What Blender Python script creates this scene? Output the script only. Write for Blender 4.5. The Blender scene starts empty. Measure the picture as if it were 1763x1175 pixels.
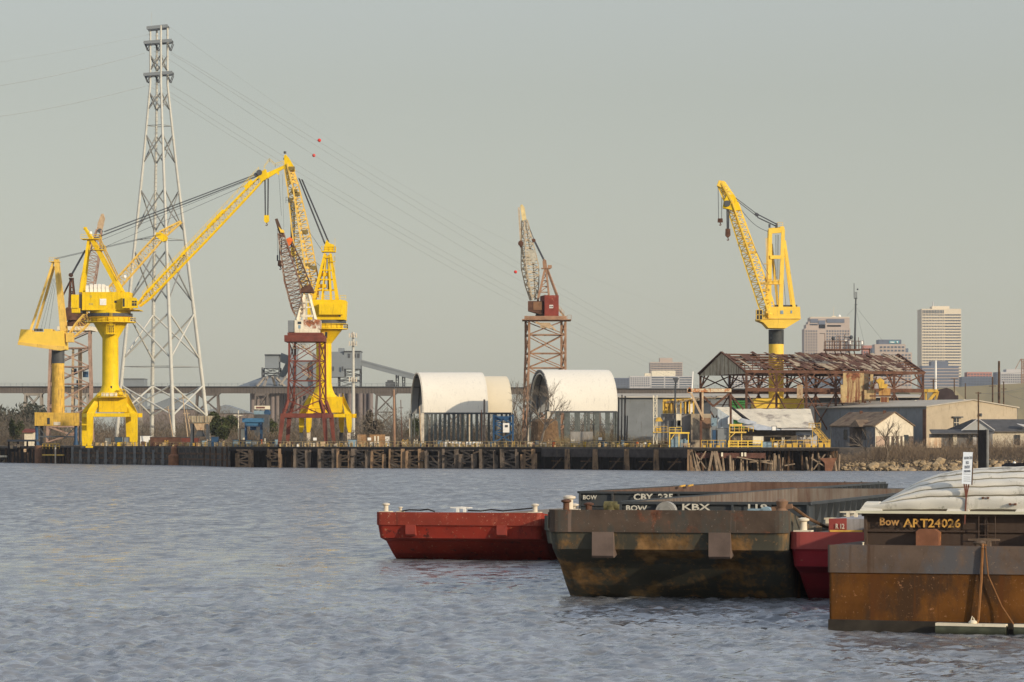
import bpy, bmesh, math, random
import numpy as np
from mathutils import Vector, Matrix
R = math.radians
rnd = random.Random(11)
C = bpy.context.scene.collection
sc = bpy.context.scene
# ---------------------------------------------------------------- camera
F = 6000.0; CX = 881.5; HY = 760.0; H = 6.8      # focal length in photo pixels, principal column, horizon row, eye height
cam_d = bpy.data.cameras.new("camera"); cam = bpy.data.objects.new("camera", cam_d); C.objects.link(cam)
cam.location = (0, 0, H); cam.rotation_euler = (R(90), 0, 0)
cam_d.sensor_width = 36; cam_d.lens = 36*F/1763; cam_d.shift_y = (HY-587.5)/1763
cam_d.clip_start = 1; cam_d.clip_end = 60000
sc.camera = cam
# ---------------------------------------------------------------- light
SUN_AZ, SUN_EL = 132.0, 17.0                      # azimuth clockwise from +Y
w = bpy.data.worlds.new("World"); sc.world = w; w.use_nodes = True
nt = w.node_tree; nt.nodes.clear()
sky = nt.nodes.new("ShaderNodeTexSky"); sky.sky_type = 'NISHITA'; sky.sun_disc = False
sky.sun_elevation = R(SUN_EL); sky.sun_rotation = R(SUN_AZ); sky.air_density = 1.0; sky.dust_density = 1.2; sky.ozone_density = 1.0
tint = nt.nodes.new("ShaderNodeMix"); tint.data_type = 'RGBA'; tint.blend_type = 'MULTIPLY'; tint.inputs[0].default_value = 1
tint.inputs[7].default_value = (.96, .93, 0.87, 1)
bg = nt.nodes.new("ShaderNodeBackground"); bg.inputs[1].default_value = 0.125
out = nt.nodes.new("ShaderNodeOutputWorld")
hs = nt.nodes.new("ShaderNodeHueSaturation"); hs.inputs["Saturation"].default_value = 0.55
geo = nt.nodes.new("ShaderNodeTexCoord"); sep = nt.nodes.new("ShaderNodeSeparateXYZ"); rmp = nt.nodes.new("ShaderNodeValToRGB"); vs_ = nt.nodes.new("ShaderNodeMix"); vs_.data_type = 'RGBA'
el_ = rmp.color_ramp.elements; el_[0].position = 0.0; el_[0].color = (.455,.465,.39,1); el_[1].position = 1.0; el_[1].color = (.60,.72,.98,1)
e_ = el_.new(.10); e_.color = (.425,.44,.385,1); e_ = el_.new(.35); e_.color = (.87,.96,1.11,1)
sc8 = nt.nodes.new("ShaderNodeMix"); sc8.data_type = 'RGBA'; sc8.blend_type = 'MULTIPLY'; sc8.inputs[0].default_value = 1; sc8.inputs[7].default_value = (8,8,8,1); sc8.clamp_result = False
vs_.inputs[0].default_value = .62                  # thin high overcast over the clear sky
nt.links.new(geo.outputs["Generated"], sep.inputs[0]); nt.links.new(sep.outputs[2], rmp.inputs[0]); nt.links.new(rmp.outputs[0], sc8.inputs[6])
nt.links.new(sky.outputs[0], tint.inputs[6]); nt.links.new(tint.outputs[2], hs.inputs["Color"]); nt.links.new(hs.outputs[0], vs_.inputs[6]); nt.links.new(sc8.outputs[2], vs_.inputs[7]); nt.links.new(vs_.outputs[2], bg.inputs[0]); nt.links.new(bg.outputs[0], out.inputs[0])
sl = bpy.data.lights.new("sun", 'SUN'); sl.energy = 3.9; sl.angle = R(0.6); sl.color = (1.0, 0.86, 0.66)
sun = bpy.data.objects.new("sun", sl); C.objects.link(sun)
az, el = R(SUN_AZ), R(SUN_EL)
sdir = Vector((math.sin(az)*math.cos(el), math.cos(az)*math.cos(el), math.sin(el)))
sun.rotation_euler = (-sdir).to_track_quat('-Z', 'Y').to_euler(); sun.location = (100, -100, 200)
sc.view_settings.view_transform = 'Standard'; sc.view_settings.look = 'None'
sc.view_settings.exposure = 0.0; sc.view_settings.gamma = 1
sc.cycles.max_bounces = 5; sc.cycles.volume_bounces = 1; sc.cycles.volume_step_rate = 5
sc.cycles.use_adaptive_sampling = True; sc.cycles.adaptive_threshold = 0.015
sc.cycles.use_denoising = True
# ---------------------------------------------------------------- helpers
def W(px, py, Y): return Vector(((px-CX)*Y/F, Y, H-(py-HY)*Y/F))
class Q:                                          # metric frame of things standing at distance Y
    def __init__(s, Y): s.Y = Y; s.S = Y/F
    def __call__(s, px, py, d=0.0): return Vector(((px-CX)*s.S, s.Y+d, H-(py-HY)*s.S))
LOC = {}
class MB:
    def __init__(s): s.V = []; s.F = []
    def add(s, vs, fs):
        n = len(s.V); s.V += [tuple(v) for v in vs]; s.F += [tuple(i+n for i in f) for f in fs]; return s
    def hexa(s, p):                               # 8 points: bottom 4, top 4
        return s.add(p, [(0,3,2,1),(4,5,6,7),(0,1,5,4),(1,2,6,5),(2,3,7,6),(3,0,4,7)])
    def box(s, a, b):
        x0,y0,z0 = [min(a[i],b[i]) for i in range(3)]; x1,y1,z1 = [max(a[i],b[i]) for i in range(3)]
        return s.hexa([(x0,y0,z0),(x1,y0,z0),(x1,y1,z0),(x0,y1,z0),(x0,y0,z1),(x1,y0,z1),(x1,y1,z1),(x0,y1,z1)])
    def bar(s, p, q, w=0.3, h=None, w1=None, h1=None):
        p = Vector(p); q = Vector(q); d = q-p
        if d.length < 1e-6: return s
        h = w if h is None else h; w1 = w if w1 is None else w1; h1 = h if h1 is None else h1
        d.normalize(); up = Vector((0,0,1)) if abs(d.z) < .95 else Vector((0,1,0))
        a = d.cross(up).normalized(); b = a.cross(d).normalized()
        P = [p+a*(sx*w/2)+b*(sz*h/2) for sx,sz in ((-1,-1),(1,-1),(1,1),(-1,1))]
        P += [q+a*(sx*w1/2)+b*(sz*h1/2) for sx,sz in ((-1,-1),(1,-1),(1,1),(-1,1))]
        return s.hexa(P)
    def tube(s, p, q, r0=.1, r1=None, n=8):
        p = Vector(p); q = Vector(q); d = q-p; r1 = r0 if r1 is None else r1
        if d.length < 1e-6: return s
        d.normalize(); up = Vector((0,0,1)) if abs(d.z) < .95 else Vector((0,1,0))
        a = d.cross(up).normalized(); b = a.cross(d).normalized(); vs = []
        for c, r in ((p,r0),(q,r1)):
            for i in range(n):
                t = 2*math.pi*i/n; vs.append(c+a*(r*math.cos(t))+b*(r*math.sin(t)))
        fs = [(i,(i+1)%n,n+(i+1)%n,n+i) for i in range(n)]+[tuple(range(n))[::-1], tuple(range(n,2*n))]
        return s.add(vs, fs)
    def path(s, pts, r=.1, n=5):
        for a, b in zip(pts[:-1], pts[1:]): s.tube(a, b, r, None, n)
        return s
    def prism(s, poly, vec):
        n = len(poly); vec = Vector(vec); poly = [Vector(p) for p in poly]
        vs = poly+[p+vec for p in poly]
        return s.add(vs, [tuple(range(n))[::-1], tuple(range(n,2*n))]+[(i,(i+1)%n,n+(i+1)%n,n+i) for i in range(n)])
    def lathe(s, c, prof, n=24):                  # prof: (r, z) pairs, absolute z
        vs = []; fs = []
        for r, z in prof:
            for i in range(n):
                t = 2*math.pi*i/n; vs.append((c[0]+r*math.cos(t), c[1]+r*math.sin(t), z))
        for k in range(len(prof)-1):
            for i in range(n): fs.append((k*n+i, k*n+(i+1)%n, (k+1)*n+(i+1)%n, (k+1)*n+i))
        fs += [tuple(range(n))[::-1], tuple(range((len(prof)-1)*n, len(prof)*n))]
        return s.add(vs, fs)
    def ball(s, c, r, n=8, sx=1, sy=1, sz=1):
        vs = []; fs = []; m = n
        for k in range(1, m):
            t = math.pi*k/m
            for i in range(n*2):
                u = math.pi*i/n; vs.append((c[0]+sx*r*math.sin(t)*math.cos(u), c[1]+sy*r*math.sin(t)*math.sin(u), c[2]+sz*r*math.cos(t)))
        vs += [(c[0],c[1],c[2]+sz*r),(c[0],c[1],c[2]-sz*r)]; N = n*2; T = len(vs)-2
        for k in range(m-2):
            for i in range(N): fs.append((k*N+i,(k+1)*N+i,(k+1)*N+(i+1)%N,k*N+(i+1)%N))
        for i in range(N): fs.append((T,i,(i+1)%N)); fs.append((T+1,(m-2)*N+(i+1)%N,(m-2)*N+i))
        return s.add(vs, fs)
    def rail(s, pts, h=1.1, step=2.0, r=.045):
        for a, b in zip(pts[:-1], pts[1:]):
            a = Vector(a); b = Vector(b); L = (b-a).length; n = max(1, int(L/step)); u = Vector((0,0,h))
            s.bar(a+u, b+u, r*2); s.bar(a+u*.5, b+u*.5, r*1.6)
            for i in range(n+1): p = a.lerp(b, i/n); s.bar(p, p+u, r*2)
        return s
    def link(s, name, m, parent=None, smooth=False, loc=None):
        me = bpy.data.meshes.new(name)
        V = np.array(s.V, dtype=float) if s.V else np.zeros((0,3))
        if parent is not None: L = LOC[parent.name]
        elif loc is not None: L = np.array(loc, dtype=float)
        else: L = np.array([(V[:,0].min()+V[:,0].max())/2, (V[:,1].min()+V[:,1].max())/2, V[:,2].min()])
        me.from_pydata((V-L).tolist(), [], s.F)
        bm = bmesh.new(); bm.from_mesh(me); bmesh.ops.recalc_face_normals(bm, faces=bm.faces); bm.to_mesh(me); bm.free()
        me.materials.append(m)
        if smooth:
            me.shade_smooth()
            try: me.set_sharp_from_angle(angle=R(35))
            except Exception: pass
        o = bpy.data.objects.new(name, me); C.objects.link(o)
        if parent is not None: o.parent = parent
        else: o.location = L
        LOC[o.name] = L
        return o
def tag(o, label=None, cat=None, group=None, kind=None):
    if label: o["label"] = label
    if cat: o["category"] = cat
    if group: o["group"] = group
    if kind: o["kind"] = kind
    return o
def thing(name, label, cat, loc, group=None):
    o = bpy.data.objects.new(name, None); C.objects.link(o); o.location = loc; o.empty_display_size = .5
    LOC[o.name] = np.array(loc, dtype=float); return tag(o, label, cat, group)
def rawmesh(name, V, Fs, m, parent=None, loc=None):
    me = bpy.data.meshes.new(name); L = LOC[parent.name] if parent is not None else np.array(loc if loc is not None else (0,0,0), float)
    V = np.asarray(V, float)-L; Fs = np.asarray(Fs, np.int32); k = Fs.shape[1]
    me.vertices.add(len(V)); me.vertices.foreach_set("co", V.ravel())
    me.loops.add(Fs.size); me.loops.foreach_set("vertex_index", Fs.ravel())
    me.polygons.add(len(Fs)); me.polygons.foreach_set("loop_start", np.arange(0, Fs.size, k, dtype=np.int32))
    me.update(); me.validate(); me.materials.append(m)
    o = bpy.data.objects.new(name, me); C.objects.link(o)
    if parent is not None: o.parent = parent
    else: o.location = L
    LOC[o.name] = L; return o
def text_mesh(name, s, size, m, parent, M, extrude=.01, bold=0.0, sx=1.0):
    cu = bpy.data.curves.new(name, 'FONT'); cu.body = s; cu.size = size; cu.extrude = extrude; cu.offset = bold; cu.resolution_u = 2
    t = bpy.data.objects.new(name+"_tmp", cu); C.objects.link(t)
    bpy.context.view_layer.update(); dg = bpy.context.evaluated_depsgraph_get()
    me = bpy.data.meshes.new_from_object(t.evaluated_get(dg)); bpy.data.objects.remove(t); bpy.data.curves.remove(cu)
    me.transform(M @ Matrix.Diagonal((sx,1,1,1))); me.materials.clear(); me.materials.append(m)
    o = bpy.data.objects.new(name, me); C.objects.link(o)
    if parent is not None: o.parent = parent; LOC[o.name] = LOC[parent.name]
    return o
# ---------------------------------------------------------------- materials
def mat(name, col, rough=.7, var=.25, scale=1.5, rust=0.0, fleck=None, drip=None, rustcol=(.16,.06,.025), rscale=1.2, streak=0.0, scol=(.08,.05,.03), metal=0, bump=0.0, corr=0.0, corr_dir=(1,0,0), spec=.25, stretch=(1,1,1), detail=4, dirt=None):
    m = bpy.data.materials.new(name); m.use_nodes = True; t = m.node_tree; b = t.nodes["Principled BSDF"]
    b.inputs["Roughness"].default_value = rough; b.inputs["Metallic"].default_value = metal
    b.inputs["Specular IOR Level"].default_value = spec
    tc = t.nodes.new("ShaderNodeTexCoord"); L = t.links.new
    def noise(sc_, st=(1,1,1), det=detail, ro=.6):
        mp = t.nodes.new("ShaderNodeMapping"); mp.inputs["Scale"].default_value = st; L(tc.outputs["Object"], mp.inputs[0])
        n = t.nodes.new("ShaderNodeTexNoise"); n.inputs["Scale"].default_value = sc_; n.inputs["Detail"].default_value = det; n.inputs["Roughness"].default_value = ro
        L(mp.outputs[0], n.inputs["Vector"]); return n.outputs[0]
    def ramp(src, lo, hi):
        r = t.nodes.new("ShaderNodeMapRange"); r.inputs[1].default_value = lo; r.inputs[2].default_value = hi; L(src, r.inputs[0]); return r.outputs[0]
    def mix(f, a, c):
        x = t.nodes.new("ShaderNodeMix"); x.data_type = 'RGBA'; L(f, x.inputs[0])
        for i, v in ((6,a),(7,c)):
            if isinstance(v, tuple): x.inputs[i].default_value = (*v,1)
            else: L(v, x.inputs[i])
        return x.outputs[2]
    lo = tuple(c*(1-var) for c in col); hi = tuple(min(1,c*(1+var*.6)) for c in col)
    cur = mix(ramp(noise(scale, stretch), .3, .7), lo, hi)
    if dirt: cur = mix(ramp(noise(dirt[1], (1,1,.5), 6, .7), dirt[2], dirt[2]+.12), cur, dirt[0])
    if streak > 0:
        s_ = ramp(noise(2.2, (1,1,.12), 5, .65), .62-streak*.25, .75); cur = mix(s_, cur, scol)
    if fleck:
        for c_, s_, th in fleck: cur = mix(ramp(noise(s_, (1,1,1), 8, .75), th, th+.04), cur, c_)
    if drip: cur = mix(ramp(noise(drip[1], (1,1,.05), 6, .7), drip[2], drip[2]+.10), cur, drip[0])
    if rust > 0:
        th = .72-rust*.42; r_ = ramp(noise(rscale, (1,1,.7), 7, .72), th, th+.08)
        rc = mix(ramp(noise(rscale*4), .35, .65), tuple(c*.55 for c in rustcol), tuple(min(1,c*1.7) for c in rustcol)); cur = mix(r_, cur, rc)
    L(cur, b.inputs["Base Color"])
    if bump > 0 or corr > 0:
        bp = t.nodes.new("ShaderNodeBump"); bp.inputs["Distance"].default_value = .05; bp.inputs["Strength"].default_value = max(bump,.6 if corr else 0)
        if corr > 0:
            mp = t.nodes.new("ShaderNodeMapping"); L(tc.outputs["Object"], mp.inputs[0])
            wv = t.nodes.new("ShaderNodeTexWave"); wv.bands_direction = {(1,0,0):'X',(0,1,0):'Y',(0,0,1):'Z',(1,1,0):'DIAGONAL'}[corr_dir]
            wv.inputs["Scale"].default_value = corr; wv.inputs["Distortion"].default_value = 0; L(mp.outputs[0], wv.inputs[0]); L(wv.outputs[1], bp.inputs["Height"])
            bp.inputs["Distance"].default_value = .15
        else: L(noise(scale*3), bp.inputs["Height"])
        L(bp.outputs[0], b.inputs["Normal"])
    return m
YEL = mat("yellow_paint", (.80,.525,.004), .6, .14, .4, streak=.2, scol=(.42,.24,.02), drip=((.50,.29,.02),.7,.60), fleck=(((.30,.17,.03),2.5,.66),))
YEL2 = mat("faded_yellow_paint", (.72,.47,.10), .6, .14, .5, streak=.12, scol=(.28,.15,.03))
YELD = mat("weathered_yellow_paint", (.62,.38,.06), .7, .25, .6, streak=.45, scol=(.14,.09,.04), rust=.15)
YELO = mat("soft_yellow_paint", (.82,.54,.07), .55, .08, .4, streak=.05, scol=(.3,.18,.05))
TAN = mat("bleached_tan_steel", (.50,.36,.22), .8, .3, 1, rust=.35, rustcol=(.25,.12,.06))
GALV = mat("galvanised_steel", (.50,.48,.41), .45, .14, .25, metal=.0, spec=.6)
DGREY = mat("dark_grey_steel", (.075,.08,.085), .6, .3, .5)
ROPE = mat("wire_rope", (.06,.065,.075), .6, .2, 1)
WIRE = mat("power_conductor", (.34,.35,.33), .6, .1, 1)
CONC = mat("concrete", (.33,.30,.26), .9, .3, .3, streak=.2)
RUSTF = mat("rusty_steel", (.115,.055,.034), .9, .5, .6, rust=.3, rustcol=(.17,.085,.045))
RUSTRED = mat("red_oxide_steel", (.165,.045,.03), .75, .35, .5, rust=.2, rustcol=(.12,.05,.03))
RUSTOR = mat("orange_rust_steel", (.33,.195,.12), .85, .35, .4, rust=.35, rustcol=(.22,.08,.04))
PINKR = mat("pinkish_faded_steel", (.36,.24,.18), .85, .35, .5, rust=.35, rustcol=(.22,.09,.06))
WHITE = mat("white_paint", (.80,.77,.70), .6, .08, .6, streak=.05)
OLDWH = mat("old_white_paint", (.62,.54,.42), .75, .25, .8, rust=.3, rustcol=(.25,.10,.05))
CREAM = mat("cream_paint", (.72,.64,.48), .8, .15, .5, streak=.25, scol=(.25,.18,.12))
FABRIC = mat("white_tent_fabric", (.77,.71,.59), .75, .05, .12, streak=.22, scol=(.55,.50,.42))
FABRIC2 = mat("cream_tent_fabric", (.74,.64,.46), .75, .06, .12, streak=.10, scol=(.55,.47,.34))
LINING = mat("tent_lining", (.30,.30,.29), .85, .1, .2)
GLASS = mat("dark_glass", (.03,.035,.04), .15, .2, .3, spec=.6)
TIMB = mat("old_timber", (.115,.065,.035), .95, .5, 1.2, dirt=((.03,.025,.02),.5,.50))
TIMBD = mat("dark_and_shade_timber", (.022,.018,.016), .95, .4, 1)  # near-black, also puts the shade under the wharves into the colour
TIMBL = mat("bleached_timber", (.26,.19,.125), .95, .35, 1.2, dirt=((.06,.045,.035),.7,.55))
OCH = mat("ochre_rail_paint", (.50,.36,.17), .8, .35, 2, rust=.35, rustcol=(.18,.10,.05))
DECK = mat("wharf_deck", (.10,.085,.07), .95, .4, .5)
BLUE = mat("blue_paint", (.025,.07,.14), .6, .3, .6)
LBLUE = mat("pale_blue_steel", (.22,.31,.36), .7, .3, 1.5)
GREYW = mat("grey_and_shaded_corrugated_steel", (.22,.235,.24), .7, .18, .25, corr=1.2, streak=.1)  # grey steel; also colours in the shaded warehouse side and cab side
TANW = mat("sunlit_tan_corrugated_steel", (.44,.36,.25), .75, .12, .3, corr=1.2, streak=.08)  # tan puts the sunlight on the warehouse gable into its colour
ROOFG = mat("pale_roof_sheet", (.42,.37,.29), .8, .15, .3)
ORANGE = mat("orange_paint", (.75,.16,.03), .6, .2, 1)
GREENP = mat("green_paint", (.05,.20,.05), .7, .2, 1)
SIDING = mat("elevator_siding", (.20,.22,.23), .8, .12, .05)
BRIDGEM = mat("bridge_girder", (.13,.11,.095), .9, .25, .08)
BRIDGEL = mat("bridge_tower_steel", (.28,.245,.20), .9, .2, .1)
SILO = mat("silo_concrete", (.20,.165,.15), .9, .2, .05)
RED = mat("signal_red", (.65,.04,.025), .6, .1, 1)
# ---------------------------------------------------------------- setting: river, land, sky air
def quayY(px):
    xs = [-400,0,345,395,480,930,1190,1480,1763,2200]; wl = [794,797,802,804.5,805.5,808,811,811,811,812]
    return H*F/(np.interp(px, xs, wl)-HY)
def make_water():
    m = bpy.data.materials.new("river_water"); m.use_nodes = True; t = m.node_tree; b = t.nodes["Principled BSDF"]; L = t.links.new
    b.inputs["Roughness"].default_value = .3; b.inputs["IOR"].default_value = 1.5
    tc = t.nodes.new("ShaderNodeTexCoord")
    def noise(s_, st, det, ro=.55, dist=0.0):
        mp = t.nodes.new("ShaderNodeMapping"); mp.inputs["Scale"].default_value = st; L(tc.outputs["Object"], mp.inputs[0])
        n = t.nodes.new("ShaderNodeTexNoise"); n.inputs["Scale"].default_value = s_; n.inputs["Detail"].default_value = det; n.inputs["Roughness"].default_value = ro
        n.inputs["Distortion"].default_value = dist; L(mp.outputs[0], n.inputs["Vector"]); return n.outputs[0]
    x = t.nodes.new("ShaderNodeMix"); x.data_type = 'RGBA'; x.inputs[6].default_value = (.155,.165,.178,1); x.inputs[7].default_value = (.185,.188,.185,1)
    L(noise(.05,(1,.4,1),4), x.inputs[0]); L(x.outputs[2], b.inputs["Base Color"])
    # slopes of the short chop, added to the mesh normal as vectors so that far water keeps its roughness
    def vnoise(s_, st, det):
        mp = t.nodes.new("ShaderNodeMapping"); mp.inputs["Scale"].default_value = st; L(tc.outputs["Object"], mp.inputs[0])
        n = t.nodes.new("ShaderNodeTexNoise"); n.inputs["Scale"].default_value = s_; n.inputs["Detail"].default_value = det; n.inputs["Roughness"].default_value = .6; L(mp.outputs[0], n.inputs["Vector"])
        v = t.nodes.new("ShaderNodeVectorMath"); v.operation = 'SUBTRACT'; v.inputs[1].default_value = (.5,.5,.5); L(n.outputs["Color"], v.inputs[0]); return v.outputs[0]
    def vmul(a, k):
        v = t.nodes.new("ShaderNodeVectorMath"); v.operation = 'MULTIPLY'; L(a, v.inputs[0])
        if isinstance(k, tuple): v.inputs[1].default_value = k
        else: L(k, v.inputs[1])
        return v.outputs[0]
    def vadd(a, c): v = t.nodes.new("ShaderNodeVectorMath"); v.operation = 'ADD'; L(a, v.inputs[0]); L(c, v.inputs[1]); return v.outputs[0]
    patch = t.nodes.new("ShaderNodeMapRange"); patch.inputs[1].default_value = .38; patch.inputs[2].default_value = .62; patch.inputs[3].default_value = .55; patch.inputs[4].default_value = 1.25
    L(noise(.028,(.4,1,1),5,.65), patch.inputs[0])
    patch2 = t.nodes.new("ShaderNodeMapRange"); patch2.inputs[1].default_value = .35; patch2.inputs[2].default_value = .65; patch2.inputs[3].default_value = .5; patch2.inputs[4].default_value = 1.4
    L(noise(.16,(.35,1,1),5,.65), patch2.inputs[0])
    tot = vadd(vadd(vmul(vnoise(5.5,(.55,1,1),3), (.45,.7,0)), vmul(vnoise(1.7,(.5,1,1),4), (.9,2.1,0))), vmul(vnoise(.45,(.45,1,1),4), (.4,1.1,0)))
    tot = vmul(vmul(tot, patch.outputs[0]), patch2.outputs[0])
    ge = t.nodes.new("ShaderNodeNewGeometry"); nm = t.nodes.new("ShaderNodeVectorMath"); nm.operation = 'NORMALIZE'; L(vadd(ge.outputs["Normal"], tot), nm.inputs[0]); L(nm.outputs[0], b.inputs["Normal"])
    sy = t.nodes.new("ShaderNodeSeparateXYZ"); L(tc.outputs["Object"], sy.inputs[0])   # mid-river wind: rougher than the sheltered near bank
    rr = t.nodes.new("ShaderNodeMapRange"); rr.inputs[1].default_value = 130; rr.inputs[2].default_value = 420; rr.inputs[3].default_value = .15; rr.inputs[4].default_value = .38; L(sy.outputs[1], rr.inputs[0])
    gu = t.nodes.new("ShaderNodeMapRange"); gu.inputs[1].default_value = .40; gu.inputs[2].default_value = .60; gu.inputs[3].default_value = .72; gu.inputs[4].default_value = 1.6; L(noise(.5,(.5,.10,1),5,.7), gu.inputs[0])
    g3 = t.nodes.new("ShaderNodeMapRange"); g3.inputs[1].default_value = .42; g3.inputs[2].default_value = .60; g3.inputs[3].default_value = .55; g3.inputs[4].default_value = 1.7; L(noise(1.5,(.55,.22,1),4,.65), g3.inputs[0])
    gm = t.nodes.new("ShaderNodeMath"); gm.operation = 'MULTIPLY'; L(rr.outputs[0], gm.inputs[0]); L(gu.outputs[0], gm.inputs[1]); gm3 = t.nodes.new("ShaderNodeMath"); gm3.operation = 'MULTIPLY'; gm3.use_clamp = True; L(gm.outputs[0], gm3.inputs[0]); L(g3.outputs[0], gm3.inputs[1]); L(gm3.outputs[0], b.inputs["Roughness"])
    gu2 = t.nodes.new("ShaderNodeMapRange"); gu2.inputs[1].default_value = .42; gu2.inputs[2].default_value = .58; gu2.inputs[3].default_value = .3; gu2.inputs[4].default_value = 1.7; L(noise(.35,(.6,.13,1),5,.7), gu2.inputs[0])
    nm2 = t.nodes.new("ShaderNodeVectorMath"); nm2.operation = 'NORMALIZE'; L(vadd(ge.outputs["Normal"], vmul(vmul(tot, gu2.outputs[0]), g3.outputs[0])), nm2.inputs[0]); L(nm2.outputs[0], b.inputs["Normal"])
    # adaptive grid: rows get coarser with distance, real chop displaced into the mesh
    ys = [60.0]
    while ys[-1] < 1500: ys.append(ys[-1]+max(.16, ys[-1]**2/(F*H)*.55))
    ys = np.array(ys); u = np.concatenate([-.19-np.geomspace(.004,1.4,26)[::-1], np.linspace(-.19, .19, 620), .19+np.geomspace(.004,1.4,26)])
    Y, U = np.meshgrid(ys, u, indexing='ij'); X = U*Y
    rs = np.random.RandomState(4); Z = np.zeros_like(X)
    foot = np.maximum(.16, Y**2/(F*H)*.55)
    g = .55+.45*np.sin(X*.021+1.3+1.7*np.sin(Y*.013))*np.sin(Y*.017+X*.008)+.25*np.sin(X*.05-Y*.037)
    for i in range(95):
        lam = .45*10**rs.uniform(-.1,1.3); a = rs.normal(R(62), R(38)); k = 2*math.pi/lam
        kx, ky = k*math.cos(a), k*math.sin(a); amp = .0080*lam**.9*(1.9 if lam < 1.3 else .2)
        fade = np.clip(lam/(foot*2.5)-.3, 0, 1)
        ph = kx*X+ky*Y+rs.uniform(0,6.28)+1.2*np.sin(X*.11*rs.uniform(.5,1.5)+Y*.07+rs.uniform(0,6))
        Z += amp*fade*(1-2*np.abs(np.sin(ph/2))**1.3)
    Z *= np.clip(g, .3, 1.3)*np.clip((.26-np.abs(U))/.06, 0, 1)
    n, m_ = X.shape; idx = np.arange(n*m_).reshape(n, m_)
    Fs = np.stack([idx[:-1,:-1], idx[:-1,1:], idx[1:,1:], idx[1:,:-1]], -1).reshape(-1,4)
    V = np.stack([X,Y,Z], -1).reshape(-1,3)
    # broad apron so the river goes on beyond the finely waved part
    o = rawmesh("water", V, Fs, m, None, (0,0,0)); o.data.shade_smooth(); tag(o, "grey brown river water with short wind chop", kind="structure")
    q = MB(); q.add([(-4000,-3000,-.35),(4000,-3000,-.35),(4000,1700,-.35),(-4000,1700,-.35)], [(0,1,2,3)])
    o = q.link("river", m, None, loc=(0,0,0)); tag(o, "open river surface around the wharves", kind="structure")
make_water()
GRASSY = mat("rough_ground", (.15,.12,.08), .95, .4, .2, dirt=((.06,.06,.03),.1,.5))
def make_land():
    xs = list(range(-400, 2301, 60)); V = []; Fs = []
    for px in xs:
        y = quayY(px)+14; X = (px-CX)*y/F
        V += [(X, y, -2), (X, y+2, 5.0), (X*1.02, y+40, 5.3), (X*1.02, y+40, 5.3)]
    n = len(xs); q = MB(); vs = []
    for i, px in enumerate(xs): vs += [V[i*4], V[i*4+1]]
    fs = [(2*i, 2*i+2, 2*i+3, 2*i+1) for i in range(n-1)]
    far = []
    for i in range(n): x = (i/(n-1)*2-1); far.append((x*9000, 11000, 5.2))
    base = len(vs); vs += far
    fs += [(2*i+1, 2*i+3, base+i+1, base+i) for i in range(n-1)]
    q.add(vs, fs); q.add([(-9000,900,5.0),(-9000,11000,5.1),(V[1][0]-1,V[1][1]+20,5.0)], [(0,1,2)]); q.add([(9000,900,5.0),(9000,11000,5.1),(V[-3][0]+1,V[-3][1]+20,5.0)], [(0,1,2)])
    tag(q.link("ground", GRASSY, None, loc=(0,900,5)), "flat yard ground behind the wharf", kind="structure")
make_land()
LEV = mat("dry_levee_grass", (.30,.24,.13), .95, .2, .02, dirt=((.16,.15,.08),.012,.52), stretch=(1,.3,1))
def levee():
    Y = 1500; q = MB(); top = [(1560,672),(1600,669),(1640,667),(1700,663.5),(1763,660),(1900,655),(2100,652)]
    a = [W(x,y,Y) for x,y in top]; f = [Vector((p.x, Y-150, 5.0)) for p in a]; b = [Vector((p.x, Y+40, p.z)) for p in a]; e = [Vector((p.x, Y+160, 5.0)) for p in a]
    m = [(p+r)/2+Vector((0,-18,1.5+2*math.sin(i*2.1))) for i,(p,r) in enumerate(zip(a,f))]
    n = len(a); vs = f+m+a+b+e
    q.add(vs, [(k*n+i, k*n+i+1, (k+1)*n+i+1, (k+1)*n+i) for k in range(4) for i in range(n-1)]+[(0,n,2*n,3*n,4*n)])
    tag(q.link("hill", LEV, None, smooth=False), "long tan grass embankment rising to the right", kind="structure")
levee()
# ---------------------------------------------------------------- vegetation
def leafmat(name, col, var=.4): return mat(name, col, .95, var, .5, spec=.1)
BRUSH = leafmat("dry_brush", (.145,.12,.09)); BRUSH2 = leafmat("reddish_dry_brush", (.17,.13,.09)); BRUSH3 = leafmat("bank_brush", (.24,.175,.115)); EVERG = leafmat("olive_leaves", (.055,.065,.025)); DKG = leafmat("dark_leaves", (.045,.05,.035))
BARK = mat("pale_bark", (.20,.16,.12), .95, .3, 2); GOLD = leafmat("golden_dry_grass", (.34,.24,.11))
def tris(centres, size, rs, up=0.0, aspect=1.0):
    n = len(centres); a = rs.normal(size=(n,3)); a[:,2] += up*np.sign(a[:,2]+1e-6); a /= np.linalg.norm(a,axis=1)[:,None]
    b = rs.normal(size=(n,3)); b -= (b*a).sum(1)[:,None]*a; b /= np.linalg.norm(b,axis=1)[:,None]
    s_ = size*rs.uniform(.5,1.4,(n,1)); V = np.stack([centres-a*s_, centres+a*s_, centres+b*s_*aspect], 1).reshape(-1,3)
    return V, np.arange(3*n).reshape(-1,3)
def crown_points(rs, c, rx, ry, rz, n, lumps=9, fill=.55):
    pts = []; L = []
    for i in range(lumps):
        d = rs.normal(size=3); d /= np.linalg.norm(d); k = rs.uniform(.25,.75)
        L.append((np.array(c)+d*np.array([rx,ry,rz])*k, rs.uniform(.28,fill)))
    for cc, k in L:
        d = rs.normal(size=(n//lumps,3)); d /= np.linalg.norm(d,axis=1)[:,None]; rr = rs.uniform(.4,1,(len(d),1))**.6
        pts.append(cc+d*rr*k*np.array([rx,ry,rz]))
    return np.concatenate(pts)
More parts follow.
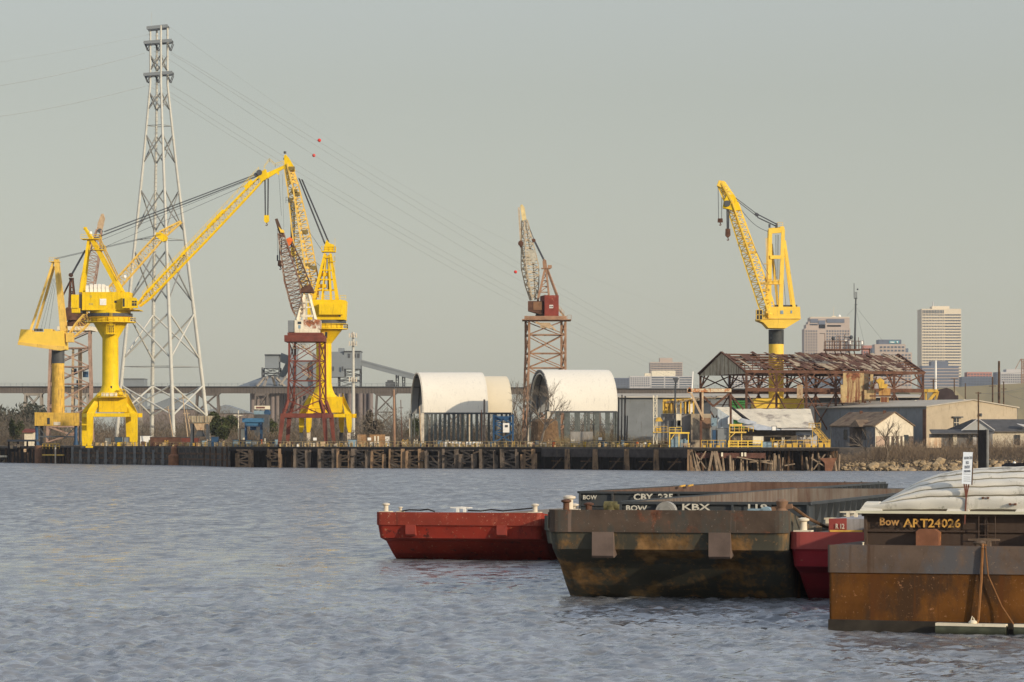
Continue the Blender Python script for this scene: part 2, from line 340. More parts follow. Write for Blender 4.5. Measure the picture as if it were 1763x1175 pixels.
def leafy_tree(name, px, ytop, ybase, wpx, Y, m, label, group=None, seed=1, n=2600, size=.5):
    rs = np.random.RandomState(seed); q = Q(Y); b = q(px, ybase); b.z = 5.1; tp = q(px, ytop); hh = tp.z-b.z; rx = wpx*q.S/2
    t = thing(name, label, "tree", b, group)
    tr = MB(); tr.tube(b, b+Vector((.2,0,hh*.5)), .35, .2, 7)
    for k in range(5):
        a = k*1.3+seed; tr.tube(b+Vector((.1,0,hh*(.25+.05*k))), b+Vector((rx*.6*math.cos(a), rx*.6*math.sin(a), hh*(.55+.06*k))), .16, .05, 5)
    tr.link("trunk", BARK, t)
    P = crown_points(rs, (b.x,b.y,b.z+hh*.56), rx, rx*.8, hh*.46, n); V, Fc = tris(P, size, rs, 0, .8); rawmesh("crown", V, Fc, m, t)
    return t
def bare_branches(q, p, d, L, r, depth, rng, minr=.02):
    d = d.normalized(); e = p+d*L; mid = p.lerp(e,.5)+Vector((rng.uniform(-1,1),rng.uniform(-1,1),rng.uniform(-1,1)))*L*.08
    n = 5 if depth > 2 else 3
    q.tube(p, mid, r, r*.85, n); q.tube(mid, e, r*.85, r*.7, n)
    if depth <= 0: return
    for i in range(rng.choice((2,3,3)) if depth > 1 else 3):
        nd = (d+Vector((rng.uniform(-1,1),rng.uniform(-1,1),rng.uniform(-.45,.8)))*.75)
        bare_branches(q, p.lerp(e, rng.uniform(.55,1)), nd, L*rng.uniform(.55,.85), max(minr, r*.6), depth-1, rng, minr)
def bare_tree(name, px, pyb, Y, hpx, label, group=None, seed=3, depth=5, lean=(0,0), m=None, z0=None, r=None):
    q = Q(Y); b = q(px, pyb)
    if z0 is not None: b.z = z0
    hh = hpx*q.S; rng = random.Random(seed); t = thing(name, label, "tree", b, group); r = r or hh*.014
    a = MB(); top = b+Vector((lean[0],lean[1],hh*.34)); a.tube(b-Vector((0,0,.4)), top, r*1.25, r, 7); a.link("trunk", m or BARK, t)
    c = MB()
    for i in range(5):
        d = Vector((rng.uniform(-1,1)+lean[0]*.1, rng.uniform(-.7,.7), rng.uniform(.6,1.3)))
        bare_branches(c, b.lerp(top, rng.uniform(.6,1)), d, hh*.28, r*.62, depth-1, rng, r*.09)
    c.link("crown", m or BARK, t); return t
def brush_mass(name, label, x0, x1, prof, Yf, depth, n, size, m, seed, up=0.6, z0=5.0, aspect=.35):
    """ground cover from px x0 to x1; prof(px)->top row; Yf(px) distance of its front"""
    rs = np.random.RandomState(seed); px = rs.uniform(x0, x1, n); d = rs.uniform(0, depth, n); Y = np.array([Yf(a) for a in px])+d
    top = H-(np.array([prof(a) for a in px])-HY)*Y/F; u = rs.uniform(0,1,n)**.8
    X = (px-CX)*Y/F; bump = .72+.28*np.sin(X*.23)*np.sin(X*.071+d*.3)+.16*rs.normal(size=n)
    Z = z0+(top-z0)*u*np.clip(bump,.2,1.12)
    V, Fc = tris(np.stack([X,Y,Z],-1), size, rs, up, aspect)
    c = (float(X.mean()), float(Y.mean()), z0)
    return tag(rawmesh(name, V, Fc, m, None, c), label, kind="stuff")
# ---------------------------------------------------------------- steelwork helpers
def lat_stations(mb, st, rc, rb, xb=False, horiz=True, faces=None, n=4):
    """st: list of stations, each a list of corner points; chords run through them, zigzag or X bracing between"""
    k = len(st[0])
    for a, b in zip(st[:-1], st[1:]):
        for i in range(k): mb.bar(a[i], b[i], rc)
    for j, (a, b) in enumerate(zip(st[:-1], st[1:])):
        for i in (faces if faces is not None else range(k)):
            i2 = (i+1) % k
            if xb: mb.bar(a[i], b[i2], rb); mb.bar(a[i2], b[i], rb)
            elif (j+i) % 2: mb.bar(a[i], b[i2], rb)
            else: mb.bar(a[i2], b[i], rb)
            if horiz and j > 0: mb.bar(a[i], a[i2], rb)
    return mb
def boom_mb(p0, p1, prof, bays, rc, rb, depthdir=Vector((0,1,0))):
    """lattice boom; prof = (t, in-plane height, depth) breakpoints"""
    p0 = Vector(p0); p1 = Vector(p1); ax = (p1-p0).normalized(); n = ax.cross(depthdir).normalized(); dd = n.cross(ax).normalized()
    T = [a[0] for a in prof]; st = []
    for j in range(bays+1):
        t = j/bays; hh = np.interp(t, T, [a[1] for a in prof]); dp = np.interp(t, T, [a[2] for a in prof]); c = p0.lerp(p1, t)
        st.append([c+n*(sa*hh/2)+dd*(sb*dp/2) for sa, sb in ((-1,-1),(1,-1),(1,1),(-1,1))])
    return lat_stations(MB(), st, rc, rb)
def rect_tower(levels, q, xl, xr, dl, dep, rc, rb, xb=True):
    """levels: (row, xl, xr) list; dep depth; dl sideways shift of the back side in px"""
    st = []
    for y, a, b, dp in levels:
        st.append([q(a,y,-dp/2), q(b,y,-dp/2), q(b+dl,y,dp/2), q(a+dl,y,dp/2)])
    return lat_stations(MB(), st, rc, rb, xb=xb)
def hook_block(t, q, x, y0, y1, m, ropes, ytop, d=0, name="hook_block"):
    b = MB(); wx = (y1-y0)*.33*q.S; c = q(x, (y0+y1)/2, d); hz = (y1-y0)*q.S
    b.prism([q(x-4,y0,d-.4),q(x+4,y0,d-.4),q(x+4.5,y0+(y1-y0)*.6,d-.4),q(x+1.5,y1-4,d-.4),q(x-1.5,y1-4,d-.4),q(x-4.5,y0+(y1-y0)*.6,d-.4)], (0,.8,0))
    o = b.link(name, m, t)
    hk = MB(); hp = [q(x+dx,y1-4+dy,d) for dx,dy in ((0,0),(0,1.5),(1.4,2.8),(1.2,4.4),(-.6,4.8),(-1.6,3.6))]; hk.path(hp, .13, 5); hk.link("hook", RUSTF, o)
    r = MB()
    for dx in ropes: r.tube(q(x+dx, ytop, d), q(x+dx*.8, y0, d), .07, None, 4)
    r.link("hoist_rope", ROPE, t)
def portal(t, q, FLx, FRx, bx, ytop, ymid, ybot, box, m, dep=9.0, shift=-15, wleg=11, foot=True):
    """four legged portal base; box=(x0,x1,y0,y1) of the solid body"""
    x0, x1, y0, y1 = box; S = q.S
    b = MB(); b.prism([q(x0,y1,-dep*.42),q(x1,y1,-dep*.42),q(x1,y0,-dep*.42),q(x0,y0,-dep*.42)], (shift*.6*S, dep*.84, 0)); b.link("pedestal_box", m, t)
    for dx, dd in ((0,-dep/2),(shift,dep/2)):                       # front and rear frames
        for X, sgn in ((FLx,1),(FRx,-1)):
            l = MB(); a = X+dx; c = a+sgn*wleg
            l.prism([q(a,ymid,dd-.7),q(c,ymid,dd-.7),q(c-sgn*1.5,ybot-10,dd-.7),q(c-sgn*4,ybot,dd-.7),q(a+sgn*1,ybot,dd-.7),q(a,ybot-14,dd-.7)], (0,1.4,0)); l.link("portal_leg", m, t)
            g = MB(); xb_ = x0 if sgn > 0 else x1; xb_ += dx*.5
            g.prism([q(a-sgn*.5,ymid,dd-.45),q(a+sgn*3,ymid-8,dd-.45),q(xb_,y0-6,dd*.6-.45),q(xb_,y0+10,dd*.6-.45),q(c+sgn*2,ymid,dd-.45)], (0,.9,0)); g.link("portal_wing", m, t)
        p = MB(); p.box(q(FLx+dx+2,ymid-1,dd-.6), q(FRx+dx-2,ymid+5,dd+.6)); p.link("portal_beam", m, t)
    for X in (FLx, FRx):
        p = MB(); p.prism([q(X+1,ymid-1,-dep/2+.71),q(X+8,ymid-1,-dep/2+.71),q(X+8,ymid+6,-dep/2+.71),q(X+1,ymid+6,-dep/2+.71)], (shift*S, dep-1.42, 0)); p.link("portal_side_beam", m, t)
    if foot:
        for dx, dd in ((0,-dep/2),(shift,dep/2)):
            for X, sgn in ((FLx,1),(FRx,-1)):
                f = MB(); a = X+dx+sgn*4
                f.box(q(a-6,ybot+.2,dd-.5), q(a+6,ybot+3.2,dd+.5)); bo = f.link("bogie", DGREY if dd > 0 else m, t)
                for k in (-4,-1.3,1.3,4):
                    wv = MB(); c0 = q(a+k,ybot+3.8,dd-.25); wv.tube(c0, c0+Vector((0,.5,0)), .19, None, 10); wv.link("wheel", DGREY, bo)
def window_panes(t, rects, q, d, m=GLASS, name="window", thick=.05):
    for x0,y0,x1,y1 in rects:
        b = MB(); b.box(q(x0,y0,d), q(x1,y1,d+thick)); b.link(name, m, t)
# ================================================================= big yellow portal crane on the left
def crane_b():
    q = Q(1036); S = q.S; b = q(190,766); b.z = 5.4
    t = thing("portal_crane", "big bright yellow portal crane with white sacks on its house and longest jib reaching right", "crane", b, "portal cranes along the wharf")
    portal(t, q, 153, 239.5, 0, 677, 713, 768, (173,221,684.5,710), YEL)
    p = MB(); p.lathe(q(190,680), [(29*S,q(0,686).z),(22*S,q(0,679).z),(17*S,q(0,672).z),(14.2*S,q(0,662).z),(13.8*S,q(0,583).z),(29*S,q(0,557).z),(33*S,q(0,554).z)], 32); p.link("pillar", YEL, t, True)
    p = MB(); p.lathe(q(190,0), [(44*S,q(0,556).z),(44*S,q(0,554.6).z)], 32); g = p.link("gallery", YEL, t)
    r = MB(); n = 28
    r.rail([q(190,554.6)+Vector((43.6*S*math.cos(2*math.pi*i/n),43.6*S*math.sin(2*math.pi*i/n),0)) for i in range(n+1)], 1.2, 3, .05); r.link("railing", YEL, g)
    p = MB(); p.lathe(q(190,0), [(34*S,q(0,553.8).z),(34*S,q(0,547).z),(38*S,q(0,546).z)], 32); p.link("ring_drum", YEL, t, True)
    p = MB(); p.lathe(q(190,0), [(38.5*S,q(0,546).z),(38.5*S,q(0,540.4).z)], 32); p.link("slew_ring", DGREY, t, True)
    p = MB(); p.lathe(q(190,0), [(35*S,q(0,540.3).z),(35*S,q(0,534.4).z)], 32); p.link("turntable", YEL, t, True)
    h = MB(); h.box(q(145.3,534.2,-5.5), q(226,504.4,5.5)); ho = h.link("machinery_house", YEL, t)
    h = MB(); h.box(q(145,535.6,-5.8), q(243,534.2,5.8)); h.link("floor_plate", YEL, ho)
    h = MB(); h.box(q(175.6,527,-5.62), q(186.7,516,-5.5)); h.link("white_panel", WHITE, ho)
    for x in (152,160,168,190,197,206,212): h = MB(); h.box(q(x,534,-5.56), q(x+.45,504.6,-5.5)); h.link('panel_rib', YEL, ho)
    window_panes(ho, [(200.6,523,204.4,519.2),(214.6,529.5,218.6,517)], q, -5.56)
    for x0,y0,x1,y1 in ((158.5,514,162,510),(157,527,164,523.5)):
        h = MB(); h.box(q(x0,y1,-5.53), q(x1,y0,-5.5)); h.link("faded_marking", mat("faded_mark",(.5,.38,.08),.7,.3,3) if "faded_mark" not in bpy.data.materials else bpy.data.materials["faded_mark"], ho)
    h = MB(); h.prism([q(215.5,532.5,-7.6),q(241,532.5,-7.6),q(242,521,-7.6),q(238,514.5,-7.6),q(224,514,-7.6),q(215.5,514,-7.6)], (0,2.0,0)); cb = h.link("operator_cab", YEL, t)
    window_panes(cb, [(216.2,530,219.5,516),(232,523,235.6,520),(236.4,523,240,520),(232,528.6,235.6,524),(236.4,528.6,240,524)], q, -7.66)
    h = MB(); h.box(q(127,532,-6.2), q(139.6,509,-2)); lk = h.link("counterweight_box", YEL, t)
    h = MB(); h.box(q(127.6,540,-5.8), q(142,532.2,4)); h.link("counterweight", YEL, t)
    h = MB(); h.box(q(139.7,540,-5), q(145.2,508,5)); h.link("rear_bulkhead", DGREY, t)
    h = MB(); h.box(q(188,577,-7.2), q(201.5,575,-3)); cg = h.link("access_cage", YEL, t)
    h = MB()
    for x in (188,191.4,195,198,201.5): h.bar(q(x,576,-7.1), q(x,560,-6.2), .14)
    for y in (561,565,570): h.bar(q(188,y,-7), q(201.5,y,-7), .12)
    h.link("cage_bars", YEL, cg); h = MB(); h.box(q(192,574,-6.6), q(200,562,-6.0)); h.link("cage_opening", GLASS, cg)
    h = MB(); h.bar(q(194,574,-7.3), q(194,536,-7.0), .1); h.bar(q(197.6,574,-7.3), q(197.6,536,-7.0), .1)
    for k in range(28): y = 537+k*1.35; h.bar(q(194,y,-7.15), q(197.6,y,-7.15), .06)
    h.link("ladder", YEL, t)
    for k, (x,w_,ht) in enumerate(((152.5,5.5,11.5),(159.5,6,13.5),(166.5,6,14),(173.2,6,14),(180,6,13.5),(186.5,5.5,11))):
        o = MB(); o.prism([q(x-w_/2,504.2,-3.2),q(x+w_/2,504.2,-3.2),q(x+w_/2-.1,504.2-ht*.9,-3.2),q(x+w_/2-1.5,504.2-ht,-3.2),q(x-w_/2+.8,504.2-ht,-3.2),q(x-w_/2,504.2-ht*.8,-3.2)], (0,2.2,0))
        o = o.link("bulk_sack", WHITE, None); tag(o, "white bulk sack in a row of six on the crane machinery house", "sack", "white sacks on the crane house")
    a = MB()                                                        # mast
    for d in (-3.2,3.2):
        a.bar(q(141.5,504.6,d), q(153.5,414,d*.5), 1.0, .9, .7, .7)
        a.bar(q(210,504,d), q(161,416,d*.6), 1.25, 1.3, 1.0, 1.0); a.bar(q(161.2,416.4,d*.6), q(147,394,d*.4), 1.0, 1.0, .5,.6)
    for k in range(1,6): y = 504-k*15; f=k/6; xx = 210-(210-161)*(504-y)/88; a.bar(q(xx,y,-3.2+f*1.3), q(xx,y,3.2-f*1.3), .5)
    a.bar(q(147,394,-1.3), q(147,394,1.3), .8); am = a.link("mast", YEL, t)
    a = MB()
    for y, x0, x1 in ((412,141.5,173),(430.5,162,181)):
        a.box(q(x0,y+1,-3.2), q(x1,y,3.2)); a.rail([q(x0,y,-3.1),q(x1,y,-3.1),q(x1,y,3.1)], 1.2, 2, .05)
    a.link("mast_platform", YEL, am)
    a = MB(); a.bar(q(171,412,-2.6), q(206,484,-3.9), .35); a.bar(q(174,411,-2.6), q(210,484,-3.9), .25)
    for k in range(26): a.bar(q(171+k*1.35,412+k*2.77,-2.65), q(174+k*1.38,411+k*2.8,-2.65), .12)
    a.link("mast_stair", YELD, am)
    a = MB(); a.ball(q(157,402,-1.5), .5, 6); a.link("floodlight", WHITE, am); a = MB(); a.ball(q(216.5,478,-3), .55, 6); a.link("floodlight", WHITE, am)
    bm_ = boom_mb(q(239,526,0), q(452,305,0), [(0,.9,3.4),(.08,2.1,3.2),(.5,2.35,2.8),(.9,1.9,2.2),(1,1.5,1.8)], 44, .42, .13); bo = bm_.link("boom", YEL, t)
    w_ = MB(); P0 = q(246,509,-1.3); P1 = q(446,295,-1.0); w_.rail([P0, P1], 1.1, 2.2, .045)
    for f in (.06,.36,.58,.62,.66,.9): c = P0.lerp(P1,f)-Vector((-.3,0,.2)); w_.bar(c-Vector((1.1,0,1.1)), c+Vector((1.1,0,1.1)), .9, .8)
    w_.link("boom_walkway", YEL, bo)
    hd = MB(); hd.prism([q(445,303,-1.2),q(449,296,-1.2),q(458,292,-1.2),q(461.5,306,-1.2),q(457,310,-1.2),q(450,314,-1.2)], (0,2.4,0)); hd.link("boom_head", YEL, bo)
    hd = MB(); hd.tube(q(447,298,-1.5), q(447,298,1.5), .85, None, 14); hd.tube(q(441,301.5,-1.2), q(441,301.5,1.2), .6, None, 12); hd.link("sheave", DGREY, bo)
    j = MB(); j.bar(q(458,304,0), q(495,284.5,0), 1.3, 1.6, .8, .7); jb = j.link("fly_jib", YEL, t)
    j = MB(); j.rail([q(455,293,-.8), q(464,280,-.8), q(474,289,-.8), q(488,284,-.8)], 1.1, 1.5, .05); j.link('jib_walkway', YEL, jb); j = MB(); j.prism([q(475,297,-.3),q(481,297,-.3),q(479.5,302,-.3)], (0,.6,0)); j.link("jib_bracket", YEL, jb)
    r = MB()
    for d in (-1,1):
        r.tube(q(179,399.5,d), q(443,300,d), .075, None, 4); r.tube(q(160,412,d), q(444,303,d), .075, None, 4)
    r.tube(q(176,413,0), q(440,306,0), .05, None, 4); r.tube(q(182,425,0), q(446,309,0), .05, None, 4)
    for d in (-1.6,1.6):
        r.tube(q(95,446,d), q(276,404,d), .06, None, 4)
    r.link("luffing_rope", ROPE, t)
    hook_block(t, q, 459, 371, 388, YEL, (-3.6,-2.8,-1.9,1.9,2.8,3.6), 308)
    r = MB(); r.tube(q(480,301,0), q(484.5,372,0), .04, None, 4); r.tube(q(486,300,0), q(489,405,0), .03, None, 4); r.link("whip_rope", ROPE, t)
    pl = MB(); pl.box(q(176,683.8,-6.2), q(221,684.9,-3.8)); pl.rail([q(172,684,-6.1), q(222,684,-6.1)], 1.1, 1.5, .05); pl.link("base_platform", YEL, t)
    for x in (179,186,193,199.5):
        o = MB(); o.box(q(x,683,-6), q(x+5.5,677,-5)); o.link("white_panel", WHITE, t)
    o = MB(); o.bar(q(193,675,-2.6), q(193.5,665,-2.55), .5,.3); o.link("access_door", GLASS, t)
    st = MB(); st.box(q(208,680,-4.5), q(219,679,-2)); st.rail([q(208,679,-4.4),q(219,679,-4.4)],1.1,1.2,.05); st.bar(q(209,669,-3.5),q(214,680,-3.5),.4); st.box(q(208,671.5,-4.5),q(216,670.6,-2)); st.link("side_platform", YEL, t)
crane_b()
# ================================================================= far left yellow pillar crane
def crane_a():
    q = Q(1098); S = q.S; b = q(100,766); b.z = 5.4
    t = thing("pillar_crane", "weathered yellow pillar crane with slanted wedge house at the far left wharf end", "crane", b)
    p = MB(); p.lathe(q(100,0), [(11.2*S,q(0,711).z),(10.9*S,q(0,626).z)], 24); p.link("pillar", YELD, t, True)
    p = MB(); p.lathe(q(100,0), [(11.1*S,q(0,625.9).z),(11.1*S,q(0,604).z)], 24); p.link("dark_collar", DGREY, t, True)
    h = MB(); h.prism([q(39,568,-4.5),q(56,568.5,-4.5),q(57,572.5,-4.5),q(79,572.5,-4.5),q(79,567.5,-4.5),q(92,567.5,-4.5),q(92,571,-4.5),q(113,571,-4.5),q(115,602.5,-4.5),q(108,604.2,-4.5),q(34,594,-4.5),q(35,589,-4.5)], (0,9,0)); ho = h.link("machinery_house", YELO, t)
    h = MB(); h.prism([q(34,594.6,-4.8),q(34.5,589.5,-4.8),q(82,595,-4.8),q(115,597,-4.8),q(115,603,-4.8),q(108,604.8,-4.8)], (0,.28,0)); h.link("floor_girder", YEL2, ho)
    for x in (62,67,72):
        h = MB(); h.tube(q(x,571,-1), q(x,566.5,-1), .5, None, 10); h.link("roof_vent", DGREY, ho)
    h = MB(); h.box(q(116,590,-4), q(128,574,0)); h.link("operator_cab", YEL2, t)
    a = MB()
    for d in (-2.6,2.6): a.bar(q(110.5,572,d), q(97.5,448,d*.45), 1.7, 1.5, 1.3, 1.1)
    a.bar(q(97,450,-1.3), q(97,450,1.3), 1.2); 
    for y in (470,500,530,555): a.bar(q(97.5+(y-448)*.105,y,-2), q(97.5+(y-448)*.105,y,2), .4)
    a.box(q(86,452,-2), q(103,450.6,2)); a.rail([q(86,450.6,-2),q(103,450.6,-2)],1.1,1.5,.05); mm = a.link("mast", YEL2, t)
    a = MB()
    for d in (-2.4,2.4): a.bar(q(92.5,455+d*1.5,d*.4), q(57.5+d*1.1,568,d), .75, .75)
    a.link("rear_stay", YEL2, mm)
    a = MB()
    for x0,x1 in ((87,62),(89,70),(91,76),(93,84)): a.tube(q(x0+4,480,0), q(x1,568,0), .04, None, 4)
    a.link("stay_rope", ROPE, mm)
    a = MB(); a.bar(q(103,470,-2.3), q(104.5,520,-2.3),.2); a.bar(q(106,470,-2.3), q(108.5,550,-2.3),.2); a.link("ladder", YEL2, mm)
    b_ = boom_mb(q(118,584,0), q(276,407.5,0), [(0,1.2,3),(.12,3.0,3.2),(.9,2.6,2.4),(1,2.4,2)], 26, .38, .13); bo = b_.link("boom", YEL2, t)
    b_ = boom_mb(q(278,405,0), q(312,382,0), [(0,2.4,2),(1,.5,1)], 6, .45, .18); b_.link("boom_tip", YEL2, bo)
    b_ = MB(); b_.prism([q(268,407,-1.3),q(270,400.5,-1.3),q(279,401,-1.3),q(289,409,-1.3),q(287,415,-1.3),q(281,417,-1.3)], (0,2.6,0)); b_.link("sheave_plate", YEL, bo)
    h = MB(); h.prism([q(63.6,733.5,-5),q(140,733.5,-5),q(140,711.5,-5),q(63.6,710.5,-5)], (-1.5,10,0)); bx = h.link("base_box", YELD, t)
    h = MB(); h.box(q(85,731,-5.1), q(89.5,720,-4.98)); h.link("doorway", GLASS, bx)
    h = MB(); h.box(q(96,732.5,-5.1), q(107.5,727,-4.98)); h.link("white_plate", OLDWH, bx)
    for x, dd in ((66,-3.5),(133,-3.5),(69,3.5),(136,3.5)):
        h = MB(); z = q(0,733.5).z; h.lathe(q(x,0,dd), [(4.6*S,5.4+.2),(4.4*S,5.9),(2.8*S,7),(2.6*S,z)], 14); h.link("leg", BLUE if dd < 0 else DGREY, t, True)
    h = MB(); h.bar(q(70,752,-3.5), q(130,752,-3.5), .5); h.bar(q(70,737,-3.5), q(86,756,-3.5), .35); h.bar(q(130,737,-3.5), q(112,756,-3.5), .35); h.link("leg_brace", DGREY, t)
crane_a()
# ================================================================= rusty lattice tower crane behind the two yellow ones
def crane_c():
    q = Q(1135); S = q.S; b = q(124,766); b.z = 5.3
    t = thing("tower_crane", "old pinkish rusty lattice tower crane standing behind the yellow pillar crane", "crane", b, "old lattice tower cranes")
    lv = [(762,86,162,14),(735,87,161,14),(700,88,160,13),(662,89,160,13),(632,90,159,13),(600,91,158,13),(571,92,158,13)]
    rect_tower(lv, q, 0, 0, -6, 0, .75, .35).link("lattice_tower", PINKR, t)
    l = MB(); l.bar(q(140,760,-3), q(140,600,-3), 1.2); l.bar(q(126,745,-3), q(128,600,-3), .7); l.link("inner_column", TAN, t)
    for k,(x,y) in enumerate(((128,640),(137,660),(148,645))):
        l = MB(); l.tube(q(x,y+5,-1), q(x,y-5,-1), .9, None, 10); l.link("blue_drum", BLUE, t)
    l = MB(); l.box(q(104,570.5,-8), q(163,563.5,8)); l.link("tower_platform", CREAM, t)
    l = MB(); l.lathe(q(132,0), [(20*S,q(0,563).z),(20*S,q(0,558).z),(14*S,q(0,552).z)], 18); l.link("turntable", RUSTF, t)
    l = MB(); l.prism([q(112,552,-4),q(160,552,-4),q(158,540,-4),q(138,536,-4),q(118,530,-4),q(112,536,-4)], (0,8,0)); l.link("machinery_house", RUSTF, t)
    st = []
    for f in (0,.25,.5,.75,1): x0 = 119+f*2.5; x1 = 131-f*6; y = 542-f*62; st.append([q(x0,y,-2+f), q(x1,y,-2+f), q(x1,y,2-f), q(x0,y,2-f)])
    a = lat_stations(MB(), st, .45, .22); a.bar(q(119,480,0), q(127,480,0), 1.2, .5); a.tube(q(122,474,-.7), q(122,474,.7), .7, None, 10); a.bar(q(121,484,0), q(106,514,0), .5); a.link("mast", RUSTF, t)
    r = MB()
    for d in (-.8,-.3,.3,.8): r.tube(q(123+d,474,d), q(147+d,431,d), .09, None, 4)
    r.link("luffing_rope", ROPE, t)
    bo = boom_mb(q(146,512,0), q(171,396,0), [(0,3.0,5),(.25,4.4,5),(.6,3.6,3.6),(1,1.6,2)], 13, .4, .18).link("boom", PINKR, t)
    h = MB(); h.prism([q(167,397,-1),q(176,397,-1),q(180.5,376,-1),q(178,368.5,-1),q(175,369,-1),q(169,384,-1)], (0,2,0)); h.link("boom_head", TAN, bo)
    h = MB(); h.tube(q(172.5,398,-1.2), q(172.5,398,1.2), .75, None, 10); h.link("sheave", DGREY, bo)
crane_c()
# ================================================================= red lattice tower crane, middle
def crane_d():
    q = Q(904); S = q.S; b = q(528,766); b.z = 5.4
    t = thing("tower_crane", "red lattice tower crane with white and rusty cab in front of a yellow crane", "crane", b, "old lattice tower cranes")
    lv = [(690,498,553,8),(656,499,552.5,8),(622,500,552,8),(589,500,552,8)]
    dl = 6
    rect_tower([(y,a+0,c+0,10) for y,a,c,_ in lv], q, 0, 0, dl, 0, .5, .2).link("lattice_tower", RUSTRED, t)
    l = MB()
    A = [q(498,690,-5), q(553,690,-5), q(553+dl,690,5), q(498+dl,690,5)]; B = [q(490,716,-6), q(560,716,-6), q(568,716,6), q(496,716,6)]
    for a, c in zip(A,B): l.bar(a, c, .7)
    l.bar(A[0],B[1],.3); l.bar(A[1],B[0],.3); l.bar(A[1],B[2],.3); l.bar(A[2],B[1],.3); l.link("splayed_tower_foot", RUSTRED, t)
    for i in range(4):
        l = MB(); a = B[i]; c = Vector((a.x+(-1.0,.6,.8,-.6)[i], a.y, 5.7)); l.bar(a+Vector((0,0,.5)), c, 1.2, 1.1, .8, .8); l.link("leg", RUSTRED, t)
    l = MB()
    for i in range(4): l.bar(B[i], B[(i+1)%4], .8, 1.1)
    l.rail([B[0]+Vector((0,-.4,.6)), B[1]+Vector((0,-.4,.6))], 1.1, 2, .05); l.link("portal_beam", RUSTRED, t)
    for i in range(4):
        l = MB(); c = Vector((B[i].x+(-1.0,.6,.8,-.6)[i], B[i].y, 5.4)); l.box(c-Vector((1.4,.35,0)), c+Vector((1.4,.35,.55))); l.link("bogie", DGREY, t)
    l = MB(); l.box(q(492,589.5,-6), q(560,578.5,6)); l.box(q(497,578,-5), q(556,574,5)); l.link("tower_platform", RUSTRED, t)
    l = MB()
    pts = [q(519,593,-3.5), q(548,622,-3.5), q(521,640,-3.5), q(540,656,-3.5)]
    for a, c in zip(pts[:-1], pts[1:]): l.bar(a, c, .9, .18); l.rail([a, c], 1.0, 1.5, .04)
    l.box(q(506,601,-4.5), q(535,600,-2)); l.rail([q(506,600,-4.5),q(535,600,-4.5)],1,1.3,.05); l.link("stairway", TAN, t)
    l = MB(); l.prism([q(531,626,-2),q(535,624,-2),q(532,636,-2),q(538,646,-2),q(530,656,-2),q(527,655,-2),q(534,646,-2),q(528,636,-2)], (0,.6,0)); l.link("rusty_chute", RUSTOR, t)
    l = MB(); l.box(q(509,574,-4.6), q(524,552.5,-1)); cb = l.link("operator_cab", CREAM, t); window_panes(cb, [(514.5,559.5,520.5,555)], q, -4.68)
    l = MB(); l.box(q(515.5,567,-4.66), q(519.5,561,-4.6)); l.link("cab_notice", LBLUE, cb)
    l = MB(); l.box(q(497.5,573,-4.4), q(508.8,553,3)); l.link("shaded_cab_side", GREYW, t)  # left face of the cab, its shade put into the grey colour
    WR = mat("rusting_white_panel", (.66,.58,.46), .7, .2, .7, rust=.62, rustcol=(.25,.09,.04), rscale=.5)
    l = MB(); l.box(q(524.2,567,-4.3), q(552,551.5,4)); l.link("machinery_house", WR, t)
    l = MB(); l.box(q(524,577.8,-4.7), q(550,567.2,4)); l.link("white_skirt", CREAM, t)
    a = MB()
    for d in (-2.8,2.8):
        a.bar(q(512,552,d), q(523.5,508,d*.5), .75); a.bar(q(542.5,551,d), q(531,507,d*.5), .65); a.bar(q(524,552,d), q(524.5,512,d*.5), .6)
    for y in (521,530,545): f=(552-y)/44; a.bar(q(512+11.5*f,y,-2.6), q(542-11*f,y,-2.6), .35)
    a.bar(q(520,545,-2.7), q(540,545,-2.7), .6); a.link("mast", CREAM, t)
    a = MB(); a.prism([q(517,505,-2),q(541,505,-2),q(539,497,-2),q(534,491,-2),q(526,493,-2),q(519,497,-2)], (0,4,0)); a.bar(q(515,503.6,-2.1), q(544,503.6,-2.1), .4,.25); a.link("mast_head_gear", RUSTF, t)
    BM = mat("flaking_white_boom", (.36,.29,.22), .85, .4, 1, rust=.65, rustcol=(.14,.065,.04))
    bo = boom_mb(q(517,548,-1), q(484,402,-1), [(0,1.6,3),(.12,3.0,3.4),(.45,3.6,3.2),(.8,2.2,2.2),(1,1.3,1.6)], 22, .32, .15).link("boom", BM, t)
    j = MB(); j.bar(q(486.5,408,-1), q(476,377.5,-1), 1.6, 1.2, .9, .7); j.link("boom_tip", mat("dark_brown_steel",(.10,.06,.04),.8,.4,1), bo)
    j = MB(); j.prism([q(480,391,-2.0),q(485,396,-2.0),q(489,397,-2.0),q(490,402,-2.0),q(484,401.5,-2.0)], (0,2,0)); j.link("yellow_guard", YELO, bo)
    j = boom_mb(q(530,500,2), q(494,410,2), [(0,2.2,2),(.5,2.2,2),(1,1.4,1.4)], 12, .3, .15); j.link("rear_strut", mat("brown_strut",(.13,.08,.055),.85,.4,1), t)
    j = MB(); j.prism([q(491,412,1),q(499,408,1),q(504,412,1),q(500,420,1),q(497,424,1),q(494,417,1)], (0,1.4,0)); j.link("orange_sheave_guard", ORANGE, t)
    hook_block(t, q, 483.2, 449, 464, RUSTF, (-2.5,-1.6,1.6,2.5), 412, -1)
    r = MB(); r.tube(q(478,395,-1), q(478.2,448,-1), .04, None, 4); r.bar(q(478.2,440,-1), q(478.2,450,-1), .35); r.link("whip_line", ROPE, t)
crane_d()
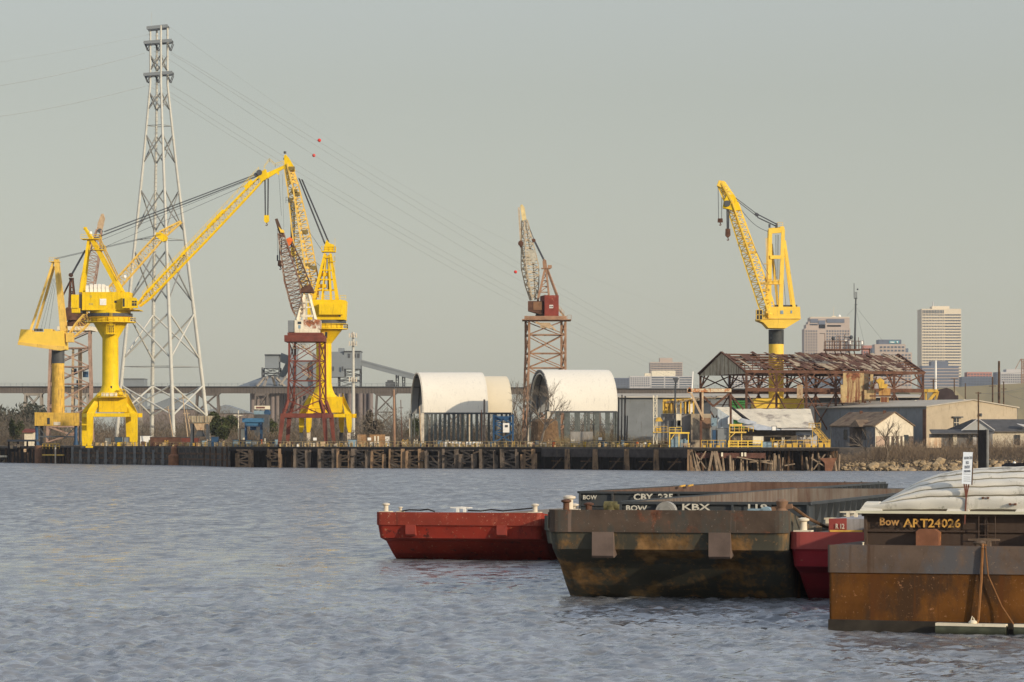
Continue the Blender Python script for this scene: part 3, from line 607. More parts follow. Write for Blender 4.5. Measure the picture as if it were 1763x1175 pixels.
# ================================================================= tall yellow portal crane, middle
def crane_e():
    q = Q(926); S = q.S; b = q(560,766); b.z = 5.4
    t = thing("portal_crane", "tall yellow portal crane with steep lattice boom behind the red lattice tower", "crane", b, "portal cranes along the wharf")
    portal(t, q, 529, 607, 0, 677, 714, 745, (541,591,684,711), YEL, 9, -16, 10, False)
    for x, dd in ((533,-4.5),(602,-4.5),(517,4.5),(586,4.5)):
        l = MB(); l.bar(q(x,744,dd), Vector((q(x,0).x, q.Y+dd, 5.6)), .9, .8); l.box(Vector((q(x,0).x-1.2,q.Y+dd-.5,5.4)), Vector((q(x,0).x+1.2,q.Y+dd+.5,6.4))); l.link("bogie", OLDWH if dd < 0 else DGREY, t)
    p = MB(); p.lathe(q(557.5,0), [(27*S,q(0,686).z),(19*S,q(0,679).z),(15*S,q(0,670).z),(13.4*S,q(0,660).z),(13.2*S,q(0,592).z),(32*S,q(0,568).z),(36*S,q(0,566.6).z)], 32); p.link("pillar", YEL, t, True)
    p = MB(); p.lathe(q(558,0), [(41*S,q(0,567.5).z),(41*S,q(0,566.2).z)], 32); g = p.link("gallery", YEL, t)
    r = MB(); n = 26; r.rail([q(558,566.2)+Vector((40.6*S*math.cos(2*math.pi*i/n),40.6*S*math.sin(2*math.pi*i/n),0)) for i in range(n+1)], 1.2, 3, .05); r.link("railing", YEL, g)
    p = MB(); p.lathe(q(558,0), [(33*S,q(0,566).z),(33*S,q(0,558.5).z)], 30); p.link("ring_drum", YEL, t, True)
    p = MB(); p.lathe(q(560,0), [(36*S,q(0,558.4).z),(36*S,q(0,552.4).z)], 30); p.link("slew_ring", DGREY, t, True)
    h = MB(); h.prism([q(531,551.8,-5),q(595.5,551.8,-5),q(597,519,-5),q(590,517.5,-5),q(531,517.5,-5)], (0,10,0)); ho = h.link("machinery_house", YEL, t)
    h = MB(); h.box(q(551.5,543.5,-6.4), q(592,525,-5.02)); h.link("front_locker", YEL, ho); window_panes(ho, [(584.5,547,588,544.5)], q, -5.06)
    h = MB(); h.rail([q(533,517.4,-4.9), q(597,517.4,-4.9)], 1.1, 1.4, .05); h.link("roof_railing", YEL, ho)
    h = MB(); h.box(q(556,584,-5.4), q(565,573,-3.2)); h.bar(q(561,584,-4.6), q(561,600,-2.4), .3); cg = h.link("access_cage", YELD, t); window_panes(cg, [(561.5,583,565.5,573)], q, -5.46)
    a = MB()
    for d in (-2.6,2.6):
        a.bar(q(541,517.5,d), q(560,437,d*.6), .8, .8, .6, .6); a.bar(q(581,517.5,d), q(574,470,d*.75), .75, .75, .65,.65); a.bar(q(574,470,d*.75), q(569,437,d*.6), .65,.65,.55,.55)
        a.bar(q(555,517.5,d*.9), q(561.5,440,d*.55), .4); a.bar(q(570,517.5,d*.9), q(566,440,d*.55), .4)
        for y, x0, x1 in ((444,559,569),(466,554,573.6),(482,550,575.5),(500,546,578)): a.bar(q(x0,y,d*.75), q(x1,y,d*.75), .3)
    for y, x0 in ((466,554),(482,550),(500,546)): a.bar(q(x0,y,-2), q(x0,y,2), .35)
    am = a.link("mast", YEL, t)
    a = MB(); a.box(q(544,496,-1.6), q(562,490,1.6)); a.box(q(550,476,-1.4), q(565,470,1.4)); a.link("winch_frame", YEL, am)
    a = MB(); a.box(q(564,500,-.6), q(568,440,.6)); a.link("ladder_trunk", mat("dark_yellow_trunk",(.35,.24,.03),.8,.3,1), am)  # trunk in a darker yellow than the mast
    a = MB(); a.box(q(554,434.6,-2.4), q(577.5,433,2.4)); a.rail([q(554,433,-2.3),q(577.5,433,-2.3),q(577.5,433,2.3)], 1.2, 1.2, .05); a.link("mast_platform", YEL, am)
    a = MB(); a.prism([q(558,433,-1.8),q(574,433,-1.8),q(575,422,-1.8),q(567,419.5,-1.8),q(563,413.5,-1.8),q(558.5,426,-1.8)], (0,3.6,0)); a.bar(q(576.5,433,0), q(576.8,411,0), .08); a.link("mast_head", YEL, am)
    a = MB(); a.box(q(570,452,-2.6), q(577.5,450.6,-1)); a.rail([q(570,450.6,-2.5),q(577.5,450.6,-2.5)], 1.1, 1, .05); a.bar(q(577.3,440,-2.5), q(577.3,470,-2.5), .1); a.link("side_landing", YEL, am)
    # wide boom seen from its front left
    dd = Vector((.55,.83,0)).normalized()
    bo = boom_mb(q(538,514,-2), q(505,320,-2), [(0,1.6,3.2),(.15,2.4,5.2),(.6,2.4,4.4),(1,1.7,2.6)], 26, .38, .14, dd).link("boom", YEL2, t)
    b2 = boom_mb(q(504.6,320,-2), q(496,284,-2), [(0,1.7,2.6),(1,1.0,1.6)], 7, .5, .24, dd); b2.link("upper_boom", YEL2, bo)
    h = MB(); h.prism([q(491,292,-2.8),q(500,296,-2.8),q(509,296,-2.8),q(508,290,-2.8),q(498,273,-2.8),q(493,267.5,-2.8),q(490,270,-2.8)], (0,1.8,0)); h.link("boom_head", YEL, bo)
    for x,y,s_ in ((504,292,4.5),(508,331,5),(513,336,4),(526,401,5),(501,346,3.5),(531,458,4.5),(541,462,4)):
        h = MB(); h.box(q(x-s_,y+3.2,-3.6), q(x+s_,y-3.2,-2)); h.link("boom_platform", mat("grimy_yellow",(.20,.15,.05),.85,.4,1) if "grimy_yellow" not in bpy.data.materials else bpy.data.materials["grimy_yellow"], bo)
    h = MB(); h.rail([q(494,352,-4), q(501,352,-4)], 1.6, .8, .05); h.bar(q(489,275,-2.4), q(493,275,-2.4), .5); h.tube(q(491.5,266,-2), q(491.5,262,-2), .35, None, 8); h.link("tip_fittings", DGREY, bo)
    r = MB()
    for k in range(3):
        r.tube(q(514.5+k*.8,308,-2+k*.4), q(559+k*.9,421,-1+k), .07, None, 4); r.tube(q(519.5+k*.9,310,-2+k*.4), q(565+k*.8,417,-1+k), .07, None, 4)
    r.tube(q(533,400,-2), q(558,437,0), .05, None, 4); r.tube(q(541,450,-2), q(556,462,0), .05, None, 4); r.link("luffing_rope", ROPE, t)
    hook_block(t, q, 506, 427, 448, YEL, (-5,-4,-3,-1,0,1.5,2.5), 348, -2.5)
crane_e()
# ================================================================= red-brown tower crane between the tents
def crane_g():
    q = Q(965); S = q.S; b = q(941,766); b.z = 5.3
    t = thing("tower_crane", "orange rusted lattice tower crane with red cab behind the white tents", "crane", b, "old lattice tower cranes")
    lv = [(764,906,975,10),(735,907,974,10),(700,908,973.5,10),(667,909,973.5,10),(634,910,973,10),(609,911,973,10),(577,911,973,10),(553,911,973,10)]
    rect_tower(lv, q, 0, 0, -6, 0, .62, .26).link("lattice_tower", RUSTOR, t)
    l = MB(); l.box(q(899,552.5,-6.5), q(983,551,6.5)); l.box(q(903,551,-6), q(975,545.6,6)); l.rail([q(976,551,-6),q(983,551,-6)],1.1,1,.05); l.link("tower_platform", RUSTOR, t)
    l = MB(); l.bar(q(922,556,-5.2), q(946,566,-5.2), .6); l.box(q(930,566,-5.4), q(947,557,-4)); l.bar(q(946,560,-5.2), q(956,570,-5.2), .5); l.link("under_platform_gear", TAN, t)
    l = MB(); l.lathe(q(936,0), [(15*S,q(0,545.4).z),(13*S,q(0,540).z)], 18); l.link("turntable", DGREY, t)
    RP = mat("peeling_red_paint", (.23,.045,.03), .7, .3, .6, dirt=((.62,.45,.28),.8,.62))
    l = MB(); l.prism([q(937.5,545.2,-4.5),q(961.5,545.2,-4.5),q(961.5,510,-4.5),q(937.5,509.5,-4.5)], (-1.2,7.5,0)); ho = l.link("machinery_house", RP, t)
    l = MB(); l.box(q(945.5,532,-4.6), q(952,526.5,-4.48)); l.link("white_notice", WHITE, ho)
    for x0,x1 in ((946.2,947.8),(949,951.4)):
        l = MB(); l.box(q(x0,530.8,-4.66), q(x1,527.8,-4.61)); l.link("notice_mark", DGREY, ho)
    l = MB(); l.prism([q(909,536,-3.6),q(932,543,-3.6),q(934,543,-3.6),q(934,519.5,-3.6),q(909,519.5,-3.6)], (0,6,0)); l.link("winch_house", RUSTF, t)
    l = MB(); l.box(q(918,535,-3.75), q(933,521,-3.62)); l.link("ribbed_panel", mat("brown_ribbed_panel",(.28,.15,.08),.8,.3,.6,corr=2.5), t)
    a = MB()
    for d in (-2.3,2.3):
        a.bar(q(926,518,d), q(938.5,462,d*.4), .6); a.bar(q(945,509,d), q(940,462,d*.4), .5); a.bar(q(959,509,d), q(941.5,462,d*.4), .5)
    for y in (474,484,494,504): f=(y-462)/56; a.bar(q(938.5-12.5*f,y,-2*f-.3), q(940+5*f,y,-2*f-.3), .28); a.bar(q(938.5-12.5*f,y,-2*f-.3), q(940+5*(f-.18),y-10,-2*f-.3), .22)
    a.box(q(932,463.4,-1.6), q(948,462,1.6)); a.box(q(943,462,-.8), q(950,457,.8)); a.prism([q(935,462,-.8),q(942,462,-.8),q(940.5,449,-.8),q(936,446,-.8),q(934,450,-.8)], (0,1.6,0)); a.link("mast", RUSTOR, t)
    BM = mat("flaking_cream_boom", (.46,.38,.27), .85, .3, 1, rust=.35, rustcol=(.22,.13,.07))
    dd = Vector((.75,.66,0)).normalized()
    bo = boom_mb(q(919,517,-1), q(903,380,-1), [(0,1.0,1.8),(.2,1.8,3.6),(.42,2.2,4.6),(.75,1.6,2.6),(1,1.0,1.2)], 20, .32, .14, dd).link("boom", BM, t)
    h = MB(); h.prism([q(899,381,-1.6),q(906.5,379,-1.6),q(903,358,-1.6),q(899,352.5,-1.6),q(895.5,355,-1.6)], (0,1.3,0)); h.link("boom_head", mat("pale_yellow_paint",(.66,.52,.25),.7,.25,1), bo)
    h = MB()
    h.bar(q(893.2,358,-1.3), q(896.5,415,-1.6), .5); h.bar(q(896.5,415,-1.6), q(903,455,-1.6), .5); h.bar(q(903,455,-1.6), q(914,518,-1.4), .45); h.link("outer_chord", BM, bo)
    h = MB(); h.tube(q(896.5,420,-2.4), q(896.5,420,-1), .75, None, 12); h.box(q(895,427,-2.2), q(899,422,-1.2)); h.tube(q(919,414.5,-1.2), q(919,414.5,.4), .5, None, 12); h.link("sheave", RUSTF, bo)
    h = MB(); h.box(q(907,453,-2.1), q(922,432,-1.9)); h.link("boom_plating", mat("pale_boom_plate",(.45,.42,.34),.8,.3,1.5,rust=.3), bo)
    r = MB()
    for k in range(4): r.tube(q(919+k*.8,416-k*.3,-1+k*.4), q(936+k*.7,450-k*.5,-.8+k*.4), .08, None, 4)
    r.tube(q(904,374,-1), q(919,412,-1), .09, None, 4); r.link("luffing_rope", ROPE, t)
    l = MB(); l.bar(q(961,533,-2), q(971,545,-2), .5); l.rail([q(962,533,-2.5),q(971,544,-2.5)],1,1,.05); l.link("stairway", TAN, t)
crane_g()
# ================================================================= yellow pillar crane behind the shed
def crane_h():
    q = Q(885); S = q.S; b = q(1338,766); b.z = 5.2
    t = thing("pillar_crane", "yellow pillar crane with two hooks standing behind the roofless steel shed", "crane", b)
    p = MB(); p.lathe(q(1336.3,0), [(13*S,5.3),(13*S,q(0,593).z)], 28); p.link("pillar", YELO, t, True)
    p = MB(); p.lathe(q(1336.3,0), [(13.15*S,q(0,592.9).z),(13.15*S,q(0,568).z)], 28); p.link("dark_collar", mat("worn_black_collar",(.045,.05,.05),.6,.4,1,dirt=((.22,.25,.22),1.2,.6)), t, True)
    h = MB(); h.box(q(1295.5,703.6,-4.5), q(1382,687,4.5)); h.box(q(1300,740,-4), q(1378,703.8,4)); h.link("base_block", YELO, t)
    h = MB(); h.prism([q(1320.5,529.5,-4.2),q(1375,529.5,-4.2),q(1376.3,551,-4.2),q(1350.6,566.5,-4.2),q(1321,566,-4.2),q(1313,557,-4.2),q(1302,552.5,-4.2),q(1302,549,-4.2),q(1313,548,-4.2)], (0,8.4,0)); ho = h.link("machinery_house", YELO, t)
    h = MB(); h.box(q(1302,550.5,-4.5), q(1376.6,549.4,4.5)); h.link("floor_plate", YEL2, ho)
    h = MB(); h.box(q(1341.5,542,-4.3), q(1346.5,536,-4.18)); h.box(q(1359,541,-4.3), q(1361.5,536,-4.18)); h.link("white_notice", LBLUE, ho)
    for x,w_ in ((1336,4),(1346,6),(1354,7),(1362,5),(1369,4)):
        h = MB(); h.box(q(x-w_/2,529.3,-3), q(x+w_/2,525.5+w_*.1,1)); h.link("roof_machinery", DGREY, ho)
    h = MB(); h.box(q(1299,552.5,-6.5), q(1309.5,535.5,-3.6)); cb = h.link("operator_cab", GLASS, t)
    h = MB(); 
    for x in (1299,1304,1309.5): h.bar(q(x,552.5,-6.6), q(x,535.5,-6.6), .16)
    for y in (535.5,544,552.5): h.bar(q(1299,y,-6.6), q(1309.5,y,-6.6), .16)
    h.link("cab_frame", YEL2, cb)
    a = MB()
    for d, o in ((-3,0),(2.6,5)):
        a.bar(q(1322,548,d), q(1325.5,395,d*.5), 1.15, 1.0, .9, .9)
        a.bar(q(1342.6,530,d), q(1347.5,396,d*.5), 1.1, 1.0, .9, .9) if d < 0 else a.bar(q(1341,530,d), q(1328,420,d*.5), .6)
        a.bar(q(1365.5,530,d), q(1350,415,d*.5), .8, .8, .6, .6)
    a.bar(q(1324.5,444,-2.4), q(1346,444,-2.2), .8, .9); a.bar(q(1323,488,-2.6), q(1342,487,-2.5), .8, 1.0); a.bar(q(1325,399,-1.5), q(1348,397,-1.5), .9, 1.3); a.bar(q(1325,397,1.5), q(1348,395,1.5), .9, 1.3)
    a.prism([q(1341,399,-1.6),q(1349.5,399,-1.6),q(1349.5,391,-1.6),q(1343,390.5,-1.6)], (0,3.2,0)); am = a.link("mast", YELO, t)
    a = MB(); a.rail([q(1338,391,-1.5),q(1347,391,-1.5)],1.0,1,.05); a.box(q(1320,491,-3.2), q(1342,489.8,-1.5)); a.rail([q(1320,489.8,-3.1),q(1340,489.8,-3.1)],1.1,1.3,.05); a.link("mast_platform", YEL2, am)
    a = MB(); a.bar(q(1317.5,411,-2.6), q(1320,545,-3.2), .14); a.bar(q(1319.5,411,-2.6), q(1322,545,-3.2), .14)
    for k in range(50): y = 412+k*2.6; x = 1317.5+(y-411)*.0187; a.bar(q(x,y,-2.6), q(x+2,y,-2.6), .08)
    a.box(q(1314,456,-3), q(1321,455,-1.5)); a.link("ladder", YEL2, am)
    a = MB()
    for x in (1335,1337.5,1340): a.tube(q(x,405,-1), q(x+1.5,528,-1), .05, None, 4)
    a.tube(q(1345,430,0), q(1353,527,0), .05, None, 4); a.tube(q(1330,420,0), q(1337,480,0),.05,None,4); a.link("mast_rope", ROPE, am)
    dd = Vector((.62,.78,0)).normalized()
    bo = boom_mb(q(1325,548,-3), q(1259,352,-3), [(0,1.8,3.2),(.12,2.3,3.6),(.5,2.4,3.1),(1,2.0,2.4)], 30, .38, .14, dd).link("boom", YELO, t)
    b2 = boom_mb(q(1258,351,-3), q(1240,318,-3), [(0,2.0,2.4),(1,1.3,1.4)], 7, .45, .2, dd); b2.link("boom_tip", YELO, bo)
    h = MB(); h.prism([q(1233,322,-4),q(1236,312.8,-4),q(1245.5,314,-4),q(1247,322,-4),q(1240,325,-4)], (0,2,0)); h.link("boom_head", YELO, bo)
    h = MB(); h.prism([q(1243,360,-4.4),q(1262,365,-4.4),q(1274,364,-4.4),q(1268,350,-4.4),q(1262,337,-4.4),q(1250,338,-4.4),q(1245,348,-4.4)], (0,2.6,0)); h.link("sheave_housing", YEL, bo)
    h = MB(); h.box(q(1246,356,-4.6), q(1254,348,-4.42)); h.tube(q(1250,353,-4.9), q(1250,353,-4.4), .8, None, 14); h.link("sheave", DGREY, bo)
    for x,y,s_ in ((1285,421,8),(1292,436.5,8),(1313,490,9),(1315,501,8)):
        h = MB(); h.box(q(x-s_,y+2,-4.9), q(x+s_,y-2,-4.6)); h.link("boom_walkway", YELD, bo)
    r = MB()
    for dx in (0,1.6):
        r.tube(q(1262,340+dx*2,-3), q(1302,369.5+dx*2.6,-2), .09, None, 4); r.tube(q(1303,370+dx*3.4,-2), q(1336,386.5+dx*2.4,-1), .16, None, 5)
    r.prism([q(1298.5,368.5,-2.6),q(1302,367.5,-2.6),q(1306,371,-2.6),q(1304,374.5,-2.6),q(1300,373.5,-2.6)], (0,1.2,0)); r.link("luffing_rope", ROPE, t)
    r = MB(); pr = [q(1268+ (1322-1268)*f, 352+(400-352)*f+9*math.sin(math.pi*f), -2) for f in [k/8 for k in range(9)]]; r.path(pr, .06, 4); r.link('slack_cable', ROPE, t); r = MB(); r.path([q(1285+(1322-1285)*f, 400+(475-400)*f+4*math.sin(math.pi*f), -4) for f in [k/6 for k in range(7)]], .05, 4); r.link("slack_cable", ROPE, t)
    a = MB(); a.prism([q(1333,399,-1.8),q(1338,399,-1.8),q(1338,385.5,-1.8),q(1335,385,-1.8)], (0,.8,0)); a.bar(q(1324,393,-1.6), q(1324,387,-1.6), .5); a.link("mast_sheave", DGREY, am)
    hook_block(t, q, 1238.6, 378, 389, RUSTF, (-3.6,3), 322, -3.4, "whip_hook"); hook_block(t, q, 1251.4, 396, 415, RUSTF, (-2.2,-1.2,0,1.2,2.2), 358, -4.2)
crane_h()
# ================================================================= river crossing pylon and its lines
PY = Q(1215)
def pylon():
    q = PY; S = q.S; cxs = lambda y: np.interp(y, [46,145,470,755], [273.5,273.5,276.5,280])
    half = lambda y: np.interp(y, [46,145,283,470,660,760], [15.2,15.2,29,50.5,72,82])
    ang = [R(200), R(289), R(19), R(109)]                  # left, front, right, back legs
    def P(i, y): 
        hh = half(y)*1.0; return q(cxs(y)+hh*math.cos(ang[i]), y, hh*S*math.sin(ang[i]))
    b = q(280,765); b.z = 5.3
    t = thing("transmission_tower", "tall pale four legged steel transmission tower behind the cranes", "pylon", b)
    top = [47,46,47,47]
    for i in range(4):
        l = MB(); ys = [top[i],145,283,470,660,764]; rr = [.36,.39,.46,.58,.66,.70]
        for k in range(5): l.tube(P(i,ys[k]), P(i,ys[k+1]), rr[k], rr[k+1], 12)
        for y in list(range(60,745,36)): l.tube(P(i,y)+Vector((0,0,.12)), P(i,y)-Vector((0,0,.12)), np.interp(y,ys,rr)+.1, None, 10)
        if i == 3:
            for y in range(60,745,7): c = P(i,y); l.bar(c+Vector((-.9,-.6,0)), c+Vector((.9,-.6,0)), .1)
        l.link("leg", GALV, t)
    def braces(pairs, r_, m, name="brace"):
        for (y0,y1) in pairs:
            for i in range(4):
                j = (i+1) % 4; l = MB(); l.tube(P(i,y0), P(j,y1), r_, None, 6); l.link(name, m, t); l = MB(); l.tube(P(j,y0), P(i,y1), r_, None, 6); l.link(name, m, t)
    BR = mat("brace_steel", (.24,.24,.22), .6, .2, .3)
    braces([(96,122),(160,190),(232,282),(327,398)], .24, BR); braces([(433,520)], .28, BR); braces([(540,618),(664,716)], .33, GALV)
    for y in (217,413,632):
        l = MB()
        for i in range(4): l.bar(P(i,y), P((i+1)%4,y), .22)
        l.link("horizontal_frame", BR, t)
    for y, x0, x1 in ((48,254,290),(73,249,297),(128,248.5,298)):
        for d in (-2.6, 2.6):
            l = MB(); l.bar(q(x0,y+2.2,d), q(x1,y-1.6,d), 1.0, 1.1); l.link("cross_arm", SIDING, t)
        l = MB()
        for k in range(7): x = x0+(x1-x0)*k/6; yy = y+2.2-3.8*k/6; l.bar(q(x,yy,-2.6), q(x,yy,2.6), .25)
        l.link("cross_arm_tie", SIDING, t)
    for y in (76,131):
        for x in (254,272,293):
            l = MB()
            for dx, dx2 in ((-4.5,0),(4.5,0)): l.tube(q(x+dx,y,-1), q(x+dx2,y+12,-1), .16, None, 5); l.tube(q(x+dx+1,y,1), q(x+dx2+1,y+12,1), .16, None, 5)
            l.link("insulator", DGREY, t)
    l = MB(); l.tube(q(261,47), q(261,22), .05, None, 4); l.link("lightning_rod", GALV, t)
pylon()
def wires():
    q = PY; S_ = "long power conductor sagging down to the right from the transmission tower"
    sets = [  # start row, mid points in pixels (row), end
        (294,89,[(520,224),(704,344),(900,454),(1120,585),(1225,640)],0),
        (294,92,[(520,233),(704,355),(900,466),(1120,594),(1225,648)],1),
        (272,90,[(490,232),(680,360),(900,484),(1120,604),(1225,655)],2),
        (294,146,[(490,268),(680,388),(900,506),(1120,620),(1225,668)],3),
        (272,146,[(486,278),(680,399),(900,515),(1120,628),(1225,674)],4),
        (254,147,[(300,166),(486,290),(704,424),(900,526),(1120,636),(1225,680)],5)]
    names = ["uppermost conductor sagging right from the tower's upper cross arm","second conductor below the topmost, running right from the upper arm","third conductor of the upper three, sagging right from the upper arm",
             "highest of the three conductors leaving the lower cross arm to the right","middle conductor of the three leaving the lower arm to the right","lowest conductor of all sagging to the right from the tower"]
    for (x0,y0,pts,k) in sets:
        P = [(x0,y0)]+pts; xs = [p[0] for p in P]; co = np.polyfit(xs, [p[1] for p in P], 3)
        b = MB(); L = []
        for i in range(31):
            f = i/30; px = xs[0]+(1235-xs[0])*f; py = np.polyval(co, px) if i else y0+1
            inv = (1-f)/1215+f/2600; L.append(W(px, py, 1/inv))
        b.path(L, .055, 4); o = b.link("power_line", WIRE, None); tag(o, names[k], "power line", "conductors from the transmission tower")
        wires.curves = getattr(wires, "curves", [])+[(xs[0], co)]
    for (x0,y0,x1,y1,lab) in ((249,92,-60,157,"upper conductor leaving the tower to the left edge"),(249,149,-60,209,"lower conductor leaving the tower to the left edge"),(256,60,-60,116,"thin faint top wire running left from the tower peak")):
        b = MB(); L = []
        for i in range(13): f = i/12; L.append(W(x0+(x1-x0)*f, y0+(y1-y0)*f+(6 if y0>70 else 3)*math.sin(math.pi*f)*1.0, 1/((1-f)/1215+f/1020)))
        b.path(L, .06 if y0 > 70 else .03, 4); tag(b.link("power_line", WIRE, None), lab, "power line", "conductors from the transmission tower")
    b = MB(); L = []
    for i in range(25): f = i/24; L.append(W(292+(1235-292)*f, 47+(560-47)*f+55*math.sin(math.pi*f), 1/((1-f)/1215+f/2600)))
    b.path(L, .03, 4); tag(b.link("ground_wire", WIRE, None), "thin shield wire above all conductors to the right of the tower", "power line")
    for px, py, Y, r, lab in ((549.7,242,1500,1.0,"red marker ball higher and further right of the two by the yellow boom tip"),(540.3,268,1500,.9,"red marker ball just right of the tall yellow boom tip, lower one"),(887.5,468.6,1800,1.05,"red marker ball on the wires left of the rusty crane boom")):
        c = W(px,py,Y); b = MB(); b.ball(c, r*.8, 8); o = b.link("marker_ball", RED, None, True); tag(o, lab, "marker ball", "red balls on the power lines")
wires()
# ================================================================= railway viaduct
def viaduct():
    Y = 1900; q = Q(Y); b = q(600,765); b.z = 5
    t = thing("railway_viaduct", "long brown railway viaduct on braced steel towers crossing behind the yard", "bridge", b)
    edges = list(range(-120, 1640, 80)); 
    def ty(x): return np.interp(x, [0,700,1060,1650],[664.5,665,668,669])
    for x in edges:
        g = MB(); y = ty(x); th = 13 if x < 1000 else 11
        g.box(q(x+.15,y+th,-3), q(x+79.9,y+2.4,-2.4)); 
        for k in range(16): g.box(q(x+k*5+.5,y+th-.4,-3.25), q(x+k*5+1.3,y+2.8,-3.02))
        g.link("deck_girder", BRIDGEM, t)
        g = MB(); g.box(q(x,y+2.3,-4), q(x+80,y+.8,4)); g.link("track_deck", DGREY, t)
        g = MB(); g.rail([q(x,y+.8,-3.9), q(x+80,y+.8,-3.9)], 1.6, 3, .07); g.link("railing", SIDING, t)
    for (a,c,m) in ((36,80,BRIDGEL),(118,160,BRIDGEL),(210,250,BRIDGEL),(331,384,BRIDGEM),(432,470,BRIDGEM),(500,545,BRIDGEM),(640,688,BRIDGEM),(760,800,BRIDGEM),(900,940,BRIDGEM),(1000,1040,BRIDGEM),(1110,1150,BRIDGEM)):
        tw = thing_part = MB(); y0 = ty(a)+13; rows = [y0, y0+32, y0+62, y0+92]; st = []
        for k, y in enumerate(rows): e = k*1.6; st.append([q(a+9-e,y,-3-e*.5), q(c-9+e,y,-3-e*.5), q(c-9+e,y,3+e*.5), q(a+9-e,y,3+e*.5)])
        lat_stations(tw, st, 1.0, .5, xb=True); tw.prism([q(a+4,y0,-3),q(c-4,y0,-3),q(c-9,y0+4,-3),q(a+9,y0+4,-3)], (0,6,0)); tw.link("viaduct_tower", m, t)
viaduct()
# ================================================================= grain elevator behind the viaduct
def elevator():
    q = Q(2150); b = q(560,765); b.z = 5
    t = thing("grain_elevator", "grey grain elevator with silos, headhouse and sloping conveyors beyond the viaduct", "grain elevator", b)
    def blk(name, x0,y0,x1,y1,d0,d1,m=SIDING, par=None):
        o = MB(); o.box(q(x0,y1,d0), q(x1,y0,d1)); return o.link(name, m, par or t)
    blk("leg_house", 458,612,481,635,-10,10); blk("roof_cap", 457.5,611,484,612.8,-11,11, DGREY)
    st = [[q(a,y,-9),q(c,y,-9),q(c,y,9),q(a,y,9)] for y,a,c in ((634,453,482),(643,453,482),(652,453,482))]
    lat_stations(MB(), st, .8, .4, xb=True).link("support_frame", DGREY, t)
    o = MB(); o.lathe(q(470,0,0), [(68*q.S,q(0,668).z),(20*q.S,q(0,650).z),(6*q.S,q(0,646).z)], 24); o.link("conical_roof", SIDING, t)
    o = MB()
    for x0,y0,x1,y1 in ((447,667,459,652),(459,667,464,650),(474,650,478,667),(480,652,494,667),(486,664,496,650)): o.bar(q(x0,y0,-26),q(x1,y1,-20),1.2)
    o.link("roof_spout", BRIDGEL, t)
    o = MB(); o.bar(q(482,615,0), q(500,622,0), 5, 5.5); o.bar(q(484,652,0), q(512,598,0), 3, 3.5); o.link("conveyor_gallery", SIDING, t)
    blk("headhouse", 500,598,512,668,-8,8, SIDING); blk("headhouse", 512,622,543,668,-10,8)
    hh = blk("headhouse", 540,612,594,650,-12,12); blk("headhouse_step", 541,628,569,668,-13,-12.2, SIDING, hh)
    o = MB(); o.prism([q(568,607,-11),q(596,606,-11),q(596,616,-11),q(541,627,-11),q(541,616,-11)], (0,20,0)); o.link("sloping_roof_house", SIDING, t)
    hh = blk("headhouse", 594,606,622,636,-12,12); blk("roof_cap", 593,605.3,623,606.6,-13,13, DGREY); blk("roof_box", 583,600,593,612,-5,5)
    for x in (601,611,617): blk("window", x,610,x+3.5,617,-12.3,-12.05, DGREY, hh)
    for x in (574,590): blk("window", x,632,x+3,640,-13.5,-13.25, DGREY, hh)
    st = [[q(a,y,-9),q(c,y,-9),q(c,y,9),q(a,y,9)] for y,a,c in ((636,584,621),(646,584,621),(656,584,621),(667,584,621))]
    lat_stations(MB(), st, .7, .35, xb=True).link("support_frame", DGREY, t)
    o = MB(); o.bar(q(620,624.5,-4), q(716,650,-4), 5, 3.6); o.bar(q(620,621.8,-4), q(716,647.3,-4), 5.6, .4); o.link("conveyor_gallery", SIDING, t)
    for x in (684,695):
        st = [[q(x-2,y,-3),q(x+2,y,-3),q(x+2,y,3),q(x-2,y,3)] for y in (645,655,668)]; lat_stations(MB(), st, .5, .3).link("trestle_leg", DGREY, t)
    blk("transfer_tower", 664,658,680,666,-4,4, DGREY); blk("transfer_tower", 667,655,677,658,-3,3, DGREY)
    for k in range(16):
        x = 500+k*9.0
        if 636 < x < 640: continue
        o = MB(); o.lathe(q(x+4.5,0,-14 if k%2 else -12), [(4.5*q.S,5),(4.5*q.S,q(0,672).z)], 12); o.link("silo", SILO, t, True)
    for k in range(8):
        x = 432+k*8.5; o = MB(); o.lathe(q(x+4,0,-6), [(4.2*q.S,5),(4.2*q.S,q(0,676).z)], 12); o.link("silo", SILO, t, True)
    blk("storage_shed", 500,676,640,748,-2,20, SILO)
elevator()
def simple_house(name, label, cat, q, x0,x1,y0,y1, dep, m, d0=0, extra=None):
    b = q((x0+x1)/2, y1, d0); t = thing(name, label, cat, b)
    o = MB(); o.box(q(x0,y1,d0), q(x1,y0,d0+dep)); o.link("wall", m, t)
    o = MB(); o.box(q(x0-.4,y0,d0-.5), q(x1+.4,y0-1,d0+dep+.5)); o.link("roof", DGREY, t); return t
q_ = Q(2150); t_ = simple_house("storage_building", "plain grey box building above the viaduct behind the pylon legs", "building", q_, 213,248,653,760, 20, SIDING); 
# long low sheds beyond the viaduct
def gable_far(x0,x1,ye,yr,Y,label):
    q = Q(Y); b = q((x0+x1)/2,764); b.z = 5; t = thing("storage_shed", label, "shed", b, None)
    o = MB(); o.box(Vector((q(x0,0).x,Y,5)), q(x1,ye,40)); o.link("wall", SILO, t)
    o = MB(); o.prism([q(x0-2,ye,-1),q(x1+2,ye,-1),q((x0+x1)/2,yr,-1)], (0,42,0)); o.link("roof", SIDING, t)
gable_far(245,345,705,684,2050,"wide dark shed with pale gabled roof seen between the pylon legs"); gable_far(345,430,712,697,2080,"low grey gabled shed below the viaduct left of the elevator")
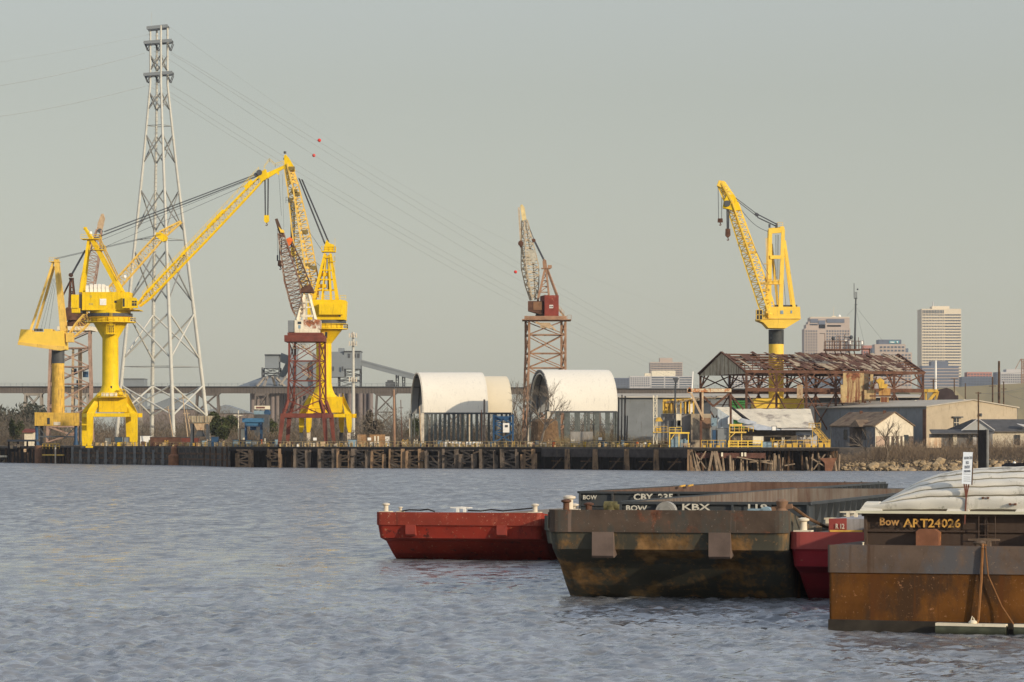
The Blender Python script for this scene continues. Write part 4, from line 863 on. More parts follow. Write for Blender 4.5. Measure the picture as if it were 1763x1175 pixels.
# ================================================================= mobile phone mast
def cell():
    q = Q(1000); b = q(608,765); b.z = 5.3; t = thing("antenna_mast", "slim grey mobile antenna pole with panel antennas beside the yellow crane", "antenna mast", b)
    o = MB(); o.tube(b, q(608,572), .6, .35, 10); o.link("pole", GALV, t)
    for y, n, h_ in ((574,4,8),(588,4,8),(650,4,8)):
        o = MB(); w_ = 6; o.bar(q(608-w_,y+5,-.8), q(608+w_,y+5,-.8), .2); o.bar(q(608-w_*.7,y+5,.8), q(608+w_*.7,y+5,.8), .2); fr = o.link("antenna_ring", GALV, t)
        for k in range(n): x = 608-w_+k*(2*w_)/(n-1); p = MB(); p.box(q(x-1,y+h_,-1.2), q(x+1,y,-.9)); p.link("panel_antenna", OLDWH, fr)
cell()
# ================================================================= white barrel tents
def tent(name, label, q, xl, xr, xa, length, yb, yt, fab, lin, post_xs, ypost, rot_shift, rim2=False, seed=0, lean=0, ybr=None):
    """half barrel shelter: near left corner column xr, far left corner xl at rows yb; arch top yt"""
    S = q.S; n = 22; span = None; b = q((xl+xr)/2+length/2, 764); b.z = 5.3; t = thing(name, label, "tent", b)
    dep = 22.0; cxp = (xl+xr)/2; hw = (xr-xl)/2; ybr = ybr or yb
    def ring(xo, k=1.0, yb_=yb, yt_=yt):
        pts = []
        for i in range(n+1):
            a = math.pi*i/n; pts.append(q(cxp+xo+hw*math.cos(a)*k, yb_-(yb_-yt_)*(math.sin(a)**.92)*k, -dep/2*math.cos(a)*k))
        return pts
    def shell(k, xo0, xo1, m, nm, par, seg=10):
        b_ = MB(); vs = []; fs = []
        for j in range(seg+1):
            f = j/seg; vs += ring(xo0+(xo1-xo0)*f, k*(1+.004*math.sin(j*math.pi)), yb+(ybr-yb)*f)
        for j in range(seg):
            for i in range(n): fs.append((j*(n+1)+i,(j+1)*(n+1)+i,(j+1)*(n+1)+i+1,j*(n+1)+i+1))
        b_.add(vs, fs); return b_.link(nm, m, par, True)
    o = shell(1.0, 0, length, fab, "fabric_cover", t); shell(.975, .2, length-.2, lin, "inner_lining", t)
    for xo in ([0, length] if not rim2 else [0, length]):
        r = MB(); a, c = ring(xo-.4, 1.0), ring(xo-.4, .94 if rim2 and xo == 0 else .965)
        for i in range(n): r.add([a[i],a[i+1],c[i+1],c[i]]+[p+Vector((.3,0,0)) for p in (a[i],a[i+1],c[i+1],c[i])], [(0,1,2,3),(4,7,6,5),(0,4,5,1),(3,2,6,7)])
        r.link("arch_rim", DGREY if rim2 and xo == 0 else fab, t)
    if rim2:
        r = MB(); a, c = ring(.6, .93), ring(.6, .90)
        for i in range(n): r.add([a[i],a[i+1],c[i+1],c[i]]+[p+Vector((.4,0,0)) for p in (a[i],a[i+1],c[i+1],c[i])], [(0,1,2,3),(4,7,6,5),(0,4,5,1),(3,2,6,7)])
        r.link("inner_rim", fab, t)
    for f in (.12,.35,.6,.85):
        r = MB(); a = ring(length*f, .965)
        for i in range(n): r.bar(a[i], a[i+1], .28)
        r.link("arch_rib", DGREY, t)
    r = MB()
    for ii in (5,8,11,14,17): a = [ring(length*f, .96)[ii] for f in (.02,.98)]; r.bar(a[0], a[1], .2)
    r.link("roof_purlin", DGREY, t)
    zb = 5.35
    for x in post_xs:
        for side in (-1, 1):
            p = q(x if side < 0 else x-(xr-xl), yb, side*dep/2*.97); r = MB(); r.bar(Vector((p.x,p.y,zb)), p, .6 if side < 0 else .35, .5); r.link("post", mat("grey_green_post",(.11,.12,.11),.8,.35,1.2) if "grey_green_post" not in bpy.data.materials else bpy.data.materials["grey_green_post"], t)
    r = MB(); r.bar(q(xr,yb+.6,-dep/2*.98), q(xr+length,ybr+.6,-dep/2*.98), .5, .45); r.bar(q(xr,yb+22,-dep/2*.98), q(xr+length,yb+22,-dep/2*.98), .14,.14); r.link("eave_beam", DGREY, t)
    r = MB(); r.bar(q(xl,yb,dep/2), Vector((q(xl,0).x,q.Y+dep/2,zb)), .8); r.link('corner_post', OLDWH, t); r = MB(); r.bar(q(xr,yb,-dep/2), Vector((q(xr,0).x,q.Y-dep/2,zb)), .8); r.link("corner_post", OLDWH, t)
    return t
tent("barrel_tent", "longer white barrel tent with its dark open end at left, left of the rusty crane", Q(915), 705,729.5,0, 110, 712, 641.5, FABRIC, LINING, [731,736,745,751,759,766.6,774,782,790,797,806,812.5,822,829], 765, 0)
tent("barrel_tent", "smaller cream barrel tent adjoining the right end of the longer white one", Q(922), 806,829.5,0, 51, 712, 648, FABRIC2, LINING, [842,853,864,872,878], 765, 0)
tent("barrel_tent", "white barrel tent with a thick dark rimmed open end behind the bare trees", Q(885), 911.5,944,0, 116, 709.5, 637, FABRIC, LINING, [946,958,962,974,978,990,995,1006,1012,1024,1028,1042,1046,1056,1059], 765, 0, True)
# ================================================================= steel shed without walls
SHEETR = mat("rusted_roof_sheet", (.11,.05,.032), .9, .5, .5, dirt=((.34,.25,.16),.55,.55), stretch=(1,.4,1))
SHEETW = mat("pale_roof_sheet_scrap", (.40,.32,.22), .85, .3, .6, dirt=((.12,.06,.04),.7,.52))
def steel_shed():
    t0 = W(1285,708,865); b = Vector((t0.x, 865, 5.3)); t = thing("steel_shed", "roofless rusty steel frame shed with tattered sheets and a gable at its left end", "shed", b)
    A = W(1285,640,860); D = W(1589,642,882); G = W(1206,640.6,893); Ax = (D-A); Ax.z = 0; Lx = Ax.length; ux = Ax.normalized(); gy = Vector((G.x-A.x, G.y-A.y, 0)); Wd = gy.length; uy = gy.normalized()
    ze = A.z; zr = W(1245.6,610,876).z
    def P(u, v, z): return Vector((A.x,A.y,0))+ux*u+uy*v+Vector((0,0,z))
    n = 6; zf = 5.4
    z1 = W(0,672,870).z; zc2 = W(0,677,870).z
    for i in range(n+1):
        u = Lx*i/n
        for v in (0, Wd):
            c = MB(); c.bar(P(u,v,zf), P(u,v,ze-.3), .58, .5); c.link("column", RUSTF, t)
            k = MB(); s_ = 1 if v == 0 else -1
            k.bar(P(u,v,ze-4.5), P(u,v+s_*3.2,ze-.4), .3)
            if i < n: k.bar(P(u,v,ze-3.6), P(u+2.4,v,ze-.4), .28)
            if i > 0: k.bar(P(u,v,ze-3.6), P(u-2.4,v,ze-.4), .28)
            k.link("knee_brace", RUSTF, t)
        f = MB(); f.bar(P(u,0,ze), P(u,Wd/2,zr), .45); f.bar(P(u,Wd,ze), P(u,Wd/2,zr), .45); f.bar(P(u,0,ze), P(u,Wd,ze), .4)
        for g in (.17,.33,.5,.67,.83):
            hgt = (zr-ze)*(1-abs(g-.5)*2); f.bar(P(u,Wd*g,ze), P(u,Wd*g,ze+hgt), .2)
            if g < .8: f.bar(P(u,Wd*g,ze), P(u,Wd*(g+.165),ze+(zr-ze)*(1-abs(g+.165-.5)*2)), .16)
        f.link("roof_truss", RUSTF, t)
    for v in (0, Wd):
        c = MB(); c.bar(P(0,v,z1), P(Lx,v,z1), .6, .95); c.link("crane_beam", RUSTF, t)
        c = MB(); c.bar(P(-.4,v,ze), P(Lx+.4,v,ze), .4, .7); c.bar(P(0,v,z1-3.4), P(Lx,v,z1-3.4), .2); c.link("eave_beam", RUSTF, t)
        for i in range(n):
            for (a,c_) in ((z1+.6, ze-.5), (zf+.6, z1-.7)):
                if a > 10 and (i % 2 == 1) and v == 0: pass
                x = MB(); u0, u1 = Lx*i/n, Lx*(i+1)/n; x.bar(P(u0,v,a), P(u1,v,c_), .26); x.bar(P(u1,v,a), P(u0,v,c_), .26); x.link("cross_brace", RUSTF, t)
    for sgn in (0, 1):
        for k in range(8):
            f = k/7.5; v = Wd/2*f if sgn == 0 else Wd-Wd/2*f; z = ze+(zr-ze)*f
            p = MB(); p.bar(P(-.5,v,z+.28), P(Lx+.5,v,z+.28), .22, .3); p.link("purlin", RUSTF, t)
    rs = random.Random(5)
    for k in range(260):                                            # torn sheets, densest in the right half
        u = rs.uniform(.5, Lx-1.5); dens = np.interp(u/Lx, [0,.22,.32,.45,.86,.93,1], [.12,.2,.6,1,1,.3,.1])
        if rs.random() > dens: continue
        f0 = rs.uniform(0,.8); f1 = min(1.0, f0+rs.uniform(.12,.45)); w_ = rs.uniform(.4,1.5); sk = rs.uniform(.2,2.2)*-1
        dz = .46+rs.uniform(0,.10); a = [P(u,Wd/2*f0,ze+(zr-ze)*f0+dz), P(u+w_,Wd/2*f0,ze+(zr-ze)*f0+dz), P(u+w_+sk,Wd/2*f1,ze+(zr-ze)*f1+dz+rs.uniform(-.1,.35)), P(u+sk,Wd/2*f1,ze+(zr-ze)*f1+dz)]
        s_ = MB(); s_.prism(a, (0,0,.05)); s_.link("roof_sheet", SHEETR if rs.random() < .7 else SHEETW, t)
    s_ = MB(); us = [.52,.80]; s_.prism([P(Lx*us[0],Wd,ze+.44),P(Lx*us[1],Wd,ze+.44),P(Lx*us[1],Wd/2,zr+.44),P(Lx*us[0],Wd/2,zr+.44)], (0,0,.05)); s_.link("rear_roof", SHEETR, t)
    GB = mat("rust_stained_gable", (.56,.49,.35), .85, .25, .8, corr=2.2, corr_dir=(0,1,0), drip=((.15,.07,.04),1.1,.50), rust=.2)
    g = MB(); g.prism([P(-.35,-.2,ze-.5),P(-.35,Wd+.2,ze-.5),P(-.35,Wd/2,zr+.3)], (.18,0,0)); g.link("gable_sheeting", GB, t)
    g = MB(); g.bar(P(-.45,-.4,ze+.1), P(-.45,Wd/2,zr+.55), .5,.3); g.bar(P(-.45,Wd+.4,ze+.1), P(-.45,Wd/2,zr+.55), .5,.3); g.bar(P(Lx+.45,-.4,ze+.1), P(Lx+.45,Wd/2,zr+.55), .4,.3); g.bar(P(Lx+.45,Wd+.4,ze+.1), P(Lx+.45,Wd/2,zr+.55), .4,.3); g.link("barge_board", RUSTF, t)
    # sheeted bay
    SB = mat("yellowed_rust_sheeting", (.48,.35,.17), .85, .3, .5, drip=((.17,.06,.03),.9,.5), rust=.45, rustcol=(.19,.07,.035), rscale=.35)
    def wall(x0,x1,y0,y1,m,nm,dd=-.8):
        q = Q(868); a = MB(); a.box(q(x0,y1,dd), q(x1,y0,dd+.15)); a.link(nm, m, t)
    wall(1451,1487,642.5,693.5,SB,"wall_sheeting"); wall(1446.5,1451.3,663,693.5,SB,"wall_sheeting",-1.2); wall(1487.2,1495,644,672,mat("dark_torn_sheeting",(.12,.09,.06),.9,.5,1.2,rust=.4),"wall_sheeting"); wall(1487,1507,672,690,SB,"wall_sheeting",-1.4); wall(1498,1503,645,673,SB,"wall_sheeting"); wall(1512,1532,669,681,mat("orange_stained_sheeting",(.48,.27,.09),.85,.3,.7,streak=.5,scol=(.2,.08,.03)),"wall_sheeting",-1.5); wall(1515,1530,684,693,SB,"wall_sheeting",-.9)
    wall(1367,1377,664,687,mat("speckled_panel",(.42,.30,.18),.85,.35,2.5,rust=.4),"small_panel",-9)
    q = Q(866); a = MB(); a.box(q(1496,683.5,-2.4), q(1534,681,-1.4)); a.link("ledge_beam", RUSTF, t)
    a = MB(); a.prism([q(1512,662,-2),q(1527,662,-2),q(1526,669,-2),q(1513,669,-2)],(0,2,0)); a.prism([q(1507,656,-2),q(1514,651,-2),q(1521,656,-2),q(1521,662,-2),q(1512,662,-2)],(0,2,0)); a.link("roof_fan_housing", YELD, t)
steel_shed()
def rooftop_platform():
    q = Q(872); b = q(1456,610); t = thing("antenna_platform", "dark rusty railed platform bristling with masts above the shed roof", "platform", b)
    o = MB(); o.box(q(1419,604.5,-2), q(1480,601.5,2)); o.box(q(1480,602.5,-1), q(1498,600.8,1)); o.bar(q(1497,602,0), q(1497,611,0), .3)
    for x in (1421,1437,1447,1461,1470): o.bar(q(x,604,0), q(x+3,614,0), .25)
    o.link("platform_deck", RUSTF, t)
    o = MB(); o.rail([q(1420,601.5,-1.9), q(1485,601.5,-1.9)], 2.0, .9, .05); o.rail([q(1420,601.5,1.9), q(1485,601.5,1.9)], 1.9, 1.3, .05); o.link("railing", RUSTF, t)
    rs = random.Random(8)
    for x,y in ((1420,574),(1433,580),(1436,584),(1441,577),(1444,578),(1446,578),(1454,576),(1460,582),(1464,578),(1467,579),(1478,581),(1473,588)):
        o = MB(); o.tube(q(x,602,rs.uniform(-1.5,1.5)), q(x,y,0), .1, .07, 5); o.link("post", RUSTF, t)
    o = MB(); o.bar(q(1411,574.5,0), q(1420,575,0), .15); o.bar(q(1453,581.5,0), q(1466,581.5,0), .2); o.ball(q(1434.5,583,0), .5, 5); o.ball(q(1465.5,581,0), .5, 5); o.link("arm", DGREY, t)
    o = MB(); o.tube(q(1462,593,-1), q(1462,587,-1), .35, None, 8); o.tube(q(1483,593,-1), q(1483,589,-1), .3, None, 8); o.ball(q(1483,589,-1), .32, 6); o.box(q(1453.5,588,-1), q(1458,585.5,-.8)); o.link("white_canister", WHITE, t)
    t = thing("radio_mast", "thin dark radio mast with whip antennas rising above the shed roof", "antenna mast", q(1472,604))
    o = MB(); o.tube(q(1471.5,603,0), q(1473.5,513,0), .28, .18, 6); o.link("pole", DGREY, t)
    o = MB(); 
    for x0,y0,y1 in ((1472.5,514,503),(1475,514,503),(1470.5,513,488)): o.tube(q(x0,y0,0), q(x0,y1,0), .09, None, 5)
    o.bar(q(1470,514,0), q(1476,514,0), .2); o.bar(q(1471,525,0), q(1476,525,0), .15); o.ball(q(1476.5,498.5,0), .22, 5); o.link("whip_antenna", DGREY, t)
    o = MB(); o.tube(q(1473,528,0), q(1528,586,10), .025, None, 3); o.tube(q(1473,528,0), q(1455,545,-5), .025, None, 3); o.tube(q(1473,528,0), q(1494,598,6), .025, None, 3); o.link("guy_wire", ROPE, t)
rooftop_platform()
# ================================================================= city skyline in the haze
def facade(t, q, x0,x1,y0,y1, nx, nz, fw=.55, fh=.5, d=-.4, m=None, cap=100, count=[0]):
    m = m or CITYWIN; cw = (x1-x0)/nx; ch = (y1-y0)/nz; rest = MB(); k = 0
    for j in range(nz):
        for i in range(nx):
            xa = x0+cw*(i+(1-fw)/2); ya = y0+ch*(j+(1-fh)/2); b = MB() if k < cap else rest
            b.box(q(xa,ya+ch*fh,d), q(xa+cw*fw,ya,d+.3))
            if k < cap: b.link("window", m, t)
            k += 1
    if rest.V: tag(rest.link("window", m, t), kind="stuff")
CITYWIN = mat("office_window", (.10,.12,.15), .3, .3, .02)
STONE = mat("pale_office_stone", (.64,.55,.41), .9, .06, .02); PINKS = mat("pink_office_stone", (.42,.34,.28), .9, .08, .02); SLATE = mat("slate_office_glass", (.12,.14,.18), .5, .15, .02); GREYS = mat("light_office_concrete", (.46,.44,.42), .9, .08, .02); BRICKS = mat("red_office_brick", (.42,.20,.16), .9, .1, .02)
def tower(name, label, Y, blocks, parts=()):
    q = Q(Y); x0 = min(b[0] for b in blocks); x1 = max(b[1] for b in blocks); b = q((x0+x1)/2,765); b.z = 5; t = thing(name, label, "office building", b)
    for (a,c,y,d0,d1,m) in blocks:
        o = MB(); o.box(Vector((q(a,0).x,Y+d0,5)), q(c,y,d1)); o.link("wall", m, t)
    return t, q
t, q = tower("office_tower", "tallest pale stone skyscraper with a grid of small windows", 5500, [(1587,1626,532,0,60,STONE),(1625.6,1655,532,.8,60,STONE),(1606,1636,527,10,40,STONE)])
def two_face(t, q, x0, xm, x1, y0, y1, nx1, nx2, nz):
    facade(t, q, x0, xm, y0+8, y1, nx1, nz, .5, .5, -.6); facade(t, q, xm, x1, y0+8, y1, nx2, nz, .8, .42, .2)
two_face(t, q, 1588,1625.5,1654.5,532,668, 14, 10, 26); facade(t, q, 1588,1625.5,534,540, 14, 1, .5, .95, -.6, None, 20)
o = MB(); o.tube(q(1609,527,20), q(1609,519,20), 1.0, .6, 6); o.link("roof_mast", GREYS, t)
t, q = tower("office_building", "blue grey office block in front of the tallest skyscraper", 5000, [(1587,1650,630,-5,30,SLATE),(1603,1632,622.5,-4,28,SLATE)])
for k in range(7):
    o = MB(); o.box(q(1587,636+k*5.2,-5.3), q(1650,634.6+k*5.2,-5.02)); o.link("floor_band", PINKS, t)
t, q = tower("office_tower", "broad pinkish stepped office tower with many square windows left of the radio mast", 5600, [(1385,1464,566,0,50,PINKS),(1388,1462,559,1,49,PINKS),(1391.5,1460,554,2,48,PINKS),(1394.5,1464-1,547,3,47,PINKS)])
facade(t, q, 1386,1408,568,664, 5, 20, .5, .55, -.6); facade(t, q, 1422,1463,568,664, 9, 20, .5, .55, -.6)
for x0,x1,y0,y1 in ((1395.5,1408.5,549.5,556),(1424,1454,549.5,556),(1409.5,1421,552,566),(1394,1408,558,560.5),(1424,1448,560,563)):
    o = MB(); o.box(q(x0,y1,1.0), q(x1,y0,4)); o.link("crown_glazing", SLATE, t)
o = MB(); o.box(q(1396,547,3), q(1463,545.8,46)); o.box(q(1433,546,10), q(1441,544,20)); o.tube(q(1436.5,546,12), q(1436.5,528,12), .6, .3, 5); o.link("roof_edge", STONE, t)
o = MB(); o.ball(q(1446,544.5,8), 2.6, 6); o.link("satellite_dish", WHITE, t)
t, q = tower("office_tower", "stepped mauve office tower with a sign on its top between two skyscrapers", 5200, [(1508,1570,607,0,40,PINKS),(1502,1564,600,1,40,SLATE),(1506,1559,593,.4,40,PINKS),(1513,1552,585,1.4,38,SLATE)])
facade(t, q, 1516,1569,609,666, 9, 11, .6, .5, -.6); facade(t, q, 1514,1558,595,607, 7, 2, .6, .5, -.2)
o = MB(); o.box(q(1531,591.5,.9), q(1548,587,1.3)); sg = o.link("roof_sign", mat("teal_sign",(.10,.30,.33),.6,.2,.1), t)
o = MB(); o.box(q(1533,590.3,.5), q(1540,588.6,.85)); o.ball(q(1544.5,589.3,.6), 1.3, 5); o.link("sign_mark", WHITE, sg)
t, q = tower("office_building", "pinkish red block peeping between the stepped towers", 5300, [(1486,1509,595,5,30,BRICKS)]); facade(t, q, 1487,1508,598,666, 5, 12, .5, .45, 4.6)
t, q = tower("office_building", "long low white banded office slab left of the shed", 4600, [(1084,1192,648,0,40,GREYS)])
facade(t, q, 1085,1119,649.5,666, 9, 5, .55, .5, -.5)
for k in range(5):
    for a,c in ((1122,1143),(1145.5,1167),(1170,1191)):
        o = MB(); o.box(q(a,651.5+k*4,-.4), q(c,649.4+k*4,.05)); o.link("window_band", CITYWIN, t)
t, q = tower("office_building", "mauve office block with narrower top storey above the long low slab", 5000, [(1119.5,1175,624,0,40,PINKS),(1136,1158,616.5,4,30,PINKS)]); facade(t, q, 1120,1174.5,625,648, 22, 6, .5, .55, -.6)
t, q = tower("office_building", "cream coloured plain upper storey standing on the low slab", 4700, [(1122,1163,638.5,0,20,CREAM),(1110,1122.2,643,1,20,CREAM)])
for lab, a, c, y, Y, m in (("dark blue low block at the right end of the white tent",1056,1084,651,4500,SLATE),("blue grey slab behind the shed columns, centre",1440,1500,640,4800,SLATE),("pale mauve slab seen through the shed near its left end",1255,1320,648,4700,GREYS),("blue grey wide block low behind the shed's right bays",1384,1440,650,4900,SLATE),("reddish brick low block right of the tallest skyscraper",1665,1708,641,5000,BRICKS),("slate blue low row below the red brick block",1656,1716,649,4700,SLATE),("small dark narrow block left of the white building at right",1715,1724,641,4500,SLATE)):
    t, q = tower("office_building", lab, Y, [(a,c,y,0,30,m)])
    n = max(2,int((c-a)/5))
    facade(t, q, a+.5,c-.5,y+1.5,668, n, max(2,int((668-y)/4)), .6, .45, -.5)
t, q = tower("office_building", "white building with many small windows at the right edge under a tower crane", 4400, [(1723,1775,641,0,30,GREYS),(1733,1775,636,2,30,GREYS)]); facade(t, q, 1724,1762,644,660, 12, 4, .5, .5, -.5)
q = Q(4300); t = thing("construction_crane", "faint thin construction crane beyond the white building at the right edge", "crane", q(1762,664))
o = MB(); lat_stations(o, [[q(1759,y,-2),q(1763,y,-2),q(1763,y,2),q(1759,y,2)] for y in (664,652,640,628,618)], .7, .4); o.link("mast", RUSTOR, t); o = MB(); o.bar(q(1748,636,0), q(1757,619,0), .7); o.bar(q(1757,619,0), q(1790,622,0), .7); o.bar(q(1757,619,0),q(1763,640,0),.5); o.link("jib", RUSTOR, t)
# ================================================================= sheds and houses by the right bank
def gabled(name, label, cat, A, B, Cc, ze, zr, zf, mside, mgable, mroof, over=.5, ridge_on="BC", roof_t=.25):
    """A far end of the left wall, B near corner, Cc far end of the right (gable) wall; ground XY vectors"""
    A, B, Cc = [Vector((p[0],p[1],0)) for p in (A,B,Cc)]; D = A+Cc-B; u = (Cc-B); v = (A-B)
    t = thing(name, label, cat, (B.x, B.y, zf))
    def P(a, c, z): return B+u*a+v*c+Vector((0,0,z))
    s_ = MB(); n = u.normalized()*.25
    s_.prism([P(0,0.002,zf),P(0,1,zf),P(0,1,ze),P(0,0.002,ze)], n)
    o = s_.link("side_wall", mside, t)
    s_ = MB(); s_.prism([P(1,0,zf),P(1,1,zf),P(1,1,ze),P(1,0,ze)], -n); s_.link("rear_wall", mside, t)
    nv = v.normalized()*.25
    for c, nn in ((0,nv),(1,-nv)):
        g = MB(); g.prism([P(0,c,zf),P(1,c,zf),P(1,c,ze),P(.5,c,zr),P(0,c,ze)], nn); g.link("gable_wall", mgable, t)
    ou = over/u.length; ov = over/v.length; sl = (zr-ze)/.5
    for sg in (0,1):
        a0 = -ou if sg == 0 else 1+ou; z0 = ze-sl*ou
        r = MB(); r.prism([P(a0,-ov,z0+.03),P(a0,1+ov,z0+.03),P(.5,1+ov,zr+.03),P(.5,-ov,zr+.03)], (0,0,roof_t)); r.link("roof", mroof, t)
    return t, P
def G(px, Y): return ((px-CX)*Y/F, Y)
zE = H+60*800/F
t, P = gabled("warehouse", "long corrugated warehouse, shaded side coloured grey and sunlit gable tan, with a low pale roof on the right bank", "warehouse", G(1404,874), G(1595,836), G(1752,862), 15.0, 16.75, 5.3, GREYW, TANW, ROOFG, .4)  # sun and shade on the two walls are put into their colours
o = MB(); q = Q(798); 
o.prism([P(.50-.05,-.004,10),P(.50+.04,-.004,10),P(.50+.04,-.004,12.6),P(.50-.05,-.004,12.6)], (0,-.08,0)); 
def on_gable(t, P, a0,a1,z0,z1,m,name,off=.1):
    o = MB(); d = (P(0,1,0)-P(0,0,0)).normalized(); o.prism([P(a0,0,z0)-d*.02,P(a1,0,z0)-d*.02,P(a1,0,z1)-d*.02,P(a0,0,z1)-d*.02], -d*off); return o.link(name, m, t)
def on_side(t, P, c0,c1,z0,z1,m,name,off=.1):
    o = MB(); d = (P(1,0,0)-P(0,0,0)).normalized(); o.prism([P(0,c0,z0)-d*.02,P(0,c1,z0)-d*.02,P(0,c1,z1)-d*.02,P(0,c0,z1)-d*.02], -d*off); return o.link(name, m, t)
on_gable(t,P,.29,.345,9.6,12.4,GLASS,"window"); on_gable(t,P,.27,.375,12.5,12.8,DGREY,"awning",.8)
w_ = MB(); d = (P(0,1,0)-P(0,0,0)).normalized()
for z in (10.4,11.3): w_.bar(P(.29,0,z)-d*.2, P(.345,0,z)-d*.2, .12)
w_.bar(P(.318,0,9.6)-d*.2, P(.318,0,12.4)-d*.2, .12); w_.link("window_bars", OLDWH, t)
o = MB(); o.prism([P(.26,0,9.2)-d*1.2,P(.38,0,9.2)-d*1.2,P(.38,0,9.2)-d*.1,P(.26,0,9.2)-d*.1],(0,0,.2)); o.rail([P(.26,0,9.4)-d*1.2, P(.38,0,9.4)-d*1.2], .9, .6, .05); o.link("balcony", RUSTF, t)
o = MB(); o.tube(P(.56,0,13.2)-d*.1, P(.57,0,13.2)-d*.9, .35, .45, 10); o.link("wall_lamp", DGREY, t)
on_side(t,P,.965,.945,10.5,12.6,OLDWH,"window",.12)
on_side(t,P,.002,.03,5.4,14.5,mat("rust_corner_sheet",(.20,.11,.07),.85,.4,.6,corr=1.2,streak=.5),"corner_sheet",.12)
for c in (.12,.36,.62,.80):
    o = MB(); p = P(.25,c,15.55); o.box(p-Vector((1.6,.6,.2)), p+Vector((1.6,.6,.45))); o.link("roof_vent", DGREY, t)
for c in (.05,.48): o = MB(); p = P(.47,c,16.4); o.tube(p, p+Vector((0,0,.6)), .35, None, 10); o.link("roof_vent", CREAM, t)
# old cottage
ROOFC = mat("weathered_brown_roof", (.23,.16,.10), .9, .35, .5, corr=2.0, corr_dir=(1,0,0), dirt=((.09,.045,.03),.35,.55), streak=.2)
GW = mat("chipped_white_boards", (.60,.52,.39), .85, .15, .7, dirt=((.30,.25,.2),.9,.60))
GWS = mat("grey_peeling_boards", (.20,.20,.20), .9, .3, .8, streak=.5, scol=(.08,.06,.05), rust=.25)
t, P = gabled("cottage", "derelict wooden cottage with brown roof and white gable above the brushy bank", "house", G(1430,836), G(1507,818), G(1573,830), 10.4, 13.55, 5.4, GWS, GW, ROOFC, .35)
on_gable(t,P,.30,1.0,5.5,8.0,mat("dark_lower_boards",(.12,.09,.07),.9,.5,1),"lower_wall",.06); on_gable(t,P,.74,.86,5.6,8.3,GLASS,"doorway",.12); on_gable(t,P,.02,.27,5.6,8.0,mat("pinkish_door",(.42,.30,.22),.85,.2,1),"side_door",.1)
for a in (.36,.48,.60,.70): on_gable(t,P,a,a+.04,5.6,7.9,CREAM,"post",.14)
for c0,c1 in ((.62,.70),(.20,.28),(.42,.50)): on_side(t,P,c0,c1,7.2,9.6,GLASS,"window",.08)
on_side(t,P,.30,.55,5.5,10.0,mat("dark_porch_boards",(.10,.075,.06),.9,.5,1),"porch_wall",.3)
o = MB(); u = P(.12,.42,0); o.prism([P(-.10,.52,10.2),P(-.10,.26,10.2),P(-.06,.39,11.9)], (3,.6,0)); o.link("dormer", ROOFC, t)
for a,c,z in ((.45,.70,13.3),(.45,.18,13.3)): o = MB(); p = P(a,c,z); o.box(p-Vector((.35,.35,.8)), p+Vector((.35,.35,.8))); o.link("chimney", RUSTF, t)
# grey gabled house and white wall at the far right
ROOFD = mat("dark_shingle_roof", (.085,.082,.08), .9, .25, .6)
q = Q(822); t = thing("low_house", "low whitewashed house with dark grey roof and small grey gable at the right edge", "house", (q(1730,0).x, 822, 5.3))
o = MB(); o.box(Vector((q(1702,0).x,818,5.3)), q(1800,744,8)); o.link("wall", GW, t)
o = MB(); z1 = q(0,743.5).z; z2 = q(0,722).z; x0 = q(1676,0).x; xe = q(1702,0).x; x1 = q(1805,0).x
o.add([(xe,817,z1),(x1,817,z1),(x1,824.5,z2),(x0,824.5,z2),(x1,832,z1),(xe-10,832,z1)], [(0,1,2,3),(3,2,4,5),(0,3,5)]); o.link("roof", ROOFD, t)
o = MB(); o.prism([q(1650,741,-7.5),q(1702,741,-7.5),q(1676.5,722.5,-7.5)], (0,1.0,0)); gb = o.link("gable", mat("grey_gable_boards",(.36,.36,.34),.9,.1,.8), t)
o = MB(); o.bar(q(1648,741.5,-7.9), q(1676.5,721.5,-7.9), .35,.2); o.bar(q(1705,741.5,-7.9), q(1676.5,721.5,-7.9), .35,.2); o.link("gable_trim", GREYS, gb)
o = MB(); o.prism([q(1596,747.5,-9),q(1703,747.5,-9),q(1703,741.5,-5),q(1596,741.5,-5)], (0,.3,.25)); o.link("lean_to_roof", ROOFD, t)
o = MB(); o.box(Vector((q(1597,0).x,815,5.3)), q(1702,747.6,-3)); lw = o.link("lean_to_wall", GWS, t)
for x0_,x1_,m_ in ((1634,1641,CREAM),(1660,1666,GLASS),(1668,1674,GREYS),(1629,1633,GLASS),(1743,1752,GLASS)):
    o = MB(); o.box(Vector((q(x0_,0).x,814.7,5.9) if x0_<1700 else Vector((q(x0_,0).x,817.7,5.9))), Vector((q(x1_,0).x,814.95,8.3)) if x0_<1700 else Vector((q(x1_,0).x,817.95,8.3))); o.link("opening", m_, lw)
o = MB(); o.prism([q(1747,731,-5),q(1762,737,-5),q(1763,733,-5)], (0,2,.2)); o.link("roof_patch", GREYS, t)
o = MB(); o.box(Vector((q(1583,0).x,808,5.3)), Vector((q(1608,0).x,808.4,7.6))); tag(o.link("boundary_wall", mat("rust_streaked_cream_wall",(.68,.54,.36),.85,.15,1,streak=.6,scol=(.35,.15,.06)), None), "short cream wall with rust streaks right of the cottage", "wall")
